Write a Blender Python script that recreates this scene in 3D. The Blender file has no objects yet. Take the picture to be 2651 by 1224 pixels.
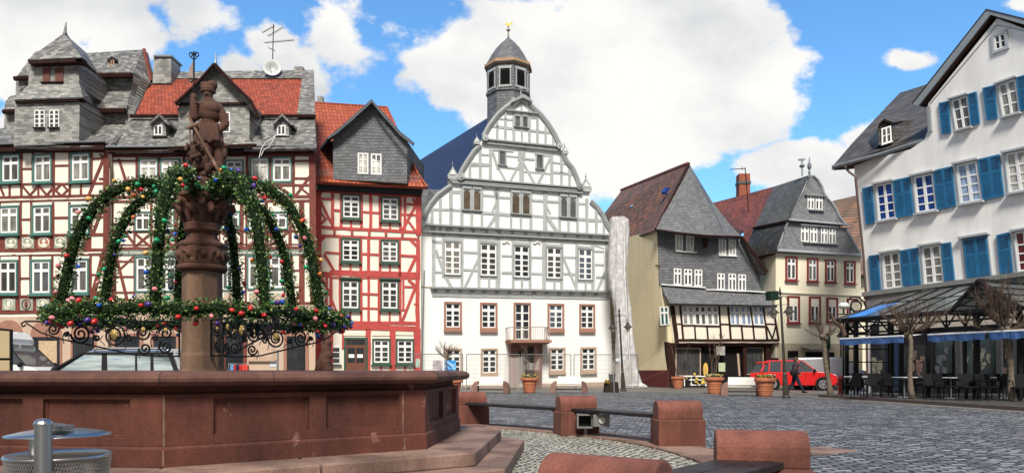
import bpy, bmesh, math, random
from mathutils import Vector, Matrix, noise
R = math.radians
random.seed(7)
scene = bpy.context.scene
COL = scene.collection
# ---------------------------------------------------------------- camera, sky, sun, exposure
FPX, CX, HY, EYE = 1900.0, 1325.5, 955.0, 1.15
cam = bpy.data.cameras.new('camera'); camo = bpy.data.objects.new('camera', cam); COL.objects.link(camo)
camo.location = (0, 0, EYE); camo.rotation_euler = (R(90), 0, 0)
cam.sensor_width = 36; cam.lens = 36*FPX/2651.0
cam.shift_y = (HY-612.0)/2651.0; cam.clip_end = 2000; cam.clip_start = .05
scene.camera = camo
scene.view_settings.view_transform = 'Standard'; scene.view_settings.look = 'None'
scene.view_settings.exposure = 0.64; scene.view_settings.gamma = 1
SUN_AZ = 180.0   # degrees clockwise from +Y
SUN_EL = 48.0
sl = bpy.data.lights.new('sun', 'SUN'); so = bpy.data.objects.new('sun', sl); COL.objects.link(so)
sl.energy = 3.3; sl.angle = R(14); sl.color = (1, .95, .87)
so.rotation_euler = (R(90-SUN_EL), 0, R(180-SUN_AZ))
so.location = (20, -20, 60)
w = bpy.data.worlds.new('World'); scene.world = w; w.use_nodes = True
def sky():
    nt = w.node_tree; N = nt.nodes; L = nt.links; N.clear()
    out = N.new('ShaderNodeOutputWorld'); bg = N.new('ShaderNodeBackground'); bg.inputs[1].default_value = .088
    L.new(bg.outputs[0], out.inputs[0])
    st = N.new('ShaderNodeTexSky'); st.sky_type = 'NISHITA'; st.sun_disc = False
    st.sun_elevation = R(SUN_EL); st.sun_rotation = R(SUN_AZ); st.altitude = 200; st.dust_density = .3; st.ozone_density = 2.5
    tc = N.new('ShaderNodeTexCoord'); sp = N.new('ShaderNodeSeparateXYZ'); L.new(tc.outputs['Generated'], sp.inputs[0])
    def m(op, a, b=None, c=None):
        n = N.new('ShaderNodeMath'); n.operation = op
        for i, v in enumerate((a, b, c)):
            if v is None: continue
            if isinstance(v, (int, float)): n.inputs[i].default_value = v
            else: L.new(v, n.inputs[i])
        return n.outputs[0]
    ay = m('ADD', m('ABSOLUTE', sp.outputs[1]), .12)
    u = m('DIVIDE', sp.outputs[0], ay); v = m('DIVIDE', sp.outputs[2], ay)
    cb = N.new('ShaderNodeCombineXYZ'); L.new(u, cb.inputs[0]); L.new(v, cb.inputs[1])
    def noi(scale, det, rough, off=0, sy=1.5):
        mp = N.new('ShaderNodeMapping'); L.new(cb.outputs[0], mp.inputs[0]); mp.inputs['Scale'].default_value = (1, sy, 1); mp.inputs['Location'].default_value = (off, off*.7, off*.3)
        n = N.new('ShaderNodeTexNoise'); L.new(mp.outputs[0], n.inputs[0]); n.inputs['Scale'].default_value = scale; n.inputs['Detail'].default_value = det; n.inputs['Roughness'].default_value = rough
        return n.outputs[0]
    n1 = noi(5.0, 10, .62); n2 = noi(14, 8, .6, 3.3, 1.1); n3 = noi(3.5, 6, .5, 7.7)
    # cloud masses: centre and radii as directions (x/y, z/y), strength
    B = [(110,0,280,150,1.1),(50,170,230,110,.8),(500,60,70,70,.2),(330,110,110,90,.8),(700,120,60,45,.4),(770,200,75,65,.45),(900,120,70,80,.3),(1010,70,70,40,.22),
         (1330,170,250,180,1.0),(1690,130,310,200,1.3),(1560,320,250,200,1.1),(1850,250,220,150,1.05),(1230,60,100,60,.4),(1150,160,90,80,.6),(2010,170,80,80,.5),(1640,400,250,80,.7),
         (2080,430,190,65,.8),(2270,370,90,60,.5),(2180,480,100,80,.7),(2350,160,75,28,.42),(2640,25,60,22,.5),(30,330,90,80,.25),(600,190,60,60,.35),(860,60,60,60,.3),(-500,200,400,300,1),(3300,300,500,250,1)]
    acc = None
    for (px, py, rx, ry, s) in B:
        cu, cv = (px-CX)/FPX, (HY-py)/FPX; k = .88
        cu *= k; cv *= k
        su = m('MULTIPLY', m('SUBTRACT', u, cu), FPX/rx/k); sv = m('MULTIPLY', m('SUBTRACT', v, cv), FPX/ry/k)
        d = m('SQRT', m('ADD', m('MULTIPLY', su, su), m('MULTIPLY', sv, sv)))
        val = m('MULTIPLY', m('SUBTRACT', 1.12, d), s)
        acc = val if acc is None else m('MAXIMUM', acc, val)
    acc = m('MAXIMUM', m('MINIMUM', acc, .55), -.6)
    back = N.new('ShaderNodeMapRange'); back.interpolation_type = 'SMOOTHSTEP'; L.new(sp.outputs[1], back.inputs[0]); back.inputs[1].default_value = .35; back.inputs[2].default_value = -.25; back.inputs[3].default_value = 0; back.inputs[4].default_value = 1.3  # unseen cloud cover behind the camera, added to neutralise the ambient light
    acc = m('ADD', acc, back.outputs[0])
    t = m('ADD', acc, m('MULTIPLY', m('SUBTRACT', n1, .5), 1.9)); t = m('ADD', t, m('MULTIPLY', m('SUBTRACT', n2, .5), .6))
    mr = N.new('ShaderNodeMapRange'); mr.interpolation_type = 'SMOOTHSTEP'; L.new(t, mr.inputs[0]); mr.inputs[1].default_value = -.02; mr.inputs[2].default_value = .20
    sh = N.new('ShaderNodeMapRange'); sh.interpolation_type = 'SMOOTHSTEP'; L.new(m('ADD', m('MULTIPLY', n3, 1.3), m('MULTIPLY', n1, .5)), sh.inputs[0]); sh.inputs[1].default_value = .80; sh.inputs[2].default_value = 1.15
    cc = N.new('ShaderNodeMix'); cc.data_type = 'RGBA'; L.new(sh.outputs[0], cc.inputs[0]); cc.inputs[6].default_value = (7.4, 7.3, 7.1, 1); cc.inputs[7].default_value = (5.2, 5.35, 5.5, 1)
    tint = N.new('ShaderNodeMix'); tint.data_type = 'RGBA'; tint.blend_type = 'MULTIPLY'; tint.inputs[0].default_value = 1; L.new(st.outputs[0], tint.inputs[6]); tint.inputs[7].default_value = SKYT
    dim = N.new('ShaderNodeMapRange'); L.new(sp.outputs[1], dim.inputs[0]); dim.inputs[1].default_value = -.2; dim.inputs[2].default_value = .45; dim.inputs[3].default_value = .42; dim.inputs[4].default_value = 1  # unseen clouds beside and behind the camera dimmed to weaken ambient light
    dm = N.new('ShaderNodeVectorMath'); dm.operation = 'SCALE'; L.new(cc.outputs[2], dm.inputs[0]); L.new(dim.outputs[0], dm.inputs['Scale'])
    mx = N.new('ShaderNodeMix'); mx.data_type = 'RGBA'; L.new(mr.outputs[0], mx.inputs[0]); L.new(tint.outputs[2], mx.inputs[6]); L.new(dm.outputs[0], mx.inputs[7])
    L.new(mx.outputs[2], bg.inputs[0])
SKYT = (.95, 1.5, 1.75, 1)
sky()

# ---------------------------------------------------------------- materials
_mats = {}
class NT:
    def __init__(s, name):
        s.m = bpy.data.materials.new(name); s.m.use_nodes = True; s.t = s.m.node_tree; s.N = s.t.nodes; s.L = s.t.links
        s.b = s.N['Principled BSDF']; s.tc = s.N.new('ShaderNodeTexCoord')
    def link(s, a, b): s.L.new(a, b)
    def math(s, op, a, b=None):
        n = s.N.new('ShaderNodeMath'); n.operation = op
        for i, v in enumerate((a, b)):
            if v is None: continue
            if isinstance(v, (int, float)): n.inputs[i].default_value = v
            else: s.L.new(v, n.inputs[i])
        return n.outputs[0]
    def noise(s, scale, det=5, rough=.55, vec=None, stretch=None):
        n = s.N.new('ShaderNodeTexNoise'); n.inputs['Scale'].default_value = scale; n.inputs['Detail'].default_value = det; n.inputs['Roughness'].default_value = rough
        v = vec or s.tc.outputs['Object']
        if stretch:
            mp = s.N.new('ShaderNodeMapping'); mp.inputs['Scale'].default_value = stretch; s.L.new(v, mp.inputs[0]); v = mp.outputs[0]
        s.L.new(v, n.inputs['Vector']); return n.outputs[0]
    def ramp(s, fac, stops):
        n = s.N.new('ShaderNodeValToRGB'); s.L.new(fac, n.inputs[0]); e = n.color_ramp.elements
        e[0].position = stops[0][0]; e[0].color = (*stops[0][1], 1); e[1].position = stops[-1][0]; e[1].color = (*stops[-1][1], 1)
        for p, c in stops[1:-1]:
            x = e.new(p); x.color = (*c, 1)
        return n.outputs[0]
    def mix(s, fac, a, b, mode='MIX'):
        n = s.N.new('ShaderNodeMix'); n.data_type = 'RGBA'; n.blend_type = mode
        for i, v in ((0, fac), (6, a), (7, b)):
            if isinstance(v, (int, float)): n.inputs[i].default_value = v
            elif isinstance(v, tuple): n.inputs[i].default_value = (*v, 1)
            else: s.L.new(v, n.inputs[i])
        return n.outputs[2]
    def bump(s, h, strength=.3, dist=.02):
        n = s.N.new('ShaderNodeBump'); n.inputs['Strength'].default_value = strength; n.inputs['Distance'].default_value = dist
        s.L.new(h, n.inputs['Height']); s.L.new(n.outputs[0], s.b.inputs['Normal'])
    def col(s, c): s.L.new(c, s.b.inputs['Base Color'])
def mul(c, k): return tuple(min(1, x*k) for x in c)
def mat(name, c, rough=.8, var=.12, vs=1.5, bump=.15, bs=25, metal=0, streak=0):
    if name in _mats: return _mats[name]
    t = NT(name); t.b.inputs['Roughness'].default_value = rough; t.b.inputs['Metallic'].default_value = metal
    if max(c) < .05: t.b.inputs['Specular IOR Level'].default_value = .12
    if var:
        n = t.noise(vs, 8, .65); cc = t.ramp(n, [(.3, mul(c, 1-var)), (.5, c), (.72, mul(c, 1+var*.8))])
        if streak:
            n2 = t.noise(2.2, 6, .6, stretch=(1, 1, .12)); d = t.ramp(n2, [(.45, (1, 1, 1)), (.75, (1-streak,)*3)]); cc = t.mix(1.0, cc, d, 'MULTIPLY')
        t.col(cc)
    else: t.b.inputs['Base Color'].default_value = (*c, 1)
    if bump: t.bump(t.noise(bs, 5, .6), bump)
    _mats[name] = t.m; return t.m
def shingle(name, cols, axis='x', row=.16, width=.22, slope=1.0, dark=.35, patch=None, skew=0, mort=.07, bump=.6, vs=.8):
    if name in _mats: return _mats[name]
    t = NT(name); t.b.inputs['Roughness'].default_value = .62
    sp = t.N.new('ShaderNodeSeparateXYZ'); t.link(t.tc.outputs['Object'], sp.inputs[0])
    u = sp.outputs[0] if axis == 'x' else sp.outputs[1]
    wob = t.noise(.9, 3, .5)
    v = t.math('ADD', t.math('MULTIPLY', sp.outputs[2], slope), t.math('MULTIPLY', wob, .25))
    if skew: v = t.math('ADD', v, t.math('MULTIPLY', u, skew))
    cb = t.N.new('ShaderNodeCombineXYZ'); t.link(u, cb.inputs[0]); t.link(v, cb.inputs[1])
    b = t.N.new('ShaderNodeTexBrick'); t.link(cb.outputs[0], b.inputs['Vector']); b.inputs['Scale'].default_value = 1
    b.inputs['Brick Width'].default_value = width; b.inputs['Row Height'].default_value = row; b.inputs['Mortar Size'].default_value = row*mort; b.inputs['Mortar Smooth'].default_value = .4; b.inputs['Bias'].default_value = 0
    b.inputs['Color1'].default_value = (.0, .0, .0, 1); b.inputs['Color2'].default_value = (1, 1, 1, 1); b.inputs['Mortar'].default_value = (.5, .5, .5, 1)
    f = t.mix(.55, b.outputs[0], t.noise(vs, 9, .7))
    f2 = t.mix(.35, f, t.noise(9, 4, .6, stretch=(1, 1, 2.5)))
    c = t.ramp(f2, cols)
    if patch: c = t.mix(t.ramp(t.noise(patch[1], 7, .7), [(patch[2], (0, 0, 0)), (patch[2]+.12, (1, 1, 1))]), c, patch[0])
    c = t.mix(t.math('MULTIPLY', b.outputs['Fac'], 1-dark), c, mul(cols[0][1], .35))
    t.col(c)
    # sawtooth overlap height
    fr = t.math('FRACT', t.math('DIVIDE', v, row)); h = t.math('SUBTRACT', t.math('MULTIPLY', fr, -.6), b.outputs['Fac'])
    t.bump(h, bump, .03)
    _mats[name] = t.m; return t.m
def glassy(name, c, rough=.08, spots=None):
    if name in _mats: return _mats[name]
    t = NT(name); t.b.inputs['Roughness'].default_value = rough; t.b.inputs['Specular IOR Level'].default_value = .28
    n = t.noise(1.3, 4, .7, stretch=(9, 9, .8)); n = t.mix(.5, n, t.noise(1.1, 3, .5))
    t.col(t.ramp(n, [(.35, mul(c, .4)), (.5, c), (.62, mul(c, 1.7))]))
    t.bump(t.noise(1.7, 2, .5), .15, .02)
    _mats[name] = t.m; return t.m

PVINIT = 1
plaster_cream = mat('cream_plaster', (.79, .73, .60), .9, .06, .5, .12, 30, streak=.10)
plaster_white = mat('white_plaster', (.80, .79, .76), .9, .05, .4, .08, 30, streak=.08)
plaster_infill = mat('white_infill', (.84, .78, .67), .9, .05, .8, .1, 30)
plaster_grey = mat('aged_white_render', (.86, .84, .815), .95, .07, .35, .2, 18, streak=.14)
plaster_rose = mat('rose_plaster', (.55, .41, .31), .9, .1, .7, .15, 25, streak=.12)
plaster_yellow = mat('yellow_plaster', (.76, .67, .45), .9, .06, .5, .12, 25, streak=.1)
plaster_cream2 = mat('pale_cream_plaster', (.80, .73, .56), .9, .05, .5, .1, 25, streak=.08)
timber_brown = mat('oxblood_timber', (.17, .036, .024), .7, .35, 3, .3, 40)
timber_dark = mat('dark_brown_timber', (.032, .013, .010), .7, .35, 3, .3, 40)
timber_red = mat('red_timber', (.46, .058, .05), .65, .22, 3, .25, 40)
timber_grey = mat('grey_timber', (.38, .405, .40), .75, .14, 3, .25, 40)
timber_greyd = mat('grey_moulding', (.29, .305, .305), .7, .15, 3, .2, 40)
white_paint = mat('white_paint', (.82, .82, .80), .45, .04, 5, .05, 40)
teal_paint = mat('teal_paint', (.07, .19, .165), .5, .2, 5, .1, 40)
green_paint = mat('dark_green_paint', (.03, .075, .05), .5, .2, 5, .1, 40)
red_paint = mat('dark_red_paint', (.20, .025, .02), .5, .15, 5, .1, 40)
oxide_paint = mat('oxide_shutter', (.13, .04, .028), .6, .2, 5, .1, 40)
black_metal = mat('black_metal', (.012, .012, .013), .5, .2, 5, .05, 40)
zinc = mat('zinc', (.25, .27, .29), .45, .15, 3, .05, 30, metal=.6)
brown_pipe = mat('brown_pipe', (.10, .06, .05), .5, .2, 3, .05, 30)
stone_frame = mat('red_sandstone_trim', (.34, .17, .12), .9, .15, 4, .2, 50)
stone_pale = mat('pale_sandstone_trim', (.45, .33, .25), .9, .15, 4, .2, 50)
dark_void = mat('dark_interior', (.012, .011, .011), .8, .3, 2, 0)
g_dark = glassy('dark_glass', (.025, .028, .032))
g_curt = glassy('curtained_glass', (.20, .19, .17), .15)
g_grey = glassy('grey_glass', (.10, .105, .11), .1)
g_blue = glassy('blue_glass', (.015, .05, .22), .08)
g_pale = glassy('pale_blind', (.50, .48, .43), .3)
g_lite = glassy('pale_blue_glass', (.25, .32, .45), .12)
g_dark2 = glassy('dark_glass_curtain', (.05, .05, .048), .1)
g_dark3 = glassy('dim_reflecting_glass', (.07, .085, .11), .06)
g_curt2 = glassy('lace_curtain_glass', (.30, .29, .26), .15)
g_curt3 = glassy('dim_curtain_glass', (.11, .105, .095), .15)
g_brown = glassy('boarded_pane', (.085, .062, .04), .5)
g_teal = glassy('teal_pane', (.03, .11, .10), .3)
g_red = glassy('dark_red_curtain', (.14, .015, .012), .2)
slate_old = shingle('old_slate', [(.28, (.05, .049, .046)), (.5, (.16, .155, .147)), (.72, (.36, .35, .325))], row=.125, width=.24, mort=.05, bump=.35, vs=.9)
slate_wall = shingle('weathered_slate_cladding', [(.28, (.09, .09, .085)), (.5, (.25, .245, .23)), (.74, (.44, .43, .40))], row=.13, width=.26, mort=.05, bump=.3, vs=1.3, dark=.5)
slate_side = shingle('old_slate_side', [(.22, (.04, .04, .04)), (.5, (.12, .12, .115)), (.8, (.24, .235, .22))], axis='y', row=.2, width=.27)
slate_grey = shingle('grey_slate_cladding', [(.2, (.075, .077, .083)), (.5, (.13, .134, .143)), (.8, (.20, .205, .215))], row=.17, width=.22, dark=.5, skew=.0, vs=2)
slate_diag = shingle('diamond_slate_cladding', [(.2, (.12, .125, .13)), (.5, (.20, .205, .215)), (.8, (.29, .295, .30))], row=.16, width=.24, skew=.5, dark=.5, vs=2)
slate_blue = shingle('blue_slate', [(.2, (.006, .012, .042)), (.5, (.011, .022, .075)), (.8, (.02, .038, .11))], axis='y', row=.22, width=.3, dark=.6)
slate_brown = shingle('brown_slate', [(.2, (.03, .026, .024)), (.5, (.075, .066, .06)), (.8, (.15, .135, .125))], axis='y', row=.22, width=.3, dark=.4)
slate_moss = shingle('mossy_slate', [(.2, (.015, .013, .01)), (.5, (.035, .03, .022)), (.8, (.09, .085, .06))], axis='y', row=.22, width=.3, patch=((.25, .24, .2), 3.0, .64))
slate_g2 = shingle('grey_green_slate', [(.2, (.045, .044, .038)), (.5, (.10, .097, .085)), (.8, (.17, .165, .145))], axis='y', row=.22, width=.3)
tile_old = shingle('old_red_tiles', [(.22, (.10, .025, .015)), (.45, (.30, .05, .02)), (.8, (.50, .105, .04))], row=.2, width=.2, patch=((.085, .06, .045), 2.3, .60), mort=.12)
tile_new = shingle('orange_tiles', [(.2, (.24, .045, .018)), (.5, (.38, .075, .028)), (.8, (.50, .12, .05))], row=.3, width=.22, slope=1, mort=.1)
tile_brown = shingle('brown_red_tiles', [(.27, (.055, .04, .03)), (.5, (.16, .085, .055)), (.73, (.34, .13, .07))], axis='y', row=.26, width=.22, mort=.12, vs=.45)
tile_rusty = shingle('rust_red_tiles', [(.25, (.06, .035, .025)), (.5, (.24, .055, .03)), (.75, (.42, .11, .05))], axis='y', row=.24, width=.2, mort=.1, vs=.7)

# ---------------------------------------------------------------- geometry helpers
def at(px, py, D): return Vector(((px-CX)/FPX*D, D, EYE+(HY-py)/FPX*D))
def gnd(px, py): return EYE*FPX/(py-HY)      # depth of a ground pixel
def gp(px, D): return Vector(((px-CX)/FPX*D, D, 0))
def zc(ox, oy, s): return lambda x, y: (ox+x/s, oy+y/s)
def link(o, parent=None):
    COL.objects.link(o)
    if parent is not None: o.parent = parent
    return o
def tag(o, label=None, cat=None, group=None, kind=None):
    if label and len(label.split()) > 16: print('LONG', label)
    for k, v in (('label', label), ('category', cat), ('group', group), ('kind', kind)):
        if v: o[k] = v
    return o
def thing(name, label, cat, loc=(0, 0, 0), rz=0, group=None):
    o = bpy.data.objects.new(name, None); COL.objects.link(o); o.location = loc; o.rotation_euler = (0, 0, rz); o.empty_display_size = .2
    o['org'] = tuple(loc); tag(o, label, cat, group); return o
SPLIT = {'flower', 'display_item', 'post', 'roof_gutter', 'slate_verge', 'upper_wall', 'middle_slope', 'upper_slope', 'roof_slope', 'mortar_joint', 'coping_joint', 'volute', 'curtain', 'concrete_foot', 'tower_eaves_board', 'dark_opening', 'window_hood', 'roof_tiles', 'band_panel', 'verge_board', 'white_slot', 'iron_strap', 'beam_bracket', 'rafter_x', 'shelf', 'louvre_opening', 'loose_cable', 'gutter', 'front_hip'}
class MB:
    def __init__(s): s.v = []; s.f = []
    def add(s, vs, fs):
        b = len(s.v); s.v += [Vector(x) for x in vs]; s.f += [tuple(b+i for i in f) for f in fs]; return s
    def extr(s, pts, vec):
        n = len(pts); vec = Vector(vec); a = [Vector(p) for p in pts]
        nn = Vector((0, 0, 0))
        for i in range(n): nn += a[i].cross(a[(i+1) % n])
        fr = list(range(n)); bk = [n+i for i in range(n)][::-1]
        sides = [(i, n+i, n+(i+1) % n, (i+1) % n) for i in range(n)]
        fs = [fr, bk]+sides
        if nn.dot(vec) > 0: fs = [f[::-1] for f in fs]
        return s.add(a+[p+vec for p in a], fs)
    def box(s, c, sz, rz=0, ry=0, taper=1):
        hx, hy, hz = sz[0]/2, sz[1]/2, sz[2]/2; m = Matrix.Rotation(rz, 3, 'Z') @ Matrix.Rotation(ry, 3, 'Y'); c = Vector(c)
        vs = [c+m @ Vector((x*hx*(taper if z > 0 else 1), y*hy*(taper if z > 0 else 1), z*hz)) for x, y, z in ((-1,-1,-1),(1,-1,-1),(1,1,-1),(-1,1,-1),(-1,-1,1),(1,-1,1),(1,1,1),(-1,1,1))]
        return s.add(vs, [(0,3,2,1),(4,5,6,7),(0,1,5,4),(1,2,6,5),(2,3,7,6),(3,0,4,7)])
    def tube(s, pts, r, n=6, cap=True):
        pts = [Vector(p) for p in pts]; rs = r if isinstance(r, (list, tuple)) else [r]*len(pts); b = len(s.v); prev = None
        for i, p in enumerate(pts):
            d = (pts[min(i+1, len(pts)-1)]-pts[max(i-1, 0)])
            if d.length < 1e-9: d = Vector((0, 0, 1))
            d.normalize()
            if prev is None: a = d.orthogonal().normalized()
            else:
                a = prev-d*prev.dot(d)
                a = a.normalized() if a.length > 1e-6 else d.orthogonal().normalized()
            prev = a; c = d.cross(a)
            for k in range(n):
                t = 2*math.pi*k/n; s.v.append(p+(a*math.cos(t)+c*math.sin(t))*rs[i])
        for i in range(len(pts)-1):
            for k in range(n):
                k2 = (k+1) % n; s.f.append((b+i*n+k, b+i*n+k2, b+(i+1)*n+k2, b+(i+1)*n+k))
        if cap: s.f.append(tuple(b+k for k in range(n))[::-1]); s.f.append(tuple(b+(len(pts)-1)*n+k for k in range(n)))
        return s
    def lathe(s, c, prof, n=16, ph=0, sx=1, sy=1):
        b = len(s.v); c = Vector(c)
        for r, z in prof:
            for k in range(n):
                t = ph+2*math.pi*k/n; s.v.append(c+Vector((math.cos(t)*r*sx, math.sin(t)*r*sy, z)))
        for i in range(len(prof)-1):
            for k in range(n):
                k2 = (k+1) % n; s.f.append((b+i*n+k, b+i*n+k2, b+(i+1)*n+k2, b+(i+1)*n+k))
        s.f.append(tuple(b+k for k in range(n))[::-1]); s.f.append(tuple(b+(len(prof)-1)*n+k for k in range(n)))
        return s
    def ell(s, c, r, n=10, m=7, rot=None):
        b = len(s.v); c = Vector(c); r = Vector(r) if not isinstance(r, (int, float)) else Vector((r, r, r))
        rot = rot or Matrix.Identity(3)
        for i in range(m+1):
            a = math.pi*i/m
            for k in range(n):
                t = 2*math.pi*k/n; s.v.append(c+rot @ Vector((math.sin(a)*math.cos(t)*r.x, math.sin(a)*math.sin(t)*r.y, -math.cos(a)*r.z)))
        for i in range(m):
            for k in range(n):
                k2 = (k+1) % n; s.f.append((b+i*n+k, b+i*n+k2, b+(i+1)*n+k2, b+(i+1)*n+k))
        return s
    def build(s, name, m, parent=None, smooth=False, bevel=0, weld=False, label=None):
        if name in SPLIT:
            comps = s.components()
            if len(comps) > 1:
                o = None
                for c in comps: o = c.build1(name, m, parent, smooth, bevel, weld, label)
                return o
        return s.build1(name, m, parent, smooth, bevel, weld, label)
    def components(s):
        par = list(range(len(s.v)))
        def find(a):
            while par[a] != a: par[a] = par[par[a]]; a = par[a]
            return a
        for f in s.f:
            r0 = find(f[0])
            for i in f[1:]: par[find(i)] = r0
        groups = {}
        for f in s.f: groups.setdefault(find(f[0]), []).append(f)
        out = []
        for fs in groups.values():
            idx = sorted({i for f in fs for i in f}); mp = {i: k for k, i in enumerate(idx)}; b = MB(); b.v = [s.v[i] for i in idx]; b.f = [tuple(mp[i] for i in f) for f in fs]; out.append(b)
        return out
    def build1(s, name, m, parent=None, smooth=False, bevel=0, weld=False, label=None):
        me = bpy.data.meshes.new(name); org = Vector((0, 0, 0)); p = parent
        while p is not None:
            if 'org' in p: org = Vector(p['org']); break
            p = p.parent
        me.from_pydata([tuple(v-org) for v in s.v], [], s.f); me.materials.append(m)
        if weld:
            bm = bmesh.new(); bm.from_mesh(me); bmesh.ops.remove_doubles(bm, verts=bm.verts, dist=1e-5); bm.to_mesh(me); bm.free()
        if smooth:
            for p in me.polygons: p.use_smooth = True
        me.update()
        o = link(bpy.data.objects.new(name, me), parent)
        if bevel:
            bv = o.modifiers.new('bevel', 'BEVEL'); bv.width = bevel; bv.segments = 2; bv.limit_method = 'ANGLE'; bv.angle_limit = R(40)
        if label: o['label'] = label
        return o
def copy_tree(o, parent=None):
    c = o.copy(); COL.objects.link(c); c.parent = parent
    for ch in list(o.children): copy_tree(ch, c)
    return c
def place(proto, used, loc, rz, label=None, sc=1):
    o = proto if not used else copy_tree(proto)
    o.location = loc; o.rotation_euler = (0, 0, rz); o.scale = (sc,)*3
    if label: o['label'] = label
    return o
def remeshed(mb, vox, smooth=4):
    me = bpy.data.meshes.new('tmp'); me.from_pydata([tuple(v) for v in mb.v], [], mb.f)
    o = bpy.data.objects.new('tmp', me); COL.objects.link(o)
    md = o.modifiers.new('r', 'REMESH'); md.mode = 'VOXEL'; md.voxel_size = vox
    if smooth: s2 = o.modifiers.new('s', 'SMOOTH'); s2.iterations = smooth; s2.factor = .5
    dg = bpy.context.evaluated_depsgraph_get(); dg.update()
    nm = bpy.data.meshes.new_from_object(o.evaluated_get(dg)); bpy.data.objects.remove(o)
    out = MB(); out.v = [v.co.copy() for v in nm.vertices]; out.f = [tuple(p.vertices) for p in nm.polygons]
    bpy.data.meshes.remove(nm); return out

class Fac:
    """a facade: vertical plane through two plan points, addressed by sight lines"""
    def __init__(s, xa, da, xb, db, k=0, yh=955, lean=0):
        s.A = Vector(((xa-CX)/FPX*da, da)); B = Vector(((xb-CX)/FPX*db, db)); s.u = (B-s.A).normalized(); s.n = Vector((s.u.y, -s.u.x))
        s.k, s.yh, s.lean = k, yh, lean
        if s.n.dot(-s.A) < 0: s.n = -s.n
        s.n3 = Vector((s.n.x, s.n.y, 0))
    def D(s, px):
        rx = (px-CX)/FPX; return (s.A.x*s.u.y-s.A.y*s.u.x)/(rx*s.u.y-s.u.x)
    def p(s, px, py, off=0): return at(px, py, s.D(px))+s.n3*off
    def lev(s, x, y, x2): return y+s.k*(s.yh-y)*(x2-x)
    def q(s, x0, y0, x1, y1):
        xm, ym = (x0+x1)/2, (y0+y1)/2; out = []
        for x, y in ((x0, y0), (x1, y0), (x1, y1), (x0, y1)):
            out.append((x+s.lean*(y-ym), s.lev(xm, y, x)))
        return out
    def prism(s, mb, pts, o0, o1): return mb.extr([s.p(x, y, o1) for x, y in pts], s.n3*(o0-o1))
    def bar(s, mb, a, b, wd, o0, o1):
        d = Vector((b[0]-a[0], b[1]-a[1]))
        if d.length < .01: return
        d.normalize(); n = Vector((-d.y, d.x))*(wd/2)
        s.prism(mb, [(a[0]+n.x, a[1]+n.y), (b[0]+n.x, b[1]+n.y), (b[0]-n.x, b[1]-n.y), (a[0]-n.x, a[1]-n.y)], o0, o1)
    def bars(s, mb, Z, lst, o0, o1, sc, wob=.45):
        for i, (x0, y0, x1, y1, wd) in enumerate(lst):
            o = o1+.004*(i % 5); a, b = Z(x0, y0), Z(x1, y1); d = Vector((b[0]-a[0], b[1]-a[1])); L_ = d.length
            if L_ < .01: continue
            d.normalize(); n = Vector((-d.y, d.x)); k = max(1, int(L_/22)); w_ = wd/sc/2; l, r = [], []
            for j in range(k+1):
                t = j/k; c = Vector(a)+d*(L_*t)+n*(random.uniform(-wob, wob) if 0 < j < k else 0)
                l.append(tuple(c+n*w_*random.uniform(.88, 1.1))); r.append(tuple(c-n*w_*random.uniform(.88, 1.1)))
            s.prism(mb, l+r[::-1], o0, o)
    def slab(s, mb, q, o0, o1): return s.prism(mb, q, o0, o1)
def lerp2(a, b, t): return (a[0]+(b[0]-a[0])*t, a[1]+(b[1]-a[1])*t)
def bil(q, u, v): return lerp2(lerp2(q[0], q[1], u), lerp2(q[3], q[2], u), v)
def sub(q, u0, v0, u1, v1): return [bil(q, u0, v0), bil(q, u1, v0), bil(q, u1, v1), bil(q, u0, v1)]
PV = {}
def vary(pane):
    return random.choice(PV.get(pane.name, [pane]))
def window(F, parent, q, surround=None, sw=.1, sill=None, frame=white_paint, fw=.07, cols=1, vs=(), pane=g_dark, proud=.06, tr=None, base=0, mw=.05, name='window', top=None):
    """q: four sight lines TL TR BR BL; cols muntin columns, vs row positions, tr thick transom position"""
    w_ = (Vector(q[1])-Vector(q[0])).length; h_ = (Vector(q[3])-Vector(q[0])).length; ar = w_/max(h_, 1)
    inner = q
    mbs = MB()
    if surround:
        a, b = sw, sw*ar
        F.slab(mbs, sub(q, 0, 0, 1, b), base, base+proud); F.slab(mbs, sub(q, 0, 1-b, 1, 1), base, base+proud+.002)
        F.slab(mbs, sub(q, 0, b, a, 1-b), base, base+proud); F.slab(mbs, sub(q, 1-a, b, 1, 1-b), base, base+proud)
        inner = sub(q, a, b, 1-a, 1-b)
    if sill: F.slab(mbs, sub(q, -.06, 1, 1.06, 1+.06*ar+.015), base, base+proud+.10)
    if top: F.slab(mbs, sub(q, -.06, -.09*ar, 1.06, 0), base, base+proud+.08)
    if surround or sill or top: root = mbs.build(name, surround or sill or top, parent)
    else:
        root = None
    mf = MB(); o1 = base+min(.035, proud*.6); a, b = fw, fw*ar
    F.slab(mf, sub(inner, 0, 0, 1, b), base, o1); F.slab(mf, sub(inner, 0, 1-b, 1, 1), base, o1); F.slab(mf, sub(inner, 0, b, a, 1-b), base, o1+.002); F.slab(mf, sub(inner, 1-a, b, 1, 1-b), base, o1+.002)
    for c in range(1, cols+1):
        u = c/(cols+1); m_ = mw*.9; F.slab(mf, sub(inner, u-m_, b, u+m_, 1-b), base, o1+.004)
    for v in vs: F.slab(mf, sub(inner, a, v-mw*.45*ar, 1-a, v+mw*.45*ar), base, o1-.004)
    if tr: F.slab(mf, sub(inner, a, tr-mw*1.1*ar, 1-a, tr+mw*1.1*ar), base, o1+.008)
    if root is None: root = mf.build(name, frame, parent)
    else: mf.build('window_frame', frame, root)
    mp = MB(); F.slab(mp, sub(inner, a*.5, b*.5, 1-a*.5, 1-b*.5), base-.01, base+.008); mp.build('pane', vary(pane), root)
    return root
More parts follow.
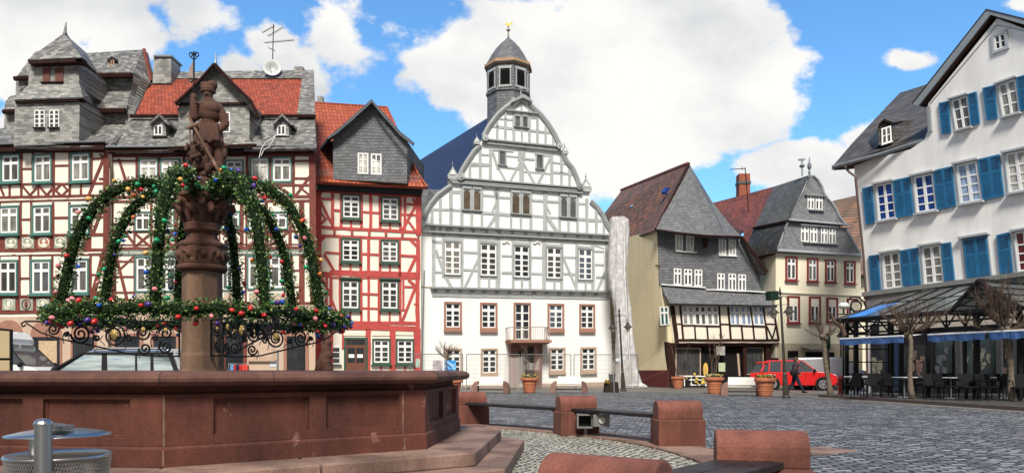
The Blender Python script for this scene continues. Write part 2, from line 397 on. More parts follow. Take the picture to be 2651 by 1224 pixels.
PV.update({'dark_glass': [g_dark, g_dark, g_dark2, g_dark3], 'curtained_glass': [g_curt, g_curt, g_curt2, g_curt3], 'grey_glass': [g_grey, g_dark2, g_curt3, g_grey]})
# ================================================================ GROUND
def cobble(name, cols, row, width, mortar, fan=None, patch=None, rough=.55, bump=.8, md=.75):
    t = NT(name); t.b.inputs['Roughness'].default_value = rough
    sp = t.N.new('ShaderNodeSeparateXYZ'); t.link(t.tc.outputs['Object'], sp.inputs[0])
    wob = t.noise(1.1, 3, .5); wob2 = t.noise(7, 2, .5)
    x, y = sp.outputs[0], sp.outputs[1]
    if fan:
        W_, RR = fan
        xm = t.math('SUBTRACT', t.math('MODULO', t.math('ADD', x, 400.0), W_), W_/2)
        arc = t.math('SQRT', t.math('SUBTRACT', RR*RR, t.math('MULTIPLY', xm, xm)))
        v = t.math('SUBTRACT', y, arc); u = x
    else:
        v = t.math('ADD', t.math('MULTIPLY', y, .97), t.math('MULTIPLY', x, .22)); u = t.math('SUBTRACT', t.math('MULTIPLY', x, .97), t.math('MULTIPLY', y, .22))
    v = t.math('ADD', v, t.math('MULTIPLY', wob, .6)); v = t.math('ADD', v, t.math('MULTIPLY', wob2, .09)); u = t.math('ADD', u, t.math('MULTIPLY', wob2, .16))
    cb = t.N.new('ShaderNodeCombineXYZ'); t.link(u, cb.inputs[0]); t.link(v, cb.inputs[1])
    b = t.N.new('ShaderNodeTexBrick'); t.link(cb.outputs[0], b.inputs['Vector']); b.inputs['Scale'].default_value = 1
    b.inputs['Brick Width'].default_value = width; b.inputs['Row Height'].default_value = row; b.inputs['Mortar Size'].default_value = mortar; b.inputs['Mortar Smooth'].default_value = .6; b.inputs['Bias'].default_value = 0
    b.inputs['Color1'].default_value = (.1, .1, .1, 1); b.inputs['Color2'].default_value = (.9, .9, .9, 1); b.inputs['Mortar'].default_value = (.5, .5, .5, 1)
    f = t.mix(.5, b.outputs[0], t.noise(.55, 8, .65)); f = t.mix(.3, f, t.noise(18, 4, .6))
    c = t.ramp(f, cols)
    if patch: c = t.mix(t.ramp(t.noise(patch[1], 5, .6), [(patch[2], (0, 0, 0)), (patch[2]+.15, (1, 1, 1))]), c, t.mix(.6, c, patch[0]))
    c = t.mix(t.math('MULTIPLY', b.outputs['Fac'], md), c, mul(cols[0][1], .3))
    t.col(c)
    h = t.math('ADD', t.math('MULTIPLY', b.outputs['Fac'], -1.0), t.math('MULTIPLY', t.noise(14, 3, .5), .7)); t.bump(h, bump, .05)
    return t.m
cob_dark = cobble('blue_grey_setts', [(.30, (.045, .045, .05)), (.5, (.16, .161, .172)), (.70, (.42, .42, .43))], .14, .21, .028, patch=((.15, .11, .105), .35, .55), md=1.0, bump=1.0)
cob_fan = cobble('beige_fan_setts', [(.25, (.20, .18, .135)), (.5, (.44, .41, .32)), (.75, (.64, .61, .50))], .13, .12, .022, fan=(2.3, 1.45), bump=.9, md=.95)
cob_walk = cobble('tan_setts', [(.25, (.12, .11, .095)), (.5, (.19, .175, .15)), (.78, (.29, .27, .235))], .14, .14, .014)
def sandstone(name, c, var=.25, stain=None):
    t = NT(name); t.b.inputs['Roughness'].default_value = .85
    n = t.noise(1.6, 9, .7); cc = t.ramp(n, [(.3, mul(c, 1-var)), (.5, c), (.72, mul(c, 1+var))])
    cc = t.mix(.35, cc, t.ramp(t.noise(45, 3, .7), [(.35, mul(c, .6)), (.65, mul(c, 1.5))]))
    n2 = t.noise(1.4, 6, .65, stretch=(1, 1, .35)); cc = t.mix(1.0, cc, t.ramp(n2, [(.42, (1, 1, 1)), (.60, (.50, .46, .45))]), 'MULTIPLY')
    if stain: cc = t.mix(t.ramp(t.noise(stain[1], 6, .7), [(stain[2], (0, 0, 0)), (stain[2]+.06, (1, 1, 1))]), cc, stain[0])
    t.col(cc); t.bump(t.noise(30, 6, .7), .45, .012); return t.m
sand_red = sandstone('red_sandstone', (.108, .030, .018), .5, stain=((.28, .14, .11), 2.6, .62))
sand_rim = sandstone('worn_sandstone_coping', (.13, .056, .041), stain=((.08, .05, .045), .9, .62))
sand_step = sandstone('pale_worn_sandstone', (.25, .158, .123), .3, ((.20, .12, .09), 1.6, .6))
sand_kerb = sandstone('kerb_sandstone', (.27, .165, .125), .25)
sand_pier = sandstone('bench_sandstone', (.20, .068, .046), .2, ((.17, .08, .06), 1.8, .66))
sand_col = sandstone('column_sandstone', (.21, .125, .08), .35, ((.34, .22, .15), 1.8, .58))
sand_dark = sandstone('dark_carved_sandstone', (.10, .042, .027), .45, ((.24, .13, .06), 2.5, .62))

mb = MB(); S = 1500
mb.add([(-S, -S, 0), (S, -S, 0), (S, S, 0), (-S, S, 0)], [(0, 1, 2, 3)])
tag(mb.build('ground', cob_dark), kind='structure')
# light pavement along the buildings (sheet 4 mm higher)
def strip(name, m, pts, z):
    b = MB(); b.add([Vector((p[0], p[1], z)) for p in pts], [tuple(range(len(pts)))]); return tag(b.build(name, m), kind='structure')
G = lambda px, py: gp(px, gnd(px, py))
def gl(px, D): return gp(px, D)
walk = [gl(-300, 33), gl(900, 33.5), gl(1180, 36.5), gl(1400, 36.6), gl(1700, 36.5), gl(1850, 32.8), gl(2130, 30.2), gl(2260, 50), gl(2000, 62), gl(1500, 62), gl(400, 60), gl(-900, 60)]
strip('pavement', cob_walk, walk, .004)
# fountain place
FC = Vector((-4.05, 9.6, 0))
def ring_pt(a, r): return FC+Vector((math.cos(R(a))*r, math.sin(R(a))*r, 0))
piers = [Vector((-.89, 15.2, 0)), Vector((1.13, 12.95, 0)), Vector((2.47, 10.95, 0)), Vector((1.90, 5.62, 0)), Vector((.50, 3.95, 0))]
b = MB(); N_ = 120
rad = lambda a: 6.15+.55*(.5-.5*math.cos(R(max(-90, min(90, 60-a))))) if -100 < a < 80 else 6.3
pv = [ring_pt(360*i/N_, 6.35 if 360*i/N_ < 180 else 6.6) for i in range(N_)]
b.add([Vector((p.x, p.y, .004)) for p in pv], [tuple(range(N_))]); tag(b.build('fountain_paving', cob_fan), kind='structure')
b = MB()
def rr(a):
    a = (a+180) % 360-180
    return 6.2 if a > 35 else (6.2+(35-a)/35*.35 if a > 0 else (6.55+(-a)/35*.6 if a > -35 else 7.15))
for i in range(N_):
    a0, a1 = 360*i/N_+.12, 360*(i+1)/N_-.12
    if i % 3 == 0: a0 += .12
    r0, r1 = rr(a0), rr(a1)
    q = [ring_pt(a0, r0-.28), ring_pt(a0, r0+.42), ring_pt(a1, r1+.42), ring_pt(a1, r1-.28)]
    b.extr([Vector((p.x, p.y, .03)) for p in q], (0, 0, -.05))
tag(b.build('kerb_ring', sand_kerb), kind='structure')
# pale slab in the square
b = MB(); q = [G(2062, 1160), G(2130, 1156), G(2225, 1167), G(2120, 1178), G(2058, 1173)]
b.extr([Vector((p.x, p.y, .008)) for p in q], (0, 0, -.02)); tag(b.build('stone_slab', sand_step), kind='structure')
# terrace kerb
b = MB()
ka, kb_ = gp(2118, 30.0), gp(2800, 18.2)
dv = (kb_-ka).normalized(); nv = Vector((dv.y, -dv.x, 0));
if nv.x > 0: nv = -nv
far = Vector((-nv.x, -nv.y, 0))
b.extr([ka+Vector((0, 0, .12)), kb_+Vector((0, 0, .12)), kb_+far*14+Vector((0, 0, .12)), ka+far*14+Vector((0, 0, .12))], (0, 0, -.13))
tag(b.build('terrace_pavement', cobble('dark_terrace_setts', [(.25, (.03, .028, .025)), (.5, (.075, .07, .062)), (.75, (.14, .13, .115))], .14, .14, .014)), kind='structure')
b = MB(); b.extr([ka+nv*.5+Vector((0, 0, .012)), kb_+nv*.5+Vector((0, 0, .012)), kb_-nv*.0+Vector((0, 0, .012)), ka-nv*.0+Vector((0, 0, .012))], (0, 0, -.02))
tag(b.build('gutter_strip', mat('tan_gutter', (.17, .15, .125), .9, .25, 3)), kind='structure')
b = MB(); b.extr([ka+nv*.002+Vector((0, 0, .124)), kb_+nv*.002+Vector((0, 0, .124)), kb_+far*.15+Vector((0, 0, .124)), ka+far*.15+Vector((0, 0, .124))], (0, 0, -.12))
tag(b.build('kerb', mat('dark_kerb', (.10, .075, .065), .9, .2, 3)), kind='structure')

# ================================================================ FOUNTAIN
ft = thing('fountain', 'octagonal red sandstone fountain basin on two steps with a carved column in its middle', 'fountain', FC)
OV = [Vector((-5.5, 6.70, 0)), Vector((-3.05, 6.42, 0)), Vector((-.97, 7.86, 0)), Vector((-.79, 10.2, 0))]
OV += [2*FC-v for v in OV]
def off_poly(P, d):
    n = len(P); out = []
    for i in range(n):
        a, c, e = P[i-1], P[i], P[(i+1) % n]
        d1 = (c-a).normalized(); d2 = (e-c).normalized(); n1 = Vector((d1.y, -d1.x, 0)); n2 = Vector((d2.y, -d2.x, 0))
        bi = (n1+n2).normalized(); out.append(c+bi*(d/max(.3, bi.dot(n1))))
    return out
def loft(mb, rings, close=True):
    bse = len(mb.v); n = len(rings[0])
    for r_ in rings: mb.v += [Vector(p) for p in r_]
    for i in range(len(rings)-1):
        for k in range(n):
            k2 = (k+1) % n; mb.f.append((bse+i*n+k, bse+i*n+k2, bse+(i+1)*n+k2, bse+(i+1)*n+k))
def octring(d, z): return [Vector((p.x, p.y, z)) for p in off_poly(OV, d)]
b = MB(); loft(b, [octring(0, .47), octring(0, .93), octring(-.03, .945), octring(-.03, 1.0), octring(-.22, 1.0), octring(-.22, .25)]); b.build('basin_wall', sand_red, ft)
b = MB(); loft(b, [octring(.065, .30), octring(.065, .455), octring(.045, .478), octring(-.02, .478)]); b.build('plinth', sand_red, ft, bevel=.006)
b = MB(); prof = [(-.01, .998), (.03, 1.0), (.09, 1.003), (.13, 1.008), (.165, 1.02), (.187, 1.042), (.192, 1.07), (.175, 1.102), (.12, 1.125), (.0, 1.132), (-.18, 1.130), (-.26, 1.11), (-.27, 1.05), (-.22, .99)]
loft(b, [octring(d, z) for d, z in prof]); b.build('coping', sand_rim, ft, smooth=False)
# coping joints and panels
def face_pts(i, u, d, z):
    P = off_poly(OV, d); a, c = P[i], P[(i+1) % 8]; p = a+(c-a)*u; return Vector((p.x, p.y, z))
b = MB()
def fbox(b, i, u0, u1, z0, z1, d0, d1):
    b.extr([face_pts(i, u0, d1, z0), face_pts(i, u1, d1, z0), face_pts(i, u1, d1, z1), face_pts(i, u0, d1, z1)], face_pts(i, u0, d0, z0)-face_pts(i, u0, d1, z0))
bp = MB()
for i in (0, 1, 2, 3, 7):
    panels = [(.075, .475), (.54, .925)] if i != 2 else [(.12, .47), (.56, .90)]
    if i == 1: panels = [(.165, .51), (.575, .885)]
    if i == 0: panels = [(.08, .47), (.55, .88)]
    # raised frame around each sunk panel: stiles and rails 18 mm proud
    us = [0.0]+[x for p in panels for x in p]+[1.0]
    for j in range(0, len(us), 2): fbox(bp, i, us[j], us[j+1], .478, .93, 0, .045)
    for (u0, u1) in panels:
        fbox(bp, i, u0, u1, .478, .56, 0, .045); fbox(bp, i, u0, u1, .885, .93, 0, .045)
        # moulding inside the frame
        e = .008; fbox(bp, i, u0, u1, .56, .572, 0, .025); fbox(bp, i, u0, u1, .873, .885, 0, .018)
        fbox(bp, i, u0, u0+e, .575, .87, 0, .012); fbox(bp, i, u1-e, u1, .575, .87, 0, .012)
bp.build('panel_frame', sand_red, ft, bevel=.005)
b = MB()
for i, u in ((1, .895), (1, .002)): fbox(b, i, u, u+.006, .478, .925, .03, .0475); fbox(b, i, u, u+.006, .31, .45, .0, .068)
b.build('mortar_joint', mat('mortar', (.19, .11, .08), .9, .6, 9), ft)
b = MB()
for i in range(8):
    for u in (.0, .36): 
        pr = [face_pts(i, u+.001, d+.003, z) for d, z in prof[4:11]]; pr2 = [face_pts(i, u+.005, d+.003, z) for d, z in prof[4:11]]
        bs = len(b.v); b.v += pr+pr2; n = len(pr)
        for k in range(n-1): b.f.append((bs+k, bs+k+1, bs+n+k+1, bs+n+k))
b.build('coping_joint', mat('dark_joint', (.05, .03, .025), .9), ft)
# steps as separate stone blocks with joints
for nm, d0, d1, z0, z1 in (('upper_step', -.3, .62, .155, .30), ('lower_step', -.1, .94, 0.005, .155)):
    b = MB(); Pn, Po = off_poly(OV, d0), off_poly(OV, d1)
    for i in range(8):
        cuts = [0, .47, 1.0] if nm == 'upper_step' else [0, .33, .70, 1.0]
        for j in range(len(cuts)-1):
            u0, u1 = cuts[j]+(.0025 if j else 0), cuts[j+1]-(.0025 if j < len(cuts)-2 else 0)
            jit = random.uniform(-.018, .012); dz = random.uniform(-.006, .004)
            q = [Pn[i].lerp(Pn[(i+1) % 8], u0), Po[i].lerp(Po[(i+1) % 8], u0), Po[i].lerp(Po[(i+1) % 8], u1), Pn[i].lerp(Pn[(i+1) % 8], u1)]
            nn = (Po[i]-Pn[i]).normalized()*jit
            b.extr([Vector((p.x, p.y, z1+dz)) for p in q], (0, 0, z0-z1))
    b.build(nm, sand_step, ft, bevel=.018)
b = MB(); b.add(octring(-.2, .85), [tuple(range(8))]); b.build('basin_water', glassy('basin_water', (.05, .06, .05), .05), ft)
# column: profile in sight-line units at the column's own distance
PXM = FPX/FC.y
def cz(y): return EYE+(HY-y)/PXM
def oct_lathe(prof, n, m, name, sm=False, ph=R(22.5), bev=0):
    b = MB(); b.lathe(FC, [(wd/2/PXM, cz(y)) for wd, y in prof], n, ph); return b.build(name, m, ft, smooth=sm, bevel=bev)
oct_lathe([(112, 1010), (112, 958), (108, 955), (106, 920), (101, 912), (98, 704)], 8, sand_col, 'column_shaft', bev=.01)
oct_lathe([(100, 706), (118, 702), (124, 697), (122, 690), (112, 687)], 24, sand_dark, 'lower_ring', True)
oct_lathe([(112, 689), (116, 684), (118, 664), (114, 646), (112, 643)], 24, sand_dark, 'carved_drum', True)
oct_lathe([(110, 646), (122, 641), (124, 635), (100, 626), (80, 622), (74, 610), (76, 604)], 8, sand_dark, 'waist_moulding')
oct_lathe([(76, 606), (88, 601), (92, 596), (86, 592), (92, 587), (90, 582), (80, 580)], 24, sand_dark, 'neck_ring', True)
oct_lathe([(80, 583), (88, 560), (96, 540), (124, 524), (136, 520)], 8, sand_dark, 'capital')
oct_lathe([(134, 521), (142, 518), (142, 509), (120, 506), (96, 503)], 8, sand_dark, 'abacus', bev=.008)
oct_lathe([(84, 505), (86, 497), (80, 491), (78, 482), (84, 477), (84, 470), (76, 466)], 20, sand_dark, 'statue_pedestal', True)
oct_lathe([(88, 499), (90, 497), (90, 493), (88, 491)], 20, mat('green_band', (.02, .14, .05), .6), 'green_band')
# acanthus leaves / masks round the capital and carved heads round the drum
b = MB()
for k in range(8):
    a = R(22.5+45*k); c, s_ = math.cos(a), math.sin(a)
    pts = []
    for (wd, y, th) in ((78, 584, 5), (92, 566, 8), (104, 548, 10), (128, 534, 11), (150, 530, 9), (154, 540, 7), (146, 548, 4)):
        pts.append((FC+Vector((c*wd/2/PXM, s_*wd/2/PXM, cz(y))), th/PXM))
    b.tube([p for p, r_ in pts], [r_ for p, r_ in pts], 7)
    a2 = a+R(22.5); c, s_ = math.cos(a2), math.sin(a2)
    b.ell(FC+Vector((c*52/PXM, s_*52/PXM, cz(548))), (11/PXM, 11/PXM, 14/PXM)); b.ell(FC+Vector((c*61/PXM, s_*61/PXM, cz(549))), (4/PXM, 4/PXM, 7/PXM))
    b.tube([FC+Vector((math.cos(a2+R(q))*57/PXM, math.sin(a2+R(q))*57/PXM, cz(530+abs(q)*1.3))) for q in range(-14, 15, 4)], 3.2/PXM, 6)
remeshed(b, .012, 2).build('capital_leaf', sand_dark, ft, smooth=True)
b = MB()
for k in range(10):
    a = R(36*k+8); c, s_ = math.cos(a), math.sin(a)
    b.ell(FC+Vector((c*57/PXM, s_*57/PXM, cz(664))), (9/PXM, 9/PXM, 12/PXM)); b.ell(FC+Vector((c*65/PXM, s_*65/PXM, cz(664))), (3/PXM, 3/PXM, 5/PXM))
    a += R(18); b.ell(FC+Vector((math.cos(a)*57/PXM, math.sin(a)*57/PXM, cz(666))), (6/PXM, 6/PXM, 17/PXM)); b.ell(FC+Vector((math.cos(a+.1)*58/PXM, math.sin(a+.1)*58/PXM, cz(656))), (7/PXM, 7/PXM, 6/PXM))
remeshed(b, .012, 1).build('drum_relief', sand_dark, ft, smooth=True)
# statue (own thing, stands on the column)
SB = Vector((FC.x, FC.y, cz(468)))
stt = thing('statue', 'weathered brown sandstone knight statue with a plumed hat on top of the fountain column', 'statue', SB)
def sp_(x, y, dd=0): return at(x, y, FC.y)+Vector((0, dd, 0))
u1 = 1/PXM
def chain(b, pts):
    """tapered limb through (px, py, depth, radius px)"""
    for i in range(len(pts)-1):
        (x0, y0, d0, r0), (x1, y1, d1, r1) = pts[i], pts[i+1]; n = max(2, int(math.hypot(x1-x0, y1-y0, (d1-d0)*PXM)/2.5))
        for k in range(n+1):
            t = k/n; b.ell(sp_(x0+(x1-x0)*t, y0+(y1-y0)*t, d0+(d1-d0)*t), (r0+(r1-r0)*t)*u1, 10, 7)
b = MB(); E = lambda x, y, rx, ry, rd, d=0, rot=0: b.ell(sp_(x, y, d), (rx*u1, rd*u1, ry*u1), 16, 12, Matrix.Rotation(rot, 3, 'Y'))
# rocky base with lion and shield
E(545, 458, 44, 16, 36); E(515, 452, 22, 14, 28, -.05); E(572, 452, 22, 16, 26, .02); E(530, 440, 20, 12, 24, -.1); E(560, 436, 22, 14, 22, -.06)
E(532, 400, 28, 30, 24, -.10, .3); E(518, 402, 20, 22, 18, -.16); E(512, 420, 14, 16, 14, -.18); E(540, 424, 16, 22, 16, -.14); E(556, 446, 9, 14, 9, -.2); E(524, 436, 10, 18, 10, -.2)
for k in range(26):
    a = k*2.4; E(524+math.cos(a)*19, 402+math.sin(a)*20, 5, 6, 5, -.25+.05*math.sin(k))
E(584, 394, 8, 18, 10, .02); E(586, 378, 9, 7, 8)
# legs, skirt, belt
chain(b, [(532, 345, 0, 19), (528, 385, -.04, 16), (524, 425, -.06, 11), (520, 455, -.1, 11)])
chain(b, [(560, 345, 0, 19), (570, 385, .0, 16), (572, 425, 0, 11), (576, 455, -.04, 11)])
E(545, 352, 34, 26, 26); E(548, 336, 33, 12, 27); E(565, 372, 22, 18, 20, -.04); E(530, 366, 22, 20, 20, -.06); E(572, 352, 8, 20, 18)
for k in range(7): chain(b, [(518+k*9, 328, -.10-.03*math.sin(k*.5), 5), (515+k*10.5, 372+4*math.sin(k*2), -.13-.03*math.sin(k*.5), 6)])
# torso, shoulders, collar, head, hat
E(544, 318, 24, 12, 21); E(548, 296, 30, 26, 24, -.02); E(552, 286, 29, 20, 23, -.04); E(546, 272, 33, 11, 18); E(518, 284, 15, 14, 15); E(572, 286, 13, 14, 14)
E(542, 262, 18, 7, 15); E(540, 256, 14, 6, 13); E(541, 246, 12.5, 15, 13.5, -.01); E(541, 249, 4, 4, 4, -.08); E(541, 257, 8, 6, 7, -.04)
E(540, 238, 21, 6, 19); E(540, 232, 21, 8, 19); E(538, 226, 18, 7, 16); E(541, 222, 16, 9, 14); E(552, 221, 14, 13, 12, 0); E(530, 220, 12, 8, 11)
# raised arm with pole
chain(b, [(518, 283, -.02, 13), (512, 302, -.06, 13), (509, 310, -.1, 13)]); chain(b, [(509, 309, -.1, 13), (509, 288, -.12, 10), (509, 266, -.12, 8)]); E(510, 260, 8, 10, 8, -.12)
for k in range(5): E(511, 276+k*8, 13-k*.2, 3.5, 12, -.10)
# other arm, hand on the hip
chain(b, [(572, 286, 0, 13), (584, 305, 0, 13), (587, 322, 0, 12)]); chain(b, [(586, 322, 0, 12), (578, 336, -.03, 9), (568, 346, -.08, 8)]); E(566, 348, 9, 7, 9, -.1)
for k in range(4): E(576+k*3.5, 292+k*8, 13, 3.5, 12)
E(513, 338, 14, 7, 12, -.13)
stt.scale = (.93, .95, 1)
body = remeshed(b, .0075, 1).build('statue_body', sand_dark, stt, smooth=True)
b = MB()
b.extr([sp_(497, 312, -.2), sp_(503, 309, -.2), sp_(595, 462, -.2), sp_(589, 466, -.2)], (0, .02, 0)); b.tube([sp_(497, 345, -.2), sp_(528, 334, -.2)], .016, 6)
b.tube([sp_(505, 340, -.18), sp_(507, 395, -.18)], [.012, .006], 5)
b.build('sword', sand_col, stt)
b = MB(); b.tube([sp_(510, 385, -.12), sp_(511, 150, -.12)], .012, 8); b.lathe(sp_(511, 152, -.12), [(.0, -.02), (.02, 0), (.012, .03), (0, .06)], 8)
for s_ in (-1, 1):
    for (yc, dr) in ((152, 1), (218, 1)):
        pts = []
        for k in range(15):
            t = k/14*2*math.pi*1.25; r_ = 7-4.2*k/14
            pts.append(sp_(511+s_*(8-r_*math.cos(t)), yc+dr*(-r_*math.sin(t)), -.12))
        b.tube(pts, .007, 5); 
    b.tube([sp_(511, 165, -.12), sp_(511+s_*6, 161, -.12), sp_(511+s_*9, 156, -.12)], .007, 5)
b.build('banner_pole', black_metal, stt)
b = MB(); b.extr([sp_(510, 165, -.12), sp_(497, 188, -.12), sp_(499, 222, -.12), sp_(510, 214, -.12)], (0, .012, 0)); b.build('pennant', mat('faded_pennant', (.30, .22, .19), .6, .3, 8), stt)

# wrought iron brackets
ir = black_metal
gold = mat('gilding', (.42, .30, .10), .45, .25, 20, .2, 40, metal=.5)
def spiral(b, c, ex, ez, r0, r1, a0, turns, rad_=.0135, n=None):
    n = n or int(18*abs(turns))+6; pts = []
    for k in range(n+1):
        t = k/n; a = a0+2*math.pi*turns*t; r_ = r0+(r1-r0)*t; pts.append(c+ex*math.cos(a)*r_+ez*math.sin(a)*r_)
    b.tube(pts, rad_, 5)
def bracket(name, lab, ang, L_, tipup=0):
    ex = Vector((math.cos(R(ang)), math.sin(R(ang)), 0)); ez = Vector((0, 0, 1)); base = Vector((FC.x, FC.y, 0))+ex*.27
    t = thing(name, lab, 'iron bracket', (base.x, base.y, 1.4), group='wrought iron brackets on the fountain column')
    P = lambda r_, z: base+ex*r_+ez*z
    b = MB(); zt, zb = 1.775, 1.32
    b.tube([P(0, zt), P(L_-.25, zt), P(L_-.05, zt+.0), P(L_, zt-.03), P(L_-.02, zt-.07), P(L_-.06, zt-.05)], .012, 6)
    b.tube([P(0, zt-.05), P(L_*.85, zt-.05)], .008, 5)
    b.tube([P(.03, zt), P(.03, zb)], .014, 6)
    low = [P(L_*x, z) for x, z in ((0, zb), (.15, zb+.0), (.3, zb+.02), (.45, zb+.09), (.6, zb+.16), (.75, zb+.22), (.88, zb+.31), (.97, zt-.02))]
    b.tube(low, .011, 6); b.build('bracket_bar', ir, t)
    b = MB()
    for (x, z, r0, tr_, a0) in ((.10, 1.62, .09, 1.6, 0), (.10, 1.44, .09, -1.7, 1), (.245, 1.62, .095, 1.5, 3), (.23, 1.42, .08, -1.6, 0), (.42, 1.59, .15, 2.2, 1.5), (.63, 1.61, .13, -2.1, 0), (.80, 1.67, .08, 1.7, 2),
                                (.33, 1.55, .05, 1.4, 0), (.53, 1.56, .045, -1.5, 1), (.53, 1.71, .045, 1.5, 1), (.72, 1.61, .035, 1.4, 2), (.32, 1.71, .04, -1.4, 1), (.17, 1.56, .04, 1.2, 2)):
        spiral(b, P(L_*x, z), ex, ez, r0, r0*.18, a0, tr_)
        b.tube([P(L_*x+r0, z), P(L_*x+r0*1.25, z-.06), P(L_*x+r0*.8, z-.13)], .006, 4)
    b.build('scrollwork', ir, t)
    b = MB()
    for (x, z, s_) in ((.42, 1.61, 1), (.10, 1.66, .55), (.24, 1.665, .6)):
        for k in range(7):
            a = k*.9; b.ell(P(L_*x+math.cos(a)*.035*s_, z+math.sin(a)*.04*s_), (.022*s_, .015, .028*s_), 7, 5)
        b.ell(P(L_*x, z), (.04*s_, .025, .05*s_), 8, 6)
    b.build('gilded_ornament', gold, t, smooth=True)
    return t
bracket('iron_bracket', 'long scrolled black iron bracket reaching left from the fountain column to a curled tip', 180, 2.10)
bracket('iron_bracket', 'scrolled black iron bracket reaching towards the viewer at the right side of the fountain column', -47, 2.35)
bracket('iron_bracket', 'scrolled black iron bracket behind the column reaching right towards the red house', 52, 2.0)
# ================================================================ EASTER CROWN
leafm = NT('box_leaf'); geo = leafm.N.new('ShaderNodeNewGeometry')
leafm.col(leafm.ramp(geo.outputs['Random Per Island'], [(.0, (.008, .024, .007)), (.45, (.03, .085, .014)), (.8, (.09, .18, .035)), (1.0, (.26, .34, .10))])); leafm.b.inputs['Roughness'].default_value = .38
leafm = leafm.m
core_m = mat('dark_twigs', (.010, .02, .007), .9, .4, 20, .6, 30)
crown = thing('easter_decoration', 'green easter crown of box leaf arches and a ring hung round the fountain column', 'easter crown', (FC.x, FC.y, 1.79))
rnd = random.Random(11)
def garland(pts, rad_, dens, leafs, parent, name):
    b = MB(); core = MB(); core.tube(pts, rad_*.62, 7); core.build('wire_core', core_m, parent_g := link(bpy.data.objects.new(name, None), parent) if False else parent)
    for i in range(len(pts)-1):
        a, c = pts[i], pts[i+1]; L_ = (c-a).length; d = (c-a).normalized(); e1 = d.orthogonal().normalized(); e2 = d.cross(e1)
        for _ in range(int(L_*dens+rnd.random())):
            t = rnd.random(); th = rnd.random()*2*math.pi; o = e1*math.cos(th)+e2*math.sin(th)
            p = a+(c-a)*t+o*rad_*rnd.uniform(.45, 1.12)*(1+.18*noise.noise((a+(c-a)*t)*4))
            dr = (o*rnd.uniform(.3, 1.1)+Vector((rnd.uniform(-1, 1), rnd.uniform(-1, 1), rnd.uniform(-.6, 1)))).normalized(); sd = dr.cross(Vector((rnd.uniform(-1, 1), rnd.uniform(-1, 1), rnd.uniform(-1, 1)))).normalized()
            l = leafs*rnd.uniform(.7, 1.3); w_ = l*.32; up = dr.cross(sd)*l*.1
            b.add([p, p+dr*l*.5+sd*w_+up, p+dr*l, p+dr*l*.5-sd*w_+up], [(0, 1, 2), (0, 2, 3)])  # pale bluish reflection streaks painted into the opaque glass colour
    return b.build(name, leafm, parent)
RC = 1.74
ringpts = [FC+Vector((.05, 0, 0))+Vector((math.cos(2*math.pi*i/72)*RC, math.sin(2*math.pi*i/72)*RC, 1.795+.02*math.sin(i*1.3))) for i in range(73)]
garland(ringpts, .095, 850, .038, crown, 'ring_garland')
arch_prof = [(.28, 3.38), (.42, 3.52), (.66, 3.56), (.92, 3.50), (1.13, 3.38), (1.30, 3.20), (1.43, 2.99), (1.53, 2.76), (1.60, 2.46), (1.66, 2.14), (1.71, 1.84)]
ARCH = [-84, -43, -10, 62, 95, 125, 163, 197]
arch_paths = []
for a in ARCH:
    ex = Vector((math.cos(R(a)), math.sin(R(a)), 0)); pts = [FC+ex*r_*.965+Vector((0, 0, z-.02)) for r_, z in arch_prof]
    arch_paths.append(pts); garland(pts, .098, 900, .036, crown, 'arch_garland')
# eggs: things of their own
eggcols = {'red': (.55, .02, .02), 'orange': (.75, .20, .05), 'pink': (.70, .22, .24), 'yellow': (.80, .42, .10), 'blue': (.01, .09, .45), 'green': (.01, .30, .12), 'violet': (.07, .03, .22)}
eggm = {k: mat(k+'_egg_lacquer', c, .28, .08, 10, 0) for k, c in eggcols.items()}
eggmesh = {}
for k in eggcols:
    b = MB(); prof = []
    for i in range(11):
        a = math.pi*i/10; r_ = math.sin(a)*(1+.12*math.cos(a)); prof.append((max(.0001, r_*.026), -math.cos(a)*.034))
    b.lathe((0, 0, 0), prof, 12); me = bpy.data.meshes.new('easter_egg'); me.from_pydata([tuple(v) for v in b.v], [], b.f); me.materials.append(eggm[k])
    for p in me.polygons: p.use_smooth = True
    eggmesh[k] = me
archname = ['front left', 'front right', 'rightmost', 'thin back right', 'back', 'back left', 'far left rear', 'leftmost front']
def egg(k, p, where):
    o = bpy.data.objects.new('easter_egg', eggmesh[k]); COL.objects.link(o); o.location = p; o.rotation_euler = (rnd.uniform(0, 3), rnd.uniform(0, 3), rnd.uniform(0, 3)); s_ = rnd.uniform(.85, 1.15); o.scale = (s_,)*3
    tag(o, None, 'easter egg', 'painted eggs wired into the easter crown'); EGGS.append((k, where, p, o))
camv = Vector((0, 0, EYE))
EGGS = []
def surf(pa, pb, rad_, bias):
    t = rnd.random(); p = pa.lerp(pb, t); d = (pb-pa).normalized(); tocam = (camv-p).normalized()
    for _ in range(30):
        o = Vector((rnd.uniform(-1, 1), rnd.uniform(-1, 1), rnd.uniform(-1, 1))); o = (o-d*o.dot(d)).normalized()
        if rnd.random() < bias*.5+.5*(o.dot(tocam)+1)/2: break
    return p+o*rad_
for ai, pts in enumerate(arch_paths):
    for j in range(1, len(pts)-1):
        for _ in range(2 if (ai < 3 or rnd.random() < .5) else 1):
            egg(rnd.choice(['red', 'orange', 'pink', 'yellow', 'blue', 'blue', 'green', 'violet', 'green', 'red']), surf(pts[j], pts[j+1], .118, .35), 'the %s arch garland' % archname[ai])
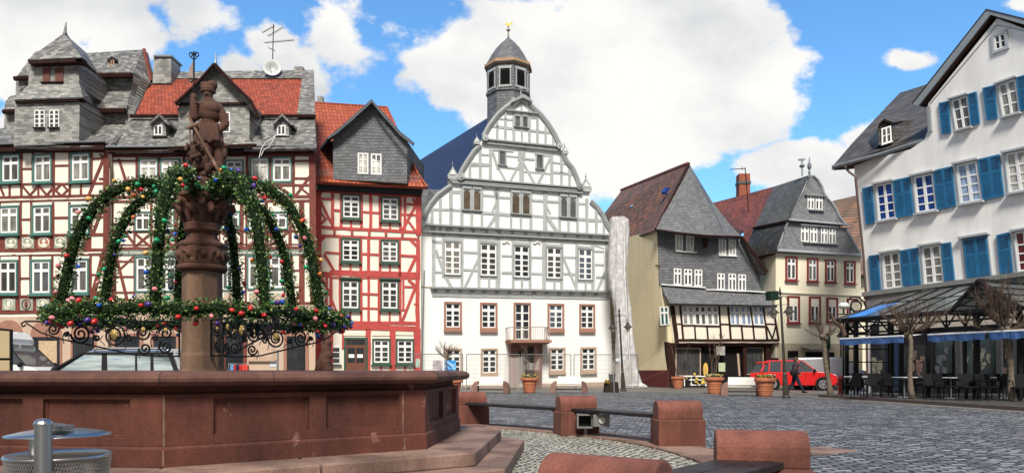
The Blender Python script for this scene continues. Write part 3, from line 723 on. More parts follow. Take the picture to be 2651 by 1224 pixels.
for j in range(0, 72):
    for _ in range(1 if j % 3 else 2):
        o = surf(ringpts[j], ringpts[j+1], .12, .3); o.z -= rnd.choice([0, 0, .04])
        sec = 'back' if ringpts[j].y > FC.y+.9 else ('left end' if ringpts[j].x < FC.x-1.35 else ('left front' if ringpts[j].x < FC.x-.4 else ('front centre' if ringpts[j].x < FC.x+.4 else ('right front' if ringpts[j].x < FC.x+1.35 else 'right end'))))
        egg(rnd.choice(['red', 'red', 'red', 'pink', 'violet', 'blue', 'red', 'violet']), o, 'the %s of the horizontal garland ring' % sec)
ordn = ['', 'first', 'second', 'third', 'fourth', 'fifth', 'sixth', 'seventh', 'eighth', 'ninth', 'tenth', 'eleventh', 'twelfth', 'thirteenth', 'fourteenth', 'fifteenth', 'sixteenth', 'seventeenth', 'eighteenth', 'nineteenth', 'twentieth', 'twenty first', 'twenty second', 'twenty third', 'twenty fourth', 'twenty fifth', 'twenty sixth']
eg = {}
for k, wh, p, o in EGGS: eg.setdefault((k, wh), []).append((p.x/p.y, p.z, o))
for (k, wh), l in eg.items():
    ring = 'ring' in wh; l.sort(key=lambda q: q[0] if ring else -q[1])
    for i, q in enumerate(l):
        q[2]['label'] = ('only glossy %s egg on %s' % (k, wh)) if len(l) == 1 else 'glossy %s egg on %s, %s %s' % (k, wh, ordn[min(i+1, 26)], 'from the left' if ring else 'from the top')

# ================================================================ BENCH PIERS, SEATS
wood_dark = mat('dark_stained_plank', (.028, .022, .023), .42, .5, 4, .25, 30)
plabs = ['rounded red sandstone bench pier half hidden behind the fountain corner', 'rounded red sandstone bench pier beside the open grey electric box', 'rounded red sandstone bench pier standing alone at the gap of the bench ring',
         'large rounded red sandstone bench pier at lower right carrying a dark seat', 'rounded red sandstone bench pier cut off by the bottom of the picture']
for i, p in enumerate(piers):
    dr = (p-FC); a = math.atan2(dr.y, dr.x)
    if i == 0: a += R(-30)
    if i == 1: a += R(-20)
    if i == 2: a += R(-8)
    if i == 3: a += R(22)
    if i == 4: a += R(18)
    m3 = Matrix.Rotation(a, 3, 'Z'); T = lambda x, y, z: p+m3 @ Vector((x, y, z))
    t = thing('bench_pier', plabs[i], 'bench pier', p, group='sandstone piers of the bench ring')
    b = MB(); h1 = .415; hw, hd = .35, .25
    b.extr([T(-hw, -hd, h1), T(hw, -hd, h1), T(hw, hd, h1), T(-hw, hd, h1)], (0, 0, -h1)); b.build('pier_base', sand_pier, t, bevel=.02)
    b = MB(); pr = []
    for k in range(13):
        q = math.pi*k/12; pr.append(T(-.335, .17*math.cos(q), .53+.155*math.sin(q)))
    pr = [T(-.335, .17, h1-.002)]+pr+[T(-.335, -.17, h1-.002)]
    b.extr(pr, m3 @ Vector((.67, 0, 0))); b.build('pier_head', sand_pier, t, bevel=.014)
def plank(a, b_, lab, wd=.42, z=.47):
    d = (b_-a).normalized(); s_ = Vector((-d.y, d.x, 0)); b = MB(); t = thing('plank_bench', lab, 'bench seat', (a+b_)/2, group='dark plank seats between the bench piers')
    for k in (0, 1):
        o0, o1 = -wd/2+k*(wd/2+.006), (wd/2-.006 if k else -.006)
        q = [a+s_*o0, b_+s_*o0, b_+s_*o1, a+s_*o1]; b.extr([Vector((v.x, v.y, z)) for v in q], (0, 0, -.055))
    b.build('plank', wood_dark, t, bevel=.006)
    b = MB()
    for e in (.1, .9):
        c = a.lerp(b_, e); b.box((c.x, c.y, z-.065), (.08, wd*.8, .02), math.atan2(d.y, d.x))
    b.build('iron_strap', black_metal, t)
def between(i, j): 
    a, c = piers[i], piers[j]; d = (c-a).normalized(); return a+d*.12, c-d*.12
plank(*between(0, 1), 'long dark plank seat between the fountain corner pier and the electric box pier')
plank(*between(1, 2), 'dark plank seat in front of the blue cobbles ending at the lone pier')
plank(*between(3, 4), 'wide glossy dark plank seat in the foreground at the bottom of the picture', wd=.46)
plank(piers[4]+Vector((-.3, -.3, 0)), piers[4]+Vector((-1.6, -1.2, 0)), 'dark plank seat below the picture edge') if False else None
t = thing('electric_box', 'open grey metal electric box with its door ajar under the bench seat', 'electric box', gp(1508, 12.4))
def pbox(b, x0, y0, x1, y1, D, dep): b.extr([at(x0, y0, D), at(x1, y0, D), at(x1, y1, D), at(x0, y1, D)], (0, dep, 0))
grey_box = mat('galvanised_sheet', (.20, .20, .19), .5, .2, 6, .05, 30, metal=.4)
b = MB()
for q in ((1494, 1071, 1535, 1075), (1494, 1104, 1535, 1108), (1494, 1075, 1498, 1104), (1531, 1075, 1535, 1104)): pbox(b, *q, 12.35, .22)
b.build('box_body', grey_box, t)
b = MB(); pbox(b, 1498, 1075, 1531, 1104, 12.5, .05); b.build('box_interior', dark_void, t)
b = MB(); pbox(b, 1536, 1072, 1579, 1103, 12.2, .02); b.build('box_door', grey_box, t)
b = MB(); b.tube([at(1559, 1087, 12.2), at(1559, 1087, 12.17)], .055, 16); b.build('round_plate', mat('pale_plate', (.5, .48, .42), .5), t)
b = MB(); b.tube([at(1516, 1108, 12.5), gp(1516, 12.5)], .03, 8); b.build('support', grey_box, t)

# ================================================================ LITTER BIN
chrome = mat('stainless_steel', (.42, .41, .40), .33, .1, 6, .03, 30, metal=1)
TB = gp(112, 3.3); t = thing('litter_bin', 'stainless steel litter bin with a domed hood and perforated basket before the fountain', 'litter bin', TB)
zt = lambda y, D=3.3: EYE+(HY-y)/FPX*D
b = MB(); b.tube([TB, TB+Vector((0, 0, zt(1099)))], .036, 20); b.lathe(TB, [(.039, zt(1099)), (.039, zt(1095)), (.034, zt(1089)), (.022, zt(1084)), (.004, zt(1082))], 20); b.build('post', chrome, t, smooth=False)
C2 = gp(153, 3.52); b = MB(); b.lathe(C2, [(.225, zt(1127, 3.5)), (.224, zt(1124, 3.5)), (.18, zt(1118, 3.5)), (.12, zt(1112, 3.5)), (.05, zt(1109, 3.5)), (.004, zt(1108, 3.5))], 40); b.build('hood', chrome, t, smooth=True)
b = MB(); b.tube([gp(88, 3.45)+Vector((0, 0, zt(1126, 3.45))), gp(88, 3.45)+Vector((0, 0, zt(1200, 3.45)))], .021, 14); b.box((gp(150, 3.42).x, 3.42, zt(1103, 3.42)), (.10, .09, .02), 0, .12)
b.build('hood_arm', chrome, t)
b = MB(); zr = zt(1176, 3.55); prof = [(.215, zr+.006), (.222, zr+.010), (.228, zr+.004), (.228, zr-.006), (.222, zr-.010), (.215, zr-.006), (.213, zr)]
C3 = gp(152, 3.52); b.lathe(C3, prof, 48); b.build('basket_rim', chrome, t, smooth=True)
b = MB(); nz, na = 26, 110; H = .36
for s_ in (1, -1):
    for k in range(na):
        pts = []
        for j in range(9):
            f = j/8; a = 2*math.pi*(k+s_*f*9)/na; r_ = .221-.035*f; pts.append(C3+Vector((math.cos(a)*r_, math.sin(a)*r_, zr-.008-H*f)))
        b.tube(pts, .0026, 4, False)
b.lathe(C3, [(.19, zr-H-.01), (.185, zr-H)], 40); b.build('basket_mesh', mat('basket_steel', (.42, .41, .40), .35, .2, 6, 0, metal=.9), t)
# ================================================================ HOUSES
def wallblock(F, pts, depth, name, m, parent, o1=0):
    b = MB(); F.prism(b, pts, -depth, o1); return b.build(name, m, parent)
def poly(name, m, parent, faces, th=.10):
    """roof or wall sheets from sight lines with real distances (px, py, D), given a thickness"""
    b = MB()
    for f in faces: b.extr([at(*p) for p in f], (0, th, -th))
    return b.build(name, m, parent)
# ---- HOUSE A: far left timber house with slate tower
FA = Fac(0, 39.0, 285, 37.9, k=-.000155, yh=815)
ha = thing('timber_house', 'oxblood and white half timbered house with carved panels and slate roof tower, far left', 'house', gp(150, 38.4))
wallblock(FA, [(-160, 393), (288, 388), (286, 1010), (-160, 1010)], 5, 'wall', plaster_infill, ha)
Z = zc(0, 370, 2.702)
tm = MB()
rows = [  # posts, rails, braces in zoom units (2.702 per px)
 (-30, 62, 745, 60, 20), (-30, 292, 745, 283, 15), (-30, 382, 745, 366, 16), (-30, 412, 745, 392, 10),
 (-30, 650, 735, 640, 18), (-30, 752, 740, 748, 20), (-30, 786, 740, 780, 10), (-30, 1072, 735, 1066, 16), (-30, 1186, 735, 1182, 16),
 (160, 181, 228, 181, 10), (385, 160, 483, 158, 14), (155, 536, 222, 535, 14), (380, 524, 480, 522, 14), (145, 946, 215, 945, 12), (372, 940, 480, 938, 12),
 (700, 80, 735, 110, 14), (727, 110, 625, 362, 19), (645, 113, 722, 108, 12), (695, 252, 735, 250, 12),
 (735, 760, 640, 1110, 34), (640, 922, 740, 918, 12), (645, 1052, 740, 1048, 12), (700, 790, 740, 830, 16), (735, 420, 650, 640, 20), (645, 520, 735, 516, 12),
 (157, 300, 212, 366, 13), (212, 366, 270, 300, 13), (275, 300, 330, 366, 13), (330, 366, 385, 300, 13), (390, 330, 432, 285, 13), (432, 285, 475, 330, 13), (475, 330, 432, 372, 13), (432, 372, 390, 330, 13),
 (0, 300, 28, 366, 13)]
for x, y0, y1, w_ in ((152, 65, 378, 14), (232, 65, 290, 14), (376, 65, 378, 17), (490, 65, 378, 17), (641, 65, 290, 16), (70, 298, 376, 12), (270, 298, 376, 12), (568, 298, 376, 14), (5, 65, 290, 8),
                      (148, 415, 750, 13), (222, 415, 645, 13), (374, 415, 750, 15), (487, 415, 750, 15), (639, 415, 645, 16), (140, 790, 1186, 13), (216, 790, 1070, 13), (368, 790, 1186, 15), (483, 790, 1186, 15), (636, 790, 1070, 14), (3, 420, 645, 8), (0, 790, 1070, 8), (570, 290, 376, 10)):
    rows.append((x, y0, x, y1, w_))
FA.bars(tm, Z, rows, 0, .035, 2.702)
for z0, z1 in ((60, 384), (400, 755), (765, 1190)): FA.bar(tm, Z(748, z0), Z(744, z1), 38/2.702, 0, .06)
# parapet board fields
for y0, y1 in ((655, 748), (1078, 1184)): FA.slab(tm, [Z(-30, y0), Z(640, y0-6), Z(640, y1-6), Z(-30, y1)], 0, .025)
tm.build('timber_frame', timber_brown, ha)
sl_ = MB()
for k in range(6):
    x = -10+k*125
    for y in (393, 773): FA.slab(sl_, [Z(x, y-k*3+6), Z(x+100, y-k*3+3), Z(x+100, y-k*3+11), Z(x, y-k*3+14)], .03, .05)
sl_.build('white_slot', plaster_infill, ha)
for (x0, y0, x1, y1) in ((10, 80, 148, 280), (235, 80, 370, 280), (497, 70, 638, 275), (-5, 440, 140, 642), (228, 436, 368, 640), (487, 432, 632, 640), (-10, 818, 130, 1058), (218, 815, 365, 1060), (478, 808, 628, 1054)):
    window(FA, ha, FA.q(*Z(x0, y0), *Z(x1, y1)), teal_paint, .075, fw=.10, cols=1, tr=.30, pane=g_curt if y0 < 700 else g_grey, proud=.09, sill=teal_paint, mw=.07)
carv = [mat('carved_teal_panel', (.33, .38, .31), .8, .35, 14, .8, 30), mat('carved_red_panel', (.40, .16, .12), .8, .5, 16, .8, 30)]
for i, x in enumerate((40, 157, 270, 385, 500)):
    b = MB(); q = FA.q(*Z(x, 660-i), *Z(x+86, 740-i)); FA.slab(b, q, .02, .05); cpt = FA.q(*Z(x+12, 670-i), *Z(x+74, 730-i))
    o = b.build('carved_panel', carv[1 if i == 2 else 0], ha)
    r_ = MB(); c = bil(q, .5, .5); r_.tube([FA.p(c[0]+math.cos(a*.5236)*13, c[1]+math.sin(a*.5236)*12.5, .055) for a in range(13)], .035, 5); r_.ell(FA.p(c[0], c[1]-3, .06), (.10, .05, .12)); r_.ell(FA.p(c[0], c[1]+7, .06), (.17, .04, .10)); r_.build('relief', plaster_cream, o)
for i, x in enumerate((22, 145, 260)):
    b = MB(); q = FA.q(*Z(x, 1088), *Z(x+90, 1170)); FA.slab(b, q, .02, .05); o = b.build('carved_panel', carv[0], ha)
    r_ = MB(); c = bil(q, .5, .5); r_.tube([FA.p(c[0]+math.cos(a*.5236)*11, c[1]+math.sin(a*.5236)*13, .055) for a in range(13)], .03, 5); r_.ell(FA.p(c[0], c[1], .06), (.10, .05, .2)); r_.build('relief', plaster_cream if i != 1 else timber_brown, o)
# ground floor
gf = MB(); FA.slab(gf, [(-160, 822), (286, 816), (286, 1012), (-160, 1012)], 0, .05); gf.build('ground_floor_wall', plaster_rose, ha)
def arch_op(F, x0, x1, ytop, yl, parent, m1=stone_frame, pane=dark_void):
    b = MB(); n = 12; xm = (x0+x1)/2; rx = (x1-x0)/2; ry = yl-ytop
    pts = [(xm-rx*math.cos(math.pi*k/n), yl-ry*math.sin(math.pi*k/n)) for k in range(n+1)]
    F.prism(b, [(x0, yl+6)]+pts+[(x1, yl+6)], .05, .09); F.slab(b, F.q(x0, yl+6, x0+5, 1010), .05, .09); F.slab(b, F.q(x1-5, yl+6, x1, 1010), .05, .09)
    o = b.build('shop_arch', m1, parent); p = MB(); F.slab(p, F.q(x0+5, yl+6, x1-5, 1010), .04, .065); p.build('shop_pane', pane, o); return o
for x0, x1 in ((-10, 62), (82, 163), (186, 252)): arch_op(FA, x0, x1, 828, 866, ha, pane=g_dark)
sg = MB(); FA.slab(sg, FA.q(103, 882, 150, 945), .06, .08); sg.build('shop_display', mat('tan_display', (.55, .40, .25), .7, .3, 6), ha)  # display panel in a mottled tan colour
# cornice / eave of A
b = MB(); FA.slab(b, [(-160, 385), (284, 375), (284, 392), (-160, 402)], .0, .40); b.build('eaves_soffit', timber_dark, ha)
b = MB(); FA.bar(b, (-160, 384), (288, 373), 4, .40, .52); b.build('gutter', zinc, ha)
DA = FA.D
def az(x, y, d): X, Y = zc(0, 30, 2.702)(x, y); return (X, Y, d)
fr = 37.9
# roof slopes (lower mansard) behind the tower
poly('roof_slope', slate_old, ha, [[az(-80, 820, 41.0), az(100, 812, 40.6), az(100, 935, 38.4), az(-80, 940, 38.8)],
    [az(700, 795, 40.2), az(880, 790, 40.2), az(770, 940, 37.6), az(560, 945, 37.6)], [az(95, 812, 40.6), az(700, 795, 40.2), az(585, 945, 37.7), az(95, 945, 38.2)]])
poly('upper_wall', slate_wall, ha, [[az(640, 705, 40.3), az(880, 705, 40.3), az(885, 800, 40.3), az(600, 800, 40.3)], [az(30, 690, 40.9), az(110, 688, 40.9), az(110, 818, 40.9), az(28, 818, 40.9)],
    [az(660, 460, 41.4), az(925, 455, 41.4), az(915, 600, 41.4), az(655, 600, 41.4)], [az(112, 470, 41.8), az(215, 465, 41.8), az(215, 600, 41.8), az(108, 600, 41.8)]], .3)
poly('middle_slope', slate_old, ha, [[az(655, 565, 41.3), az(915, 555, 41.3), az(882, 690, 40.0), az(660, 690, 40.0)], [az(70, 590, 41.8), az(108, 585, 41.8), az(110, 700, 40.7), az(25, 700, 40.7), az(38, 630, 41.3)]])
poly('upper_slope', slate_old, ha, [[az(600, 292, 43.5), az(1005, 266, 43.5), az(928, 440, 41.0), az(640, 442, 41.0)], [az(245, 282, 43.5), az(330, 260, 43.5), az(215, 470, 41.5), az(105, 470, 41.5), az(170, 385, 42.5)]])
b = MB()
for p, q in (((640, 450), (925, 448)), ((660, 698), (880, 695))): b.tube([at(*az(*p, 40.9 if p[1] < 500 else 39.9)), at(*az(*q, 40.9 if p[1] < 500 else 39.9))], .16, 6)
for p, q, d in (((100, 470), (205, 464), 41.3), ((22, 702), (105, 698), 40.6)): b.tube([at(*az(*p, d)), at(*az(*q, d))], .13, 6)
b.build('roof_gutter', timber_dark, ha)
# stepped slate verge on the right side towards house B
vg = MB()
pth = [(1008, 268, 43.4), (935, 430, 41.0), (915, 560, 41.0), (885, 700, 40.2), (872, 800, 40.0), (775, 945, 37.6)]
oth = [(1060, 482, 42.5), (1045, 500, 42.0), (990, 610, 41.6), (935, 720, 40.4), (905, 800, 40.0), (785, 965, 37.7)]
for i in range(5): vg.extr([at(*az(*pth[i])), at(*az(*oth[i])), at(*az(*oth[i+1])), at(*az(*pth[i+1]))], (0, .5, 0))
vg.build('verge_cladding', slate_old, ha)
vb = MB()
vb.tube([at(*az(1008, 266, 43.3)), at(*az(1030, 370, 42.7)), at(*az(1060, 488, 42.3))], .10, 5); vb.build('verge_board', timber_brown, ha)
vr = MB()
for k in range(34):
    t = k/33; j = min(4, int(t*5)); f = t*5-j
    pa = at(*az(*pth[j])).lerp(at(*az(*pth[j+1])), f); pb = at(*az(*oth[j])).lerp(at(*az(*oth[j+1])), f)
    if t > .12: vr.extr([pa.lerp(pb, .45)+Vector((0, -.04, 0)), pb+Vector((.03, -.07, .0)), pb+Vector((.02, -.07, -.10)), pa.lerp(pb, .45)+Vector((0, -.04, -.12))], (0, .05, 0))
vr.build('verge_slate', slate_wall, ha)
# tower
tw = MB(); tw.extr([at(*az(105, 625, fr)), at(*az(558, 612, fr)), at(*az(552, 925, fr)), at(*az(98, 938, fr))], (.0, 2.6, 0)); tw.build('tower_lower_block', slate_wall, ha)
tw = MB(); tw.extr([at(*az(203, 365, fr+.6)), at(*az(552, 352, fr+.6)), at(*az(553, 525, fr+.6)), at(*az(198, 530, fr+.6))], (0, 3.0, 0)); tw.build('tower_upper_block', slate_wall, ha)
poly('tower_skirt_roof', slate_wall, ha, [[az(200, 515, fr+.55), az(555, 508, fr+.55), az(578, 598, fr-.25), az(95, 615, fr-.25)], [az(555, 508, fr+.55), az(655, 585, fr+3.0), az(672, 670, fr+3.0), az(578, 598, fr-.25)], [az(200, 515, fr+.55), az(215, 500, fr+3), az(130, 600, fr+3.2), az(95, 615, fr-.25)]], .06)
poly('tower_roof', slate_old, ha, [[az(447, 152, fr+1.6), az(478, 168, fr+2.2), az(572, 320, fr+.1), az(190, 338, fr+.1)], [az(447, 152, fr+1.6), az(600, 285, fr+3.6), az(692, 436, fr+3.8), az(572, 320, fr+.1)], [az(447, 152, fr+1.6), az(190, 338, fr+.1), az(240, 330, fr+3.8)]], .08)
b = MB(); b.extr([at(*az(192, 340, fr+.15)), at(*az(572, 322, fr+.15)), at(*az(570, 350, fr+.15)), at(*az(203, 366, fr+.15))], (0, .5, 0)); b.extr([at(*az(572, 322, fr+.15)), at(*az(690, 437, fr+3.7)), at(*az(680, 462, fr+3.7)), at(*az(570, 350, fr+.15))], (-.3, 0, 0))
b.extr([at(*az(105, 617, fr-.15)), at(*az(578, 602, fr-.15)), at(*az(576, 625, fr-.15)), at(*az(108, 640, fr-.15))], (0, .25, 0)); b.extr([at(*az(578, 602, fr-.15)), at(*az(676, 682, fr+3)), at(*az(668, 705, fr+3)), at(*az(576, 625, fr-.15))], (-.2, 0, 0)); b.build('tower_eaves_board', timber_dark, ha)
b = MB(); b.tube([at(*az(456, 160, fr+1.7)), at(*az(458, 120, fr+1.7)), at(*az(463, 75, fr+1.7))], [.11, .06, .02], 8); b.build('tower_finial', slate_old, ha)
FT = Fac(40, fr, 207, fr-.0, k=0)
def aq(x0, y0, x1, y1): return [(x0/2.702, 30+y0/2.702), (x1/2.702, 30+y0/2.702-.8), (x1/2.702, 30+y1/2.702-.8), (x0/2.702, 30+y1/2.702)]
for x0, x1 in ((242, 315), (346, 416)): window(FT, ha, aq(x0, 692, x1, 815), sill=timber_dark, cols=1, vs=(.25, .5, .75), pane=g_dark, fw=.09, mw=.10, proud=.05)
FT2 = Fac(74, fr+.6, 205, fr+.6)
for x0, x1 in ((303, 352), (391, 444)):
    b = MB(); FT2.slab(b, aq(x0, 396, x1, 497), 0, .06); o = b.build('tower_shutter', oxide_paint, ha)
b = MB(); b.extr([at(*az(597, 445, fr+2.0)), at(*az(626, 470, fr+2.7)), at(*az(622, 552, fr+2.7)), at(*az(594, 530, fr+2.0))], (-.06, 0, 0)); b.build('tower_shutter', oxide_paint, ha)
b = MB(); FT2.slab(b, aq(290, 497, 447, 504), 0, .14); b.build('tower_sill', timber_dark, ha)
# little roof dormer
b = MB(); q = [az(755, 335, 42.0), az(802, 332, 42.0), az(802, 380, 42.0), az(755, 382, 42.0)]; b.extr([at(*p) for p in q], (0, 1, 0)); b.build('dormer_wall', oxide_paint, ha)
poly('dormer_roof', slate_old, ha, [[az(745, 340, 41.8), az(778, 311, 41.8), az(778, 311, 43), az(745, 335, 43)], [az(778, 311, 41.8), az(818, 335, 41.8), az(830, 330, 43), az(778, 311, 43)]], .08)
FD = Fac(279, 41.95, 297, 41.95); window(FD, ha, aq(757, 340, 800, 378), cols=1, frame=plaster_rose, pane=oxide_paint, fw=.1, proud=.03)
# downpipe A/B
b = MB(); b.tube([FA.p(286, 392, .25), FA.p(289, 402, .22), FA.p(291, 440, .12), FA.p(288, 660, .1), FA.p(285, 1000, .1)], .05, 8); b.build('downpipe', brown_pipe, ha)

# ---- HOUSE B
FB = Fac(285, 38.0, 812, 38.3, k=-.00002, yh=900)
hb = thing('timber_house', 'brown and white half timbered house with old red tiled roof behind the fountain statue', 'house', gp(550, 38.1))
b = MB(); b.extr([FB.p(x, y, 0) for x, y in ((289, 386), (812, 384), (812, 1010), (289, 1010))], (-2.4, 8, 0)); b.build('wall', plaster_infill, hb)
Z = zc(280, 370, 2.123)
tm = MB(); rows = [(15, 68, 1130, 62, 26), (15, 236, 1130, 232, 12), (15, 298, 1115, 294, 14), (15, 322, 1115, 318, 12), (15, 580, 1140, 576, 15), (15, 560, 1140, 556, 6), (15, 880, 1140, 880, 14), (15, 487, 1140, 485, 10),
 (20, 100, 160, 100, 8), (60, 90, 105, 230, 14), (85, 205, 160, 205, 10), (95, 212, 155, 290, 12), (35, 290, 60, 230, 12), (1025, 100, 1112, 100, 10), (1025, 195, 1112, 195, 10), (1112, 180, 1030, 292, 14), (1050, 240, 1112, 290, 10),
 (790, 235, 850, 290, 14), (920, 235, 860, 290, 14), (930, 235, 1010, 290, 14), (740, 290, 780, 236, 12),
 (60, 445, 145, 555, 14), (25, 565, 85, 470, 10), (20, 445, 150, 445, 9), (150, 497, 235, 570, 12), (235, 497, 150, 570, 12), (880, 490, 990, 570, 12), (990, 490, 880, 570, 12), (770, 490, 870, 570, 12), (870, 490, 770, 570, 12), (380, 445, 440, 560, 12), (440, 490, 380, 570, 12), (640, 560, 735, 440, 14), (620, 490, 740, 570, 10), (240, 497, 372, 570, 12), (372, 497, 240, 570, 12),
 (45, 625, 110, 880, 17), (30, 650, 140, 650, 9), (30, 735, 140, 735, 9), (30, 820, 140, 820, 9), (60, 700, 140, 625, 10), (1010, 700, 1060, 700, 9), (1012, 790, 1060, 790, 9), (1040, 850, 1060, 800, 10), (1020, 880, 1060, 820, 14), (385, 700, 430, 700, 10), (385, 800, 430, 800, 10), (1010, 440, 1060, 560, 12)]
for x, y0, y1, w_ in ((22, 65, 295, 8), (160, 65, 300, 14), (283, 80, 300, 16), (418, 65, 300, 14), (632, 65, 300, 14), (765, 65, 300, 16), (892, 75, 232, 12), (1020, 65, 300, 14), (20, 325, 580, 22), (145, 325, 580, 10), (238, 325, 580, 12), (375, 325, 580, 18), (440, 325, 580, 10), (612, 325, 580, 10), (735, 325, 580, 20), (760, 325, 580, 10), (870, 325, 580, 16), (1000, 325, 580, 18),
                      (32, 620, 880, 24), (147, 620, 880, 12), (385, 620, 880, 16), (700, 620, 880, 16), (757, 620, 880, 12), (1008, 620, 880, 14), (895, 485, 575, 8), (1065, 325, 880, 30)):
    rows.append((x, y0, x, y1, w_))
FB.bars(tm, Z, rows, 0, .035, 2.123)
FB.bar(tm, Z(1122, 62), Z(1130, 880), 36/2.123, 0, .06)
tm.build('timber_frame', timber_brown, hb)
b = MB(); FB.slab(b, [Z(15, 594), Z(1110, 590), Z(1110, 612), Z(15, 616)], 0, .07); b.build('inscription_beam', mat('grey_green_beam', (.20, .25, .22), .7, .2, 5), hb)
b = MB()
for k in range(120):
    x = 25+k*9; 
    if rnd.random() < .85: FB.slab(b, [Z(x, 600), Z(x+rnd.uniform(3, 6), 600), Z(x+rnd.uniform(3, 6), 609), Z(x, 609)], .07, .078)
b.build('carved_lettering', plaster_cream, hb)
for (x0, y0, x1, y1, c, pn) in ((170, 85, 278, 228, 1, g_pale), (288, 88, 397, 227, 1, g_pale), (425, 95, 508, 225, 1, g_curt), (645, 95, 745, 225, 1, g_curt), (780, 80, 887, 218, 1, g_pale), (900, 78, 1012, 218, 1, g_curt),
                            (148, 378, 236, 486, 1, g_curt), (262, 350, 368, 480, 1, g_curt), (448, 370, 520, 480, 1, g_curt), (622, 375, 728, 476, 1, g_curt), (770, 372, 858, 480, 1, g_curt), (880, 378, 990, 478, 1, g_curt),
                            (150, 622, 260, 820, 1, g_grey), (266, 622, 380, 818, 1, g_grey), (626, 618, 688, 810, 1, g_grey), (765, 616, 880, 806, 1, g_curt), (884, 616, 1002, 804, 1, g_curt)):
    window(FB, hb, FB.q(*Z(x0, y0), *Z(x1, y1)), teal_paint, .065, fw=.10, cols=c, tr=.30, pane=pn, proud=.09, mw=.07)
for x0, x1 in ((152, 262), (272, 378), (640, 690), (775, 880), (890, 995)):
    b = MB(); q = FB.q(*Z(x0, 824), *Z(x1, 874)); FB.slab(b, q, .02, .05); o = b.build('painted_panel', carv[0], hb)
    r_ = MB()
    for k in range(9):
        c = bil(q, .1+.1*k, .5+.25*math.sin(k*2.2)); r_.ell(FB.p(*c, .055), (.10, .03, .09), 7, 5)
    r_.build('relief', plaster_rose, o)
gf = MB(); FB.slab(gf, [Z(15, 892), Z(1140, 892), Z(1140, 1300), Z(15, 1300)], 0, .05); gf.build('ground_floor_wall', plaster_rose, hb)
for x0, x1, m_ in ((292, 372, stone_frame), (392, 466, stone_frame), (578, 640, timber_brown), (736, 800, stone_frame)):
    b = MB(); q = FB.q(x0, 862, x1, 1010); FB.slab(b, [q[0], q[1], (q[1][0], q[1][1]+8), (q[0][0], q[0][1]+8)], .05, .12); FB.slab(b, FB.q(x0, 870, x0+8, 1010), .05, .12); FB.slab(b, FB.q(x1-8, 870, x1, 1010), .05, .12)
    o = b.build('shop_front', m_, hb); p = MB(); FB.slab(p, FB.q(x0+8, 870, x1-8, 1008), .04, .07); p.build('shop_pane', g_dark, o)
window(FB, hb, FB.q(648, 866, 712, 930), stone_pale, .12, fw=.06, cols=1, vs=(.33, .66), pane=g_dark, proud=.09, sill=stone_pale)
b = MB(); FB.slab(b, FB.q(700, 933, 716, 949), .05, .07); b.build('house_notice', mat('notice_paper', (.55, .60, .66), .5), hb)
b = MB(); FB.bar(b, (720, 905), (720, 960), 4, .05, .12); b.build('rain_pipe', zinc, hb)
# balcony with lattice under the central dormer
b = MB(); FB.slab(b, FB.q(452, 396, 640, 404), .0, .75); FB.bar(b, (452, 456), (645, 456), 4, .65, .75); FB.bar(b, (452, 478), (645, 478), 5, .0, .75)
for k in range(38): FB.bar(b, (454+k*5.05, 456), (454+k*5.05, 478), 1.6, .68, .71)
b.build('balcony', timber_dark, hb)
# roofs of B
def bz(x, y, d): X, Y = zc(300, 30, 2.585)(x, y); return (X, Y, d)
b = MB(); FB.slab(b, [(288, 388), (814, 385), (814, 398), (288, 401)], 0, .45); b.build('eaves_soffit', timber_dark, hb)
b = MB(); FB.bar(b, (288, 388), (816, 384), 4, .45, .58); b.build('gutter', zinc, hb)
poly('lower_slope', slate_old, hb, [[bz(100, 700, 39.9), bz(1330, 690, 39.9), bz(1342, 912, 37.6), bz(-10, 935, 37.6)]])
poly('slate_verge', slate_old, hb, [[bz(1252, 398, 43.2), bz(1322, 390, 43.2), bz(1334, 702, 39.5), bz(1212, 690, 39.5)], [bz(240, 405, 43.3), bz(400, 405, 43.3), bz(390, 450, 42.9), bz(235, 465, 42.9)]], .09)
poly('ridge_slate', slate_old, hb, [[bz(235, 405, 43.32), bz(1322, 392, 43.32), bz(1322, 445, 42.75), bz(380, 448, 42.75)]], .09)
poly('tile_roof', tile_old, hb, [[bz(385, 442, 43.0), bz(1262, 444, 43.0), bz(1216, 690, 39.7), bz(130, 690, 39.7), bz(220, 490, 42.3), bz(355, 488, 42.3)]], .12)
b = MB(); b.tube([at(*bz(95, 700, 39.5)), at(*bz(1334, 700, 39.45))], .10, 6); b.build('kink_gutter', timber_dark, hb)
b = MB(); b.extr([at(*bz(254, 296, 42.2)), at(*bz(368, 296, 42.2)), at(*bz(370, 480, 42.2)), at(*bz(246, 480, 42.2))], (0, 1.2, 0)); o = b.build('chimney', slate_wall, hb)
b = MB(); b.extr([at(*bz(250, 290, 42.1)), at(*bz(373, 290, 42.1)), at(*bz(373, 302, 42.1)), at(*bz(250, 302, 42.1))], (0, 1.4, 0)); b.build('chimney_cap', zinc, o)
b = MB(); b.extr([at(*bz(1192, 368, 43.2)), at(*bz(1250, 368, 43.2)), at(*bz(1250, 410, 43.2)), at(*bz(1192, 410, 43.2))], (0, .8, 0)); b.build('chimney', slate_wall, hb)
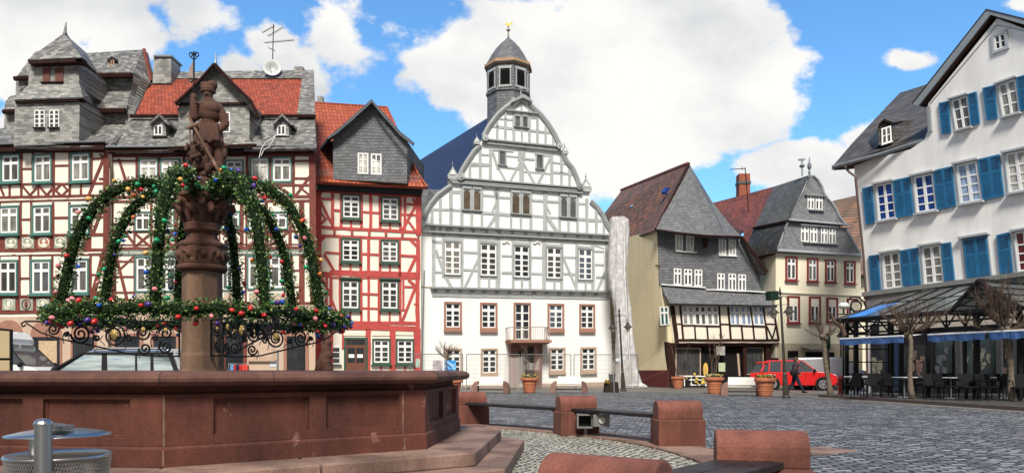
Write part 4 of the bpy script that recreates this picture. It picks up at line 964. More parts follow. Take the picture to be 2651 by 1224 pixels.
# central dormer
dd = 37.7
b = MB(); b.extr([at(*bz(420, 632, dd)), at(*bz(405, 618, dd)), at(*bz(660, 362, dd)), at(*bz(905, 612, dd)), at(*bz(895, 628, dd)), at(*bz(893, 880, dd)), at(*bz(418, 880, dd))], (0, 4.2, 0)); b.build('dormer_wall', slate_wall, hb)
b = MB(); FBd = Fac(460, dd, 650, dd)
b.extr([at(*bz(405, 610, dd-.1)), at(*bz(905, 606, dd-.1)), at(*bz(905, 622, dd-.1)), at(*bz(405, 626, dd-.1))], (0, .12, 0)); b.build('dormer_moulding', timber_dark, hb)
poly('dormer_roof', slate_old, hb, [[bz(398, 618, dd-.45), bz(540, 485, dd-.45), bz(660, 350, dd-.45), bz(660, 352, 43.4), bz(540, 480, 41), bz(400, 615, 40)], [bz(660, 350, dd-.45), bz(780, 480, dd-.45), bz(905, 600, dd-.45), bz(955, 715, dd-.3), bz(958, 712, 40.5), bz(900, 590, 40.5), bz(780, 470, 41.5), bz(660, 352, 43.4)]], .1)
b = MB(); 
for pp in ([(398, 620), (540, 488), (660, 352)], [(660, 352), (780, 482), (905, 602), (957, 716)]): b.tube([at(*bz(x, y, dd-.5)) for x, y in pp], .09, 5)
b.build('dormer_verge_board', timber_dark, hb)
b = MB(); b.tube([at(*bz(668, 372, dd-.2)), at(*bz(668, 325, dd-.2)), at(*bz(668, 276, dd-.2))], [.10, .05, .02], 7); b.build('finial', zinc, hb)
window(FBd, hb, [(300+675/2.585, 30+675/2.585), (300+765/2.585, 30+674/2.585), (300+765/2.585, 30+810/2.585), (300+675/2.585, 30+811/2.585)], fw=.08, cols=1, vs=(.3, .53, .77), pane=g_grey, proud=.05, mw=.08)
window(FBd, hb, [(300+540/2.585, 30+675/2.585), (300+640/2.585, 30+674/2.585), (300+640/2.585, 30+810/2.585), (300+540/2.585, 30+811/2.585)], fw=.08, cols=1, vs=(.3, .53, .77), pane=g_grey, proud=.05, mw=.08)
poly('pent_roof', slate_old, hb, [[bz(420, 868, dd-.03), bz(480, 830, dd-.03), bz(560, 812, dd-.03), bz(720, 812, dd-.03), bz(840, 815, dd-.03), bz(892, 868, dd-.03), bz(940, 895, dd-.9), bz(345, 915, dd-.9)]], .08)
b = MB(); b.tube([at(*bz(345, 912, dd-.95)), at(*bz(940, 893, dd-.95))], .07, 6); b.build('pent_gutter', timber_dark, hb)
for cx_, nm in ((284, 'l'), (1108, 'r')):
    d2 = 38.25
    b = MB(); b.extr([at(*bz(cx_-50, 745, d2)), at(*bz(cx_, 690, d2)), at(*bz(cx_+50, 745, d2)), at(*bz(cx_+50, 832, d2)), at(*bz(cx_-50, 832, d2))], (0, 2.2, 0)); o = b.build('dormer', slate_wall, hb)
    b = MB(); b.extr([at(*bz(cx_-64, 748, d2-.25)), at(*bz(cx_+4, 682, d2-.25)), at(*bz(cx_+4, 700, d2-.25)), at(*bz(cx_-58, 758, d2-.25))], (0, 2.2, 0)); b.extr([at(*bz(cx_+4, 682, d2-.25)), at(*bz(cx_+74, 750, d2-.25)), at(*bz(cx_+68, 762, d2-.25)), at(*bz(cx_+4, 700, d2-.25))], (0, 2.2, 0)); b.build('small_dormer_roof', slate_old, o)
    Fs = Fac(400, d2, 500, d2); x0, y0 = 300+(cx_-28)/2.585, 30+762/2.585
    window(Fs, hb, [(x0, y0), (x0+22, y0), (x0+22, y0+26), (x0, y0+26)], fw=.14, cols=1, pane=g_dark, proud=.05, mw=.09)
# snow guards
def snowguard(parent, pa, pb, h, n):
    b = MB(); b.tube([pa, pb], .012, 4); b.tube([pa+Vector((0, 0, h)), pb+Vector((0, 0, h))], .014, 4)
    for k in range(n+1): p = pa.lerp(pb, k/n); b.tube([p, p+Vector((0, 0, h))], .009, 4)
    b.build('snow_guard', zinc, parent)
snowguard(hb, at(*bz(945, 895, 37.7)), at(*bz(1335, 900, 37.6)), .22, 26); snowguard(hb, at(*bz(5, 915, 37.8)), at(*bz(340, 905, 37.8)), .22, 22)
snowguard(ha, at(*az(600, 915, 37.9)), at(*az(770, 912, 37.7)), .22, 10); snowguard(ha, at(*az(-20, 925, 38.6)), at(*az(90, 922, 38.5)), .22, 7)
# cable hanging over the roof edge
b = MB(); b.tube([at(*bz(x, y, 37.5)) for x, y in ((1075, 825), (1050, 845), (1000, 875), (975, 915), (958, 980))], .022, 5); b.tube([at(*bz(x, y, 37.5)) for x, y in ((1070, 828), (1048, 870), (1020, 910), (990, 925), (972, 965))], .02, 5); b.build('loose_cable', white_paint, hb)
# antenna and dish
an = thing('tv_antenna', 'thin rooftop antenna mast with three crossed arms above the red tiled roof', 'antenna', at(*bz(1048, 400, 43.1)))
b = MB(); b.tube([at(*bz(1047, 400, 43.1)), at(*bz(1055, 88, 43.1))], .03, 6); b.build('mast', black_metal, an)
b = MB(); 
for p, q in (((982, 142), (1060, 100)), ((1020, 165), (1115, 110)), ((998, 210), (1188, 193)), ((1025, 245), (1060, 262))):
    b.tube([at(*bz(*p, 43.1)), at(*bz(*q, 43.1))], .018, 4); A, B_ = Vector(at(*bz(*p, 43.1))), Vector(at(*bz(*q, 43.1))); n = int((B_-A).length/.14)
    for k in range(n+1):
        c = A.lerp(B_, k/max(n, 1)); b.tube([c+Vector((-.03, -.22, -.02)), c+Vector((.03, .22, .02))], .009, 3)
        b.tube([c+Vector((0, 0, -.07)), c+Vector((0, 0, .07))], .008, 3)
b.build('antenna_arm', black_metal, an)
sd = thing('satellite_dish', 'round grey satellite dish on the ridge below the antenna', 'satellite dish', at(*bz(1045, 410, 42.9)))
b = MB(); c = at(*bz(1046, 380, 42.8)); b.lathe((0, 0, 0), [(.02, .10), (.25, .06), (.48, -.04), (.52, -.08), (.50, -.085), (.25, 0), (.01, .04)], 24)
m3 = Matrix.Rotation(R(80), 3, 'X') @ Matrix.Rotation(R(180), 3, 'X'); b.v = [c+Matrix.Rotation(R(12), 3, 'Z') @ (m3 @ v) for v in b.v]; b.build('dish', mat('dish_grey', (.35, .38, .38), .4, .1), sd, smooth=True)
b = MB(); b.tube([c+Vector((0, .1, 0)), c+Vector((0, .1, -.9))], .03, 6); b.tube([c+Vector((0, 0, -.4)), c+Vector((0, -.45, -.05))], .015, 5); b.build('dish_mast', zinc, sd)

# ---- HOUSE C: red timber house
FCc = Fac(812, 41.8, 1090, 43.1, k=.00011, yh=960)
hc = thing('timber_house', 'narrow bright red and white half timbered house with orange tiled roof and slate gable dormer', 'house', gp(950, 42.4))
wallblock(FCc, [(802, 470), (1090, 500), (1090, 1010), (802, 1010)], 8, 'wall', plaster_infill, hc)
Z = zc(780, 230, 2.53)
tm = MB(); rows = [(100, 668, 780, 705, 16), (100, 905, 770, 938, 16), (105, 960, 765, 985, 13), (120, 720, 205, 724, 11), (215, 795, 262, 797, 11), (398, 806, 520, 814, 12), (645, 822, 765, 828, 11),
 (122, 730, 208, 897, 14), (118, 895, 165, 848, 12), (160, 850, 120, 800, 9), (105, 700, 135, 680, 12), (752, 760, 660, 928, 15), (750, 935, 705, 872, 12), (690, 755, 750, 760, 11), (730, 720, 755, 755, 14),
 (155, 1072, 262, 1078, 12), (398, 1080, 520, 1086, 12), (645, 1090, 765, 1096, 12), (150, 1085, 215, 1190, 15), (110, 1010, 155, 965, 16), (718, 990, 755, 1030, 16), (752, 1095, 690, 1225, 16), (262, 862, 400, 868, 7), (520, 874, 650, 880, 7)]
for x, y0, y1, w_ in ((85, 665, 1240, 20), (114, 665, 1240, 30), (205, 680, 910, 16), (260, 685, 912, 15), (394, 690, 918, 16), (454, 690, 920, 16), (515, 695, 925, 15), (649, 700, 928, 14), (678, 705, 930, 14), (326, 860, 912, 11), (581, 875, 922, 11), (768, 700, 960, 30),
                      (255, 965, 1230, 15), (390, 970, 1230, 16), (440, 970, 1230, 16), (515, 975, 1230, 14), (645, 980, 1230, 14), (765, 985, 1245, 22), (322, 1140, 1230, 10), (580, 1148, 1235, 10)):
    rows.append((x, y0, x, y1, w_))
FCc.bars(tm, Z, [r_[:4]+(r_[4]*1.22,) for r_ in rows], 0, .04, 2.53)
Z6 = zc(780, 600, 2.973)
rows = [(128, 340, 128, 1080, 44), (195, 340, 195, 700, 16), (128, 480, 232, 480, 12), (128, 590, 232, 590, 12), (140, 690, 225, 560, 16), (150, 345, 225, 470, 14), (195, 745, 195, 1080, 14), (100, 325, 235, 330, 34), (100, 698, 240, 702, 22), (100, 728, 240, 732, 34), (220, 312, 905, 330, 34), (220, 350, 905, 358, 12), (300, 698, 912, 702, 22), (300, 728, 912, 745, 34), (470, 476, 600, 480, 13), (470, 586, 600, 590, 13), (795, 422, 875, 425, 13), (765, 600, 820, 603, 11), (880, 420, 775, 690, 18), (825, 368, 880, 420, 18), (865, 555, 905, 557, 8), (305, 606, 455, 606, 9), (608, 608, 760, 610, 9),
        (225, 500, 300, 690, 14)]
for x, y0, y1, w_ in ((298, 340, 700, 18), (462, 340, 700, 16), (518, 340, 700, 16), (598, 340, 700, 18), (785, 365, 600, 14), (762, 365, 690, 16), (895, 340, 745, 28), (378, 610, 695, 12), (680, 612, 692, 12), (515, 745, 1080, 32), (703, 745, 1080, 38), (893, 745, 1080, 46), (615, 1020, 1080, 12), (320, 745, 900, 14), (232, 745, 1080, 24), (228, 345, 700, 20), (800, 1020, 1080, 12)):
    rows.append((x, y0, x, y1, w_))
FCc.bars(tm, Z6, [r_[:4]+(r_[4]*1.18,) for r_ in rows], 0, .04, 2.973)
b2 = MB()
for x in (215, 330, 443, 552, 660, 765): FCc.slab(b2, [Z(x-9, 914+(x-200)*.03), Z(x+9, 915+(x-200)*.03), Z(x+6, 950+(x-200)*.03), Z(x-6, 949+(x-200)*.03)], .03, .16)
tm.build('timber_frame', timber_red, hc); b2.build('beam_bracket', timber_red, hc)
for q, vs_ in (((262, 690, 390, 855), 0), ((520, 708, 644, 870), 0), ((258, 975, 388, 1137), 0), ((517, 987, 640, 1142), 0)):
    window(FCc, hc, FCc.q(*Z(q[0], q[1]), *Z(q[2], q[3])), green_paint, .09, fw=.09, cols=1, vs=(.50, .75), tr=.27, pane=g_dark if q[0] < 400 else g_grey, proud=.10, sill=green_paint, mw=.07)
for q in ((303, 365, 452, 600), (608, 370, 752, 602)):
    window(FCc, hc, FCc.q(*Z6(q[0], q[1]), *Z6(q[2], q[3])), green_paint, .09, fw=.09, cols=1, vs=(.50, .74), tr=.27, pane=g_dark, proud=.10, sill=green_paint, mw=.07, top=white_paint)
for q in ((545, 820, 688, 1018), (727, 822, 868, 1018)):
    window(FCc, hc, FCc.q(*Z6(q[0], q[1]), *Z6(q[2], q[3])), green_paint, .09, fw=.09, cols=1, vs=(.52, .76), tr=.27, pane=g_dark, proud=.10, sill=green_paint, mw=.07)
window(FCc, hc, FCc.q(*Z6(225, 880), *Z6(305, 1018)), None, fw=.14, cols=0, vs=(.33, .66), pane=g_dark, proud=.08, sill=green_paint, mw=.1)
b = MB(); q = FCc.q(*Z6(328, 812), *Z6(510, 1080)); FCc.slab(b, sub(q, 0, 0, 1, .06), 0, .12); FCc.slab(b, sub(q, 0, .06, .09, 1), 0, .12); FCc.slab(b, sub(q, .91, .06, 1, 1), 0, .12); o = b.build('door_surround', green_paint, hc)
dw = mat('brown_door_wood', (.15, .055, .03), .5, .25, 5)
b = MB(); FCc.slab(b, sub(q, .09, .06, .91, 1), 0, .07); o = b.build('front_door', dw, hc)
b = MB(); FCc.slab(b, sub(q, .12, .09, .88, .21), .07, .076); FCc.slab(b, sub(q, .16, .30, .47, .72), .07, .076); FCc.slab(b, sub(q, .53, .30, .84, .72), .07, .076); b.build('door_glass', g_dark, o)
b = MB(); FCc.slab(b, sub(q, .20, .48, .44, .58), .076, .085); FCc.slab(b, sub(q, .56, .48, .80, .58), .076, .085); b.build('door_notice', white_paint, o)
b = MB(); FCc.slab(b, [Z6(325, 768), Z6(505, 772), Z6(505, 800), Z6(325, 797)], .0, .05); FCc.slab(b, [Z6(545, 770), Z6(683, 772), Z6(683, 800), Z6(545, 798)], .0, .05); FCc.slab(b, [Z6(725, 768), Z6(862, 770), Z6(862, 795), Z6(725, 793)], 0, .05); b.build('band_panel', plaster_cream, hc)
# roofs of C
def cz_(x, y, d): X, Y = zc(780, 230, 2.53)(x, y); return (X, Y, d)
b = MB(); FCc.slab(b, [Z(105, 612), Z(790, 655), Z(785, 702), Z(110, 668)], 0, .35); b.build('eaves_box', mat('dark_slate_board', (.035, .038, .045), .6, .2), hc)
b = MB(); FCc.bar(b, Z(85, 612), Z(825, 650), 5, .40, .55); b.build('gutter', zinc, hc)
poly('tile_roof', tile_new, hc, [[cz_(40, 92, 46.8), cz_(562, 125, 47.6), cz_(602, 210, 46.6), cz_(700, 430, 43.8), cz_(760, 550, 42.7), cz_(825, 642, 42.2), cz_(700, 636, 42.0), cz_(50, 603, 41.0), cz_(45, 520, 41.9), cz_(40, 400, 43.2)]], .12)
b = MB(); b.tube([at(*cz_(*p)) for p in ((562, 124, 47.6), (602, 210, 46.6), (700, 432, 43.7), (762, 552, 42.6), (826, 643, 42.1))], .07, 5); b.tube([at(*cz_(90, 94, 46.9)), at(*cz_(562, 124, 47.6))], .09, 6); b.build('ridge_tile', tile_new, hc)
dc = 41.4
b = MB(); b.extr([at(*cz_(208, 310, dc)), at(*cz_(460, 85, dc)), at(*cz_(695, 345, dc+.3)), at(*cz_(692, 618, dc+.3)), at(*cz_(208, 592, dc))], (.35, 5, 0)); b.build('dormer_wall', slate_grey, hc)
poly('dormer_roof', slate_grey, hc, [[cz_(175, 312, dc-.5), cz_(250, 255, dc-.5), cz_(350, 170, dc-.5), cz_(460, 68, dc-.5), cz_(470, 85, 46.5), cz_(360, 180, 45), cz_(250, 265, 44), cz_(110, 410, 44.0)],
    [cz_(460, 68, dc-.5), cz_(560, 185, dc-.3), cz_(650, 285, dc-.2), cz_(735, 352, dc-.2), cz_(740, 352, 44.5), cz_(650, 280, 45), cz_(560, 180, 46), cz_(470, 85, 46.5)]], .1)
b = MB()
for pp in ([(175, 312), (250, 258), (350, 172), (460, 70)], [(460, 70), (560, 188), (650, 288), (735, 354)]):
    for i in range(len(pp)-1):
        a, c = pp[i], pp[i+1]; b.extr([at(*cz_(a[0], a[1], dc-.55)), at(*cz_(c[0], c[1], dc-.55)), at(*cz_(c[0], c[1]+22, dc-.55)), at(*cz_(a[0], a[1]+18, dc-.55))], (0, .12, 0))
b.build('verge_board', mat('blue_grey_board', (.07, .085, .10), .6, .15), hc)
Fd = Fac(862, dc, 1054, dc+.3)
def cq(x0, y0, x1, y1): return [Z(x0, y0), Z(x1, y0+(x1-x0)*.04), Z(x1, y1+(x1-x0)*.04), Z(x0, y1)]
for x0, x1, yo in ((370, 440, 0), (456, 526, 5)): window(Fd, hc, cq(x0, 420+yo, x1, 557+yo), fw=.12, cols=1, vs=(.35, .65), pane=g_pale, proud=.06, mw=.06)
for x0, x1, yo in ((389, 442, 0), (473, 526, 5)): window(Fd, hc, cq(x0, 210+yo, x1, 266+yo), fw=.06, cols=1, pane=g_teal, proud=.04, frame=zinc, mw=.05)
snowguard(hc, at(*cz_(88, 562, 41.3)), at(*cz_(196, 566, 41.3)), .28, 14); snowguard(hc, at(*cz_(694, 600, 42.2)), at(*cz_(782, 604, 42.4)), .28, 11)
b = MB(); b.tube([FCc.p(813, 474, .5), FCc.p(812, 500, .2), FCc.p(812, 530, .15), FCc.p(812, 1000, .15)], .055, 8); b.build('downpipe', zinc, hc)
b = MB(); b.box(at(830, 262, 47.2), (.35, .35, .5)); b.build('chimney', slate_wall, hc)
# ---- TOWN HALL
FH = Fac(1090, 44.2, 1590, 47.0, k=.00026, yh=862)
hh = thing('town_hall', 'large white town hall with grey timber gable of scrolled tiers and slate bell turret', 'town hall', gp(1340, 45.5))
Zh1, Zh2, Zh3 = zc(1060, 30, 2.378), zc(1060, 460, 3.497), zc(1060, 740, 3.835)
outl = [Zh2(110, 480), Zh2(106, 425), Zh2(130, 370), Zh2(150, 310), Zh2(190, 240), Zh2(250, 165), Zh2(330, 105), Zh2(375, 75), Zh2(378, 40), Zh1(240, 1040), Zh1(300, 1030), Zh1(325, 975), Zh1(355, 925), Zh1(395, 865), Zh1(435, 825), Zh1(440, 800), Zh1(455, 770), Zh1(490, 705), Zh1(540, 640), Zh1(590, 595), Zh1(630, 565), Zh1(650, 540), Zh1(690, 515), Zh1(740, 550),
        Zh1(745, 580), Zh1(800, 630), Zh1(850, 690), Zh1(895, 765), Zh1(925, 830), Zh1(940, 870), Zh1(965, 920), Zh1(1005, 970), Zh1(1030, 1030), Zh1(1045, 1080), Zh1(1108, 1110), Zh1(1108, 1150), Zh2(1640, 215), Zh2(1700, 270), Zh2(1745, 335), Zh2(1775, 400), Zh2(1800, 450), Zh2(1850, 520), Zh2(1815, 560), Zh2(1815, 1010), Zh3(1990, 130), Zh3(2020, 950), (1588, 1010), (1088, 1010), (1088, 600)]
wallblock(FH, outl, .6, 'gable_wall', mat('town_hall_plaster', (.83, .83, .81), .9, .04, .4, .08, 30, streak=.06), hh)
# body behind, roof
b = MB(); FH.prism(b, [(1092, 600), (1586, 640), (1586, 1010), (1092, 1010)], -9, -.6); b.build('rear_wall', plaster_white, hh)
def hz(x, y, d): X, Y = Zh1(x, y); return (X, Y, d)
poly('blue_roof', slate_blue, hh, [[hz(690, 545, 45.6), hz(480, 655, 50.0), hz(110, 885, 60), hz(25, 940, 64), hz(60, 1020, 58), hz(118, 1095, 51), hz(240, 1100, 46.2), hz(330, 960, 45.8), hz(450, 790, 45.6)]], .15)
b = MB(); FH.prism(b, [Zh1(700, 545), Zh1(1110, 1130), (1590, 615), (1586, 640), (1200, 640), Zh1(300, 1100)], -9, -.65); b.build('roof_mass', slate_grey, hh)
poly('side_slope', slate_grey, hh, [[hz(75, 1095, 46.5), hz(118, 1092, 46.5), hz(230, 1102, 45.6), (1131, 510, 44.7), (1106, 545, 44.4), (1091, 580, 44.3), (1086, 580, 46)]], .12)
tg = MB(); mo = MB()
def bars2(rows, Z, sc, o=.03): FH.bars(tg, Z, rows, 0, o, sc)
# lower storey (Zh2)
rows = [(200, 505, 1800, 585, 20), (205, 578, 315, 584, 24), (480, 672, 620, 680, 20), (835, 705, 930, 709, 18), (1105, 718, 1200, 722, 18), (1390, 718, 1515, 724, 18), (1665, 665, 1760, 668, 18), (240, 715, 300, 718, 16), (490, 832, 620, 838, 22), (835, 858, 940, 862, 22), (1105, 868, 1200, 872, 22), (1390, 868, 1515, 876, 22), (1680, 785, 1760, 788, 16), (215, 852, 320, 855, 18), (1690, 898, 1780, 902, 18),
        (310, 555, 460, 565, 22), (636, 572, 785, 582, 22), (930, 590, 1080, 600, 22), (1230, 608, 1370, 618, 20), (1520, 625, 1640, 632, 20), (310, 892, 470, 896, 30), (640, 898, 790, 904, 26), (940, 912, 1080, 916, 26), (1240, 920, 1375, 928, 26), (1525, 930, 1650, 936, 26),
        (235, 650, 315, 870, 26), (330, 900, 385, 1000, 30), (500, 990, 645, 690, 22), (1395, 730, 1515, 1015, 22), (1700, 1020, 1770, 850, 22), (1665, 610, 1760, 640, 10)]
for x, y0, y1, w_ in ((218, 510, 1000, 34), (303, 515, 900, 22), (475, 525, 1000, 26), (628, 540, 1000, 26), (800, 550, 1015, 46), (1218, 570, 1020, 34), (1092, 560, 1020, 26), (938, 560, 1010, 26), (1378, 580, 1020, 28), (1512, 590, 1020, 26), (1660, 600, 1020, 30), (1785, 600, 1020, 30), (720, 905, 1010, 22), (1018, 915, 1012, 22), (1312, 930, 1015, 22), (1595, 938, 1018, 22)):
    rows.append((x, y0, x, y1, w_))
bars2(rows, Zh2, 3.497)
# corbel band under lower storey
rows = []
for k in range(15):
    x = 232+k*112; rows.append((x, 1000+k*2.6, x, 1058+k*2.2, 34))
bars2(rows, Zh2, 3.497, .05); bars2([(205, 1058, 1810, 1092, 18)], Zh2, 3.497, .04)
bars2([(205, 1072+0, 1810, 1100, 6)], Zh2, 3.497, .05)
# third tier (between y 65 and 500 in Zh2)
rows = [(380, 128, 480, 132, 30), (665, 160, 770, 168, 20), (800, 178, 930, 186, 20), (1105, 205, 1215, 212, 20), (1245, 215, 1350, 220, 20), (1535, 235, 1600, 240, 18), (195, 285, 460, 296, 22), (460, 306, 660, 316, 22), (665, 318, 920, 338, 26), (920, 342, 1110, 350, 18), (1110, 345, 1360, 366, 22), (1360, 372, 1530, 378, 22), (1530, 375, 1760, 390, 26),
        (700, 470, 790, 330, 28), (1245, 350, 1345, 500, 30), (770, 110, 795, 200, 30), (795, 200, 745, 320, 18), (1225, 150, 1230, 240, 24), (1230, 230, 1275, 330, 14)]
for x, y0, y1, w_ in ((205, 240, 480, 26), (280, 170, 480, 28), (375, 90, 480, 32), (475, 70, 480, 30), (565, 95, 480, 26), (655, 85, 480, 24), (795, 100, 490, 40), (920, 110, 490, 22), (1010, 150, 490, 22), (1100, 125, 490, 26), (1230, 130, 500, 40), (1360, 140, 500, 26), (1440, 180, 500, 22), (1520, 150, 500, 28), (1605, 190, 510, 28), (1690, 280, 510, 26), (1760, 370, 520, 24)):
    rows.append((x, y0, x, y1, w_))
bars2(rows, Zh2, 3.497)
# slots between double cornice: posts
rows = [(225+k*118, 445+k*6.6, 225+k*118, 500+k*6.6, 26) for k in range(14)]
bars2(rows, Zh2, 3.497)
# second tier (Zh1, y 870-1040)
rows = [(380, 935, 490, 942, 14), (425, 880, 490, 884, 12), (600, 890, 690, 897, 10), (600, 960, 690, 970, 12), (690, 905, 770, 912, 12), (690, 985, 870, 1000, 10), (880, 930, 960, 938, 12), (880, 990, 1010, 1002, 16), (370, 950, 500, 950, 6), (510, 860, 545, 970, 15), (545, 960, 590, 1040, 12), (690, 915, 620, 1045, 14), (690, 915, 770, 1060, 14), (865, 905, 790, 1065, 16), (505, 850, 640, 860, 14), (770, 880, 870, 890, 12)]
for x, y0, y1, w_ in ((372, 930, 1040, 18), (435, 850, 1040, 18), (498, 840, 1040, 20), (690, 850, 1050, 30), (690, 850, 920, 46), (875, 875, 1065, 20), (935, 890, 1070, 18), (985, 960, 1075, 18)):
    rows.append((x, y0, x, y1, w_))
bars2(rows, Zh1, 2.378)
rows = [(345+k*78, 1050+k*7.0, 345+k*78, 1068+k*7, 16) for k in range(10)]; bars2(rows, Zh1, 2.378)
# first tier (Zh1 y 610-800)
rows = [(490, 705, 880, 748, 16), (545, 660, 640, 668, 12), (740, 652, 790, 658, 12), (740, 735, 830, 742, 10), (640, 715, 740, 725, 10)]
for x, y0, y1, w_ in ((540, 650, 790, 16), (590, 620, 795, 16), (642, 620, 800, 18), (692, 620, 805, 14), (738, 630, 810, 18), (788, 655, 815, 18), (838, 700, 825, 16), (885, 760, 830, 14)):
    rows.append((x, y0, x, y1, w_))
bars2(rows, Zh1, 2.378)
bars2([(640, 605, 690, 555, 10), (690, 555, 745, 615, 10), (690, 560, 690, 605, 10)], Zh1, 2.378)
rows = [(470+k*62, 800+k*6.5, 470+k*62, 816+k*6.5, 14) for k in range(8)]; bars2(rows, Zh1, 2.378)
tg.build('timber_frame', timber_grey, hh)
# cornices and curved gable edge
for (Z_, x0, y0, x1, y1, wd, pr, sc) in ((Zh2, 112, 428, 1860, 530, 15, .32, 3.497), (Zh2, 112, 488, 1820, 576, 14, .22, 3.497), (Zh2, 188, 996, 1822, 1034, 17, .30, 3.497), (Zh1, 305, 1030, 1050, 1090, 9, .28, 2.378), (Zh1, 260, 1055, 1060, 1120, 10, .22, 2.378), (Zh1, 448, 790, 930, 838, 9, .26, 2.378), (Zh1, 445, 812, 925, 862, 8, .2, 2.378), (Zh1, 595, 612, 790, 632, 7, .2, 2.378), (Zh2, 365, 30, 1575, 125, 12, .2, 3.497)):
    FH.bar(mo, Z_(x0, y0), Z_(x1, y1), wd/sc, 0, pr)
mo.build('cornice', timber_greyd, hh)
ed = MB()
def edge(seg, r_=.17): ed.tube([FH.p(x, y, .02) for x, y in seg], r_, 6)
o_ = outl
edge(o_[1:8]); edge(o_[10:15]); edge(o_[16:22]); edge(o_[23:29]); edge(o_[29:34]); edge(o_[36:42])
ed.build('gable_coping', timber_greyd, hh)
vo = MB()
for (x, y) in (Zh2(112, 420), Zh1(318, 1022), Zh1(462, 785), Zh1(918, 835), Zh1(1042, 1082), Zh2(1530, 90), Zh2(455, 5), Zh2(1845, 527), Zh1(1435, 500)):
    if x > 1600: continue
    vo.tube([FH.p(x, y, 0), FH.p(x, y, .34)], .20, 12); vo.tube([FH.p(x, y, .34), FH.p(x, y, .38)], .08, 10)
vo.build('volute', timber_grey, hh)
# tier pinnacles
for (x, y, s_) in ((265, 1010, 1), (413, 805, .62), (955, 865, .62), (1085, 1085, 1)):
    b = MB(); Zp = lambda dx, dy: Zh1(x+dx*s_, y+dy*s_)
    FH.prism(b, [Zp(-32, 0), Zp(-20, -22), Zp(-8, -38), Zp(0, -55), Zp(8, -38), Zp(20, -22), Zp(32, 4)], -.3, .15); FH.prism(b, [Zp(-34, 2), Zp(34, 6), Zp(28, 30), Zp(-28, 24)], -.3, .2)
    o = b.build('pinnacle', timber_grey, hh); c = MB(); p0 = FH.p(*Zp(0, -50), 0); c.tube([p0, p0+Vector((0, 0, .38*s_))], .02, 6); c.ell(p0+Vector((0, 0, .2*s_)), .055*s_); c.build('pinnacle_ball', zinc, o)
    c = MB(); FH.prism(c, [Zp(-16, -4), Zp(0, -34), Zp(16, -2)], .14, .19); c.build('rosette', plaster_white, o)
b = MB(); FH.prism(b, [Zh1(620, 572), Zh1(648, 545), Zh1(690, 520), Zh1(740, 548), Zh1(745, 568), Zh1(690, 542), Zh1(650, 560)], -.3, .35); b.tube([FH.p(*Zh1(686, 520), 0), FH.p(*Zh1(686, 478), 0)], .05, 7); b.ell(FH.p(*Zh1(686, 476), 0), .12); b.build('gable_cap', timber_greyd, hh)
# upper floor windows with grey surrounds
for i, (x0, y0, x1, y1) in enumerate(((318, 582, 455, 878), (642, 600, 780, 888), (945, 618, 1077, 902), (1243, 635, 1372, 912), (1530, 650, 1645, 922))):
    window(FH, hh, FH.q(*Zh2(x0-8, y0-8), *Zh2(x1+14, y1+6)), timber_greyd, .05, fw=.08, cols=1, vs=(.45, .63, .81), tr=.24, pane=g_curt if i == 0 else g_dark, proud=.10, mw=.085)
# first floor and ground floor windows in sandstone
for i, (x0, y0, x1, y1, d) in enumerate(((342, 157, 517, 455, 0), (700, 165, 870, 460, 0), (1370, 175, 1532, 462, 0), (1685, 180, 1838, 462, 0), (345, 617, 520, 905, 0), (708, 617, 875, 905, 0), (1382, 610, 1545, 878, 0), (1695, 605, 1852, 872, 0))):
    m_ = stone_frame if y0 < 400 else stone_pale
    o = window(FH, hh, FH.q(*Zh3(x0, y0), *Zh3(x1, y1-28)), m_, .10, fw=.07, cols=1, vs=(.50, .74), tr=.26, pane=g_dark, proud=.13, mw=.085)
    c = MB(); FH.slab(c, FH.q(*Zh3(x0-2, y1-28), *Zh3(x1+3, y1)), 0, .19); c.build('stone_sill', m_, o)
o = window(FH, hh, FH.q(*Zh3(1033, 165), *Zh3(1203, 545)), stone_frame, .09, fw=.06, cols=1, vs=(.25, .48, .72), pane=g_dark, proud=.13, mw=.085, name='balcony_door')
# attic openings
def slit(Z_, x0, y0, x1, y1, pane, sc=1):
    q = FH.q(*Z_(x0, y0), *Z_(x1, y1)); b = MB(); ar = abs(q[1][0]-q[0][0])/abs(q[3][1]-q[0][1])
    rim = [bil(q, -.22, -.1), bil(q, 1.22, -.1), bil(q, 1.22, 1.02), bil(q, -.22, 1.02)]
    FH.slab(b, [rim[0], bil(q, 0, -.1), bil(q, 0, 1.02), rim[3]], 0, .09); FH.slab(b, [bil(q, 1, -.1), rim[1], rim[2], bil(q, 1, 1.02)], 0, .09); FH.slab(b, [bil(q, -.22, -.22), bil(q, 1.22, -.22), rim[1], rim[0]], 0, .12)
    o = b.build('attic_window', timber_grey, hh)
    c = MB(); pts = [bil(q, .5-.5*math.cos(math.pi*k/8), .12*1.0-.13*math.sin(math.pi*k/8)) for k in range(9)]+[bil(q, 1, 1), bil(q, 0, 1)]
    FH.prism(c, pts, 0, .012); c.build('pane', pane, o)
    c = MB(); FH.slab(c, [bil(q, -.3, 1), bil(q, 1.3, 1), bil(q, 1.3, 1.06), bil(q, -.3, 1.06)], 0, .16); c.build('attic_sill', timber_greyd, o)
for q in ((490, 118, 548, 290), (583, 124, 640, 296)): slit(Zh2, *q, g_brown)
for q in ((930, 155, 992, 325), (1025, 160, 1085, 332)): slit(Zh2, *q, g_brown)
for q in ((1372, 190, 1422, 355), (1453, 195, 1502, 362)): slit(Zh2, *q, g_grey)
for q in ((553, 868, 589, 945), (783, 892, 818, 968), (650, 652, 678, 710), (696, 656, 725, 716)): slit(Zh1, *q, g_grey)
# arms relief above the middle window
b = MB(); 
for s_ in (870, 1150):
    b.tube([FH.p(*Zh2(s_-30+k*9, 575+8*math.sin(k*1.1)+s_*.012), .05) for k in range(8)], .05, 6)
b.build('scroll_ornament', plaster_white, hh)
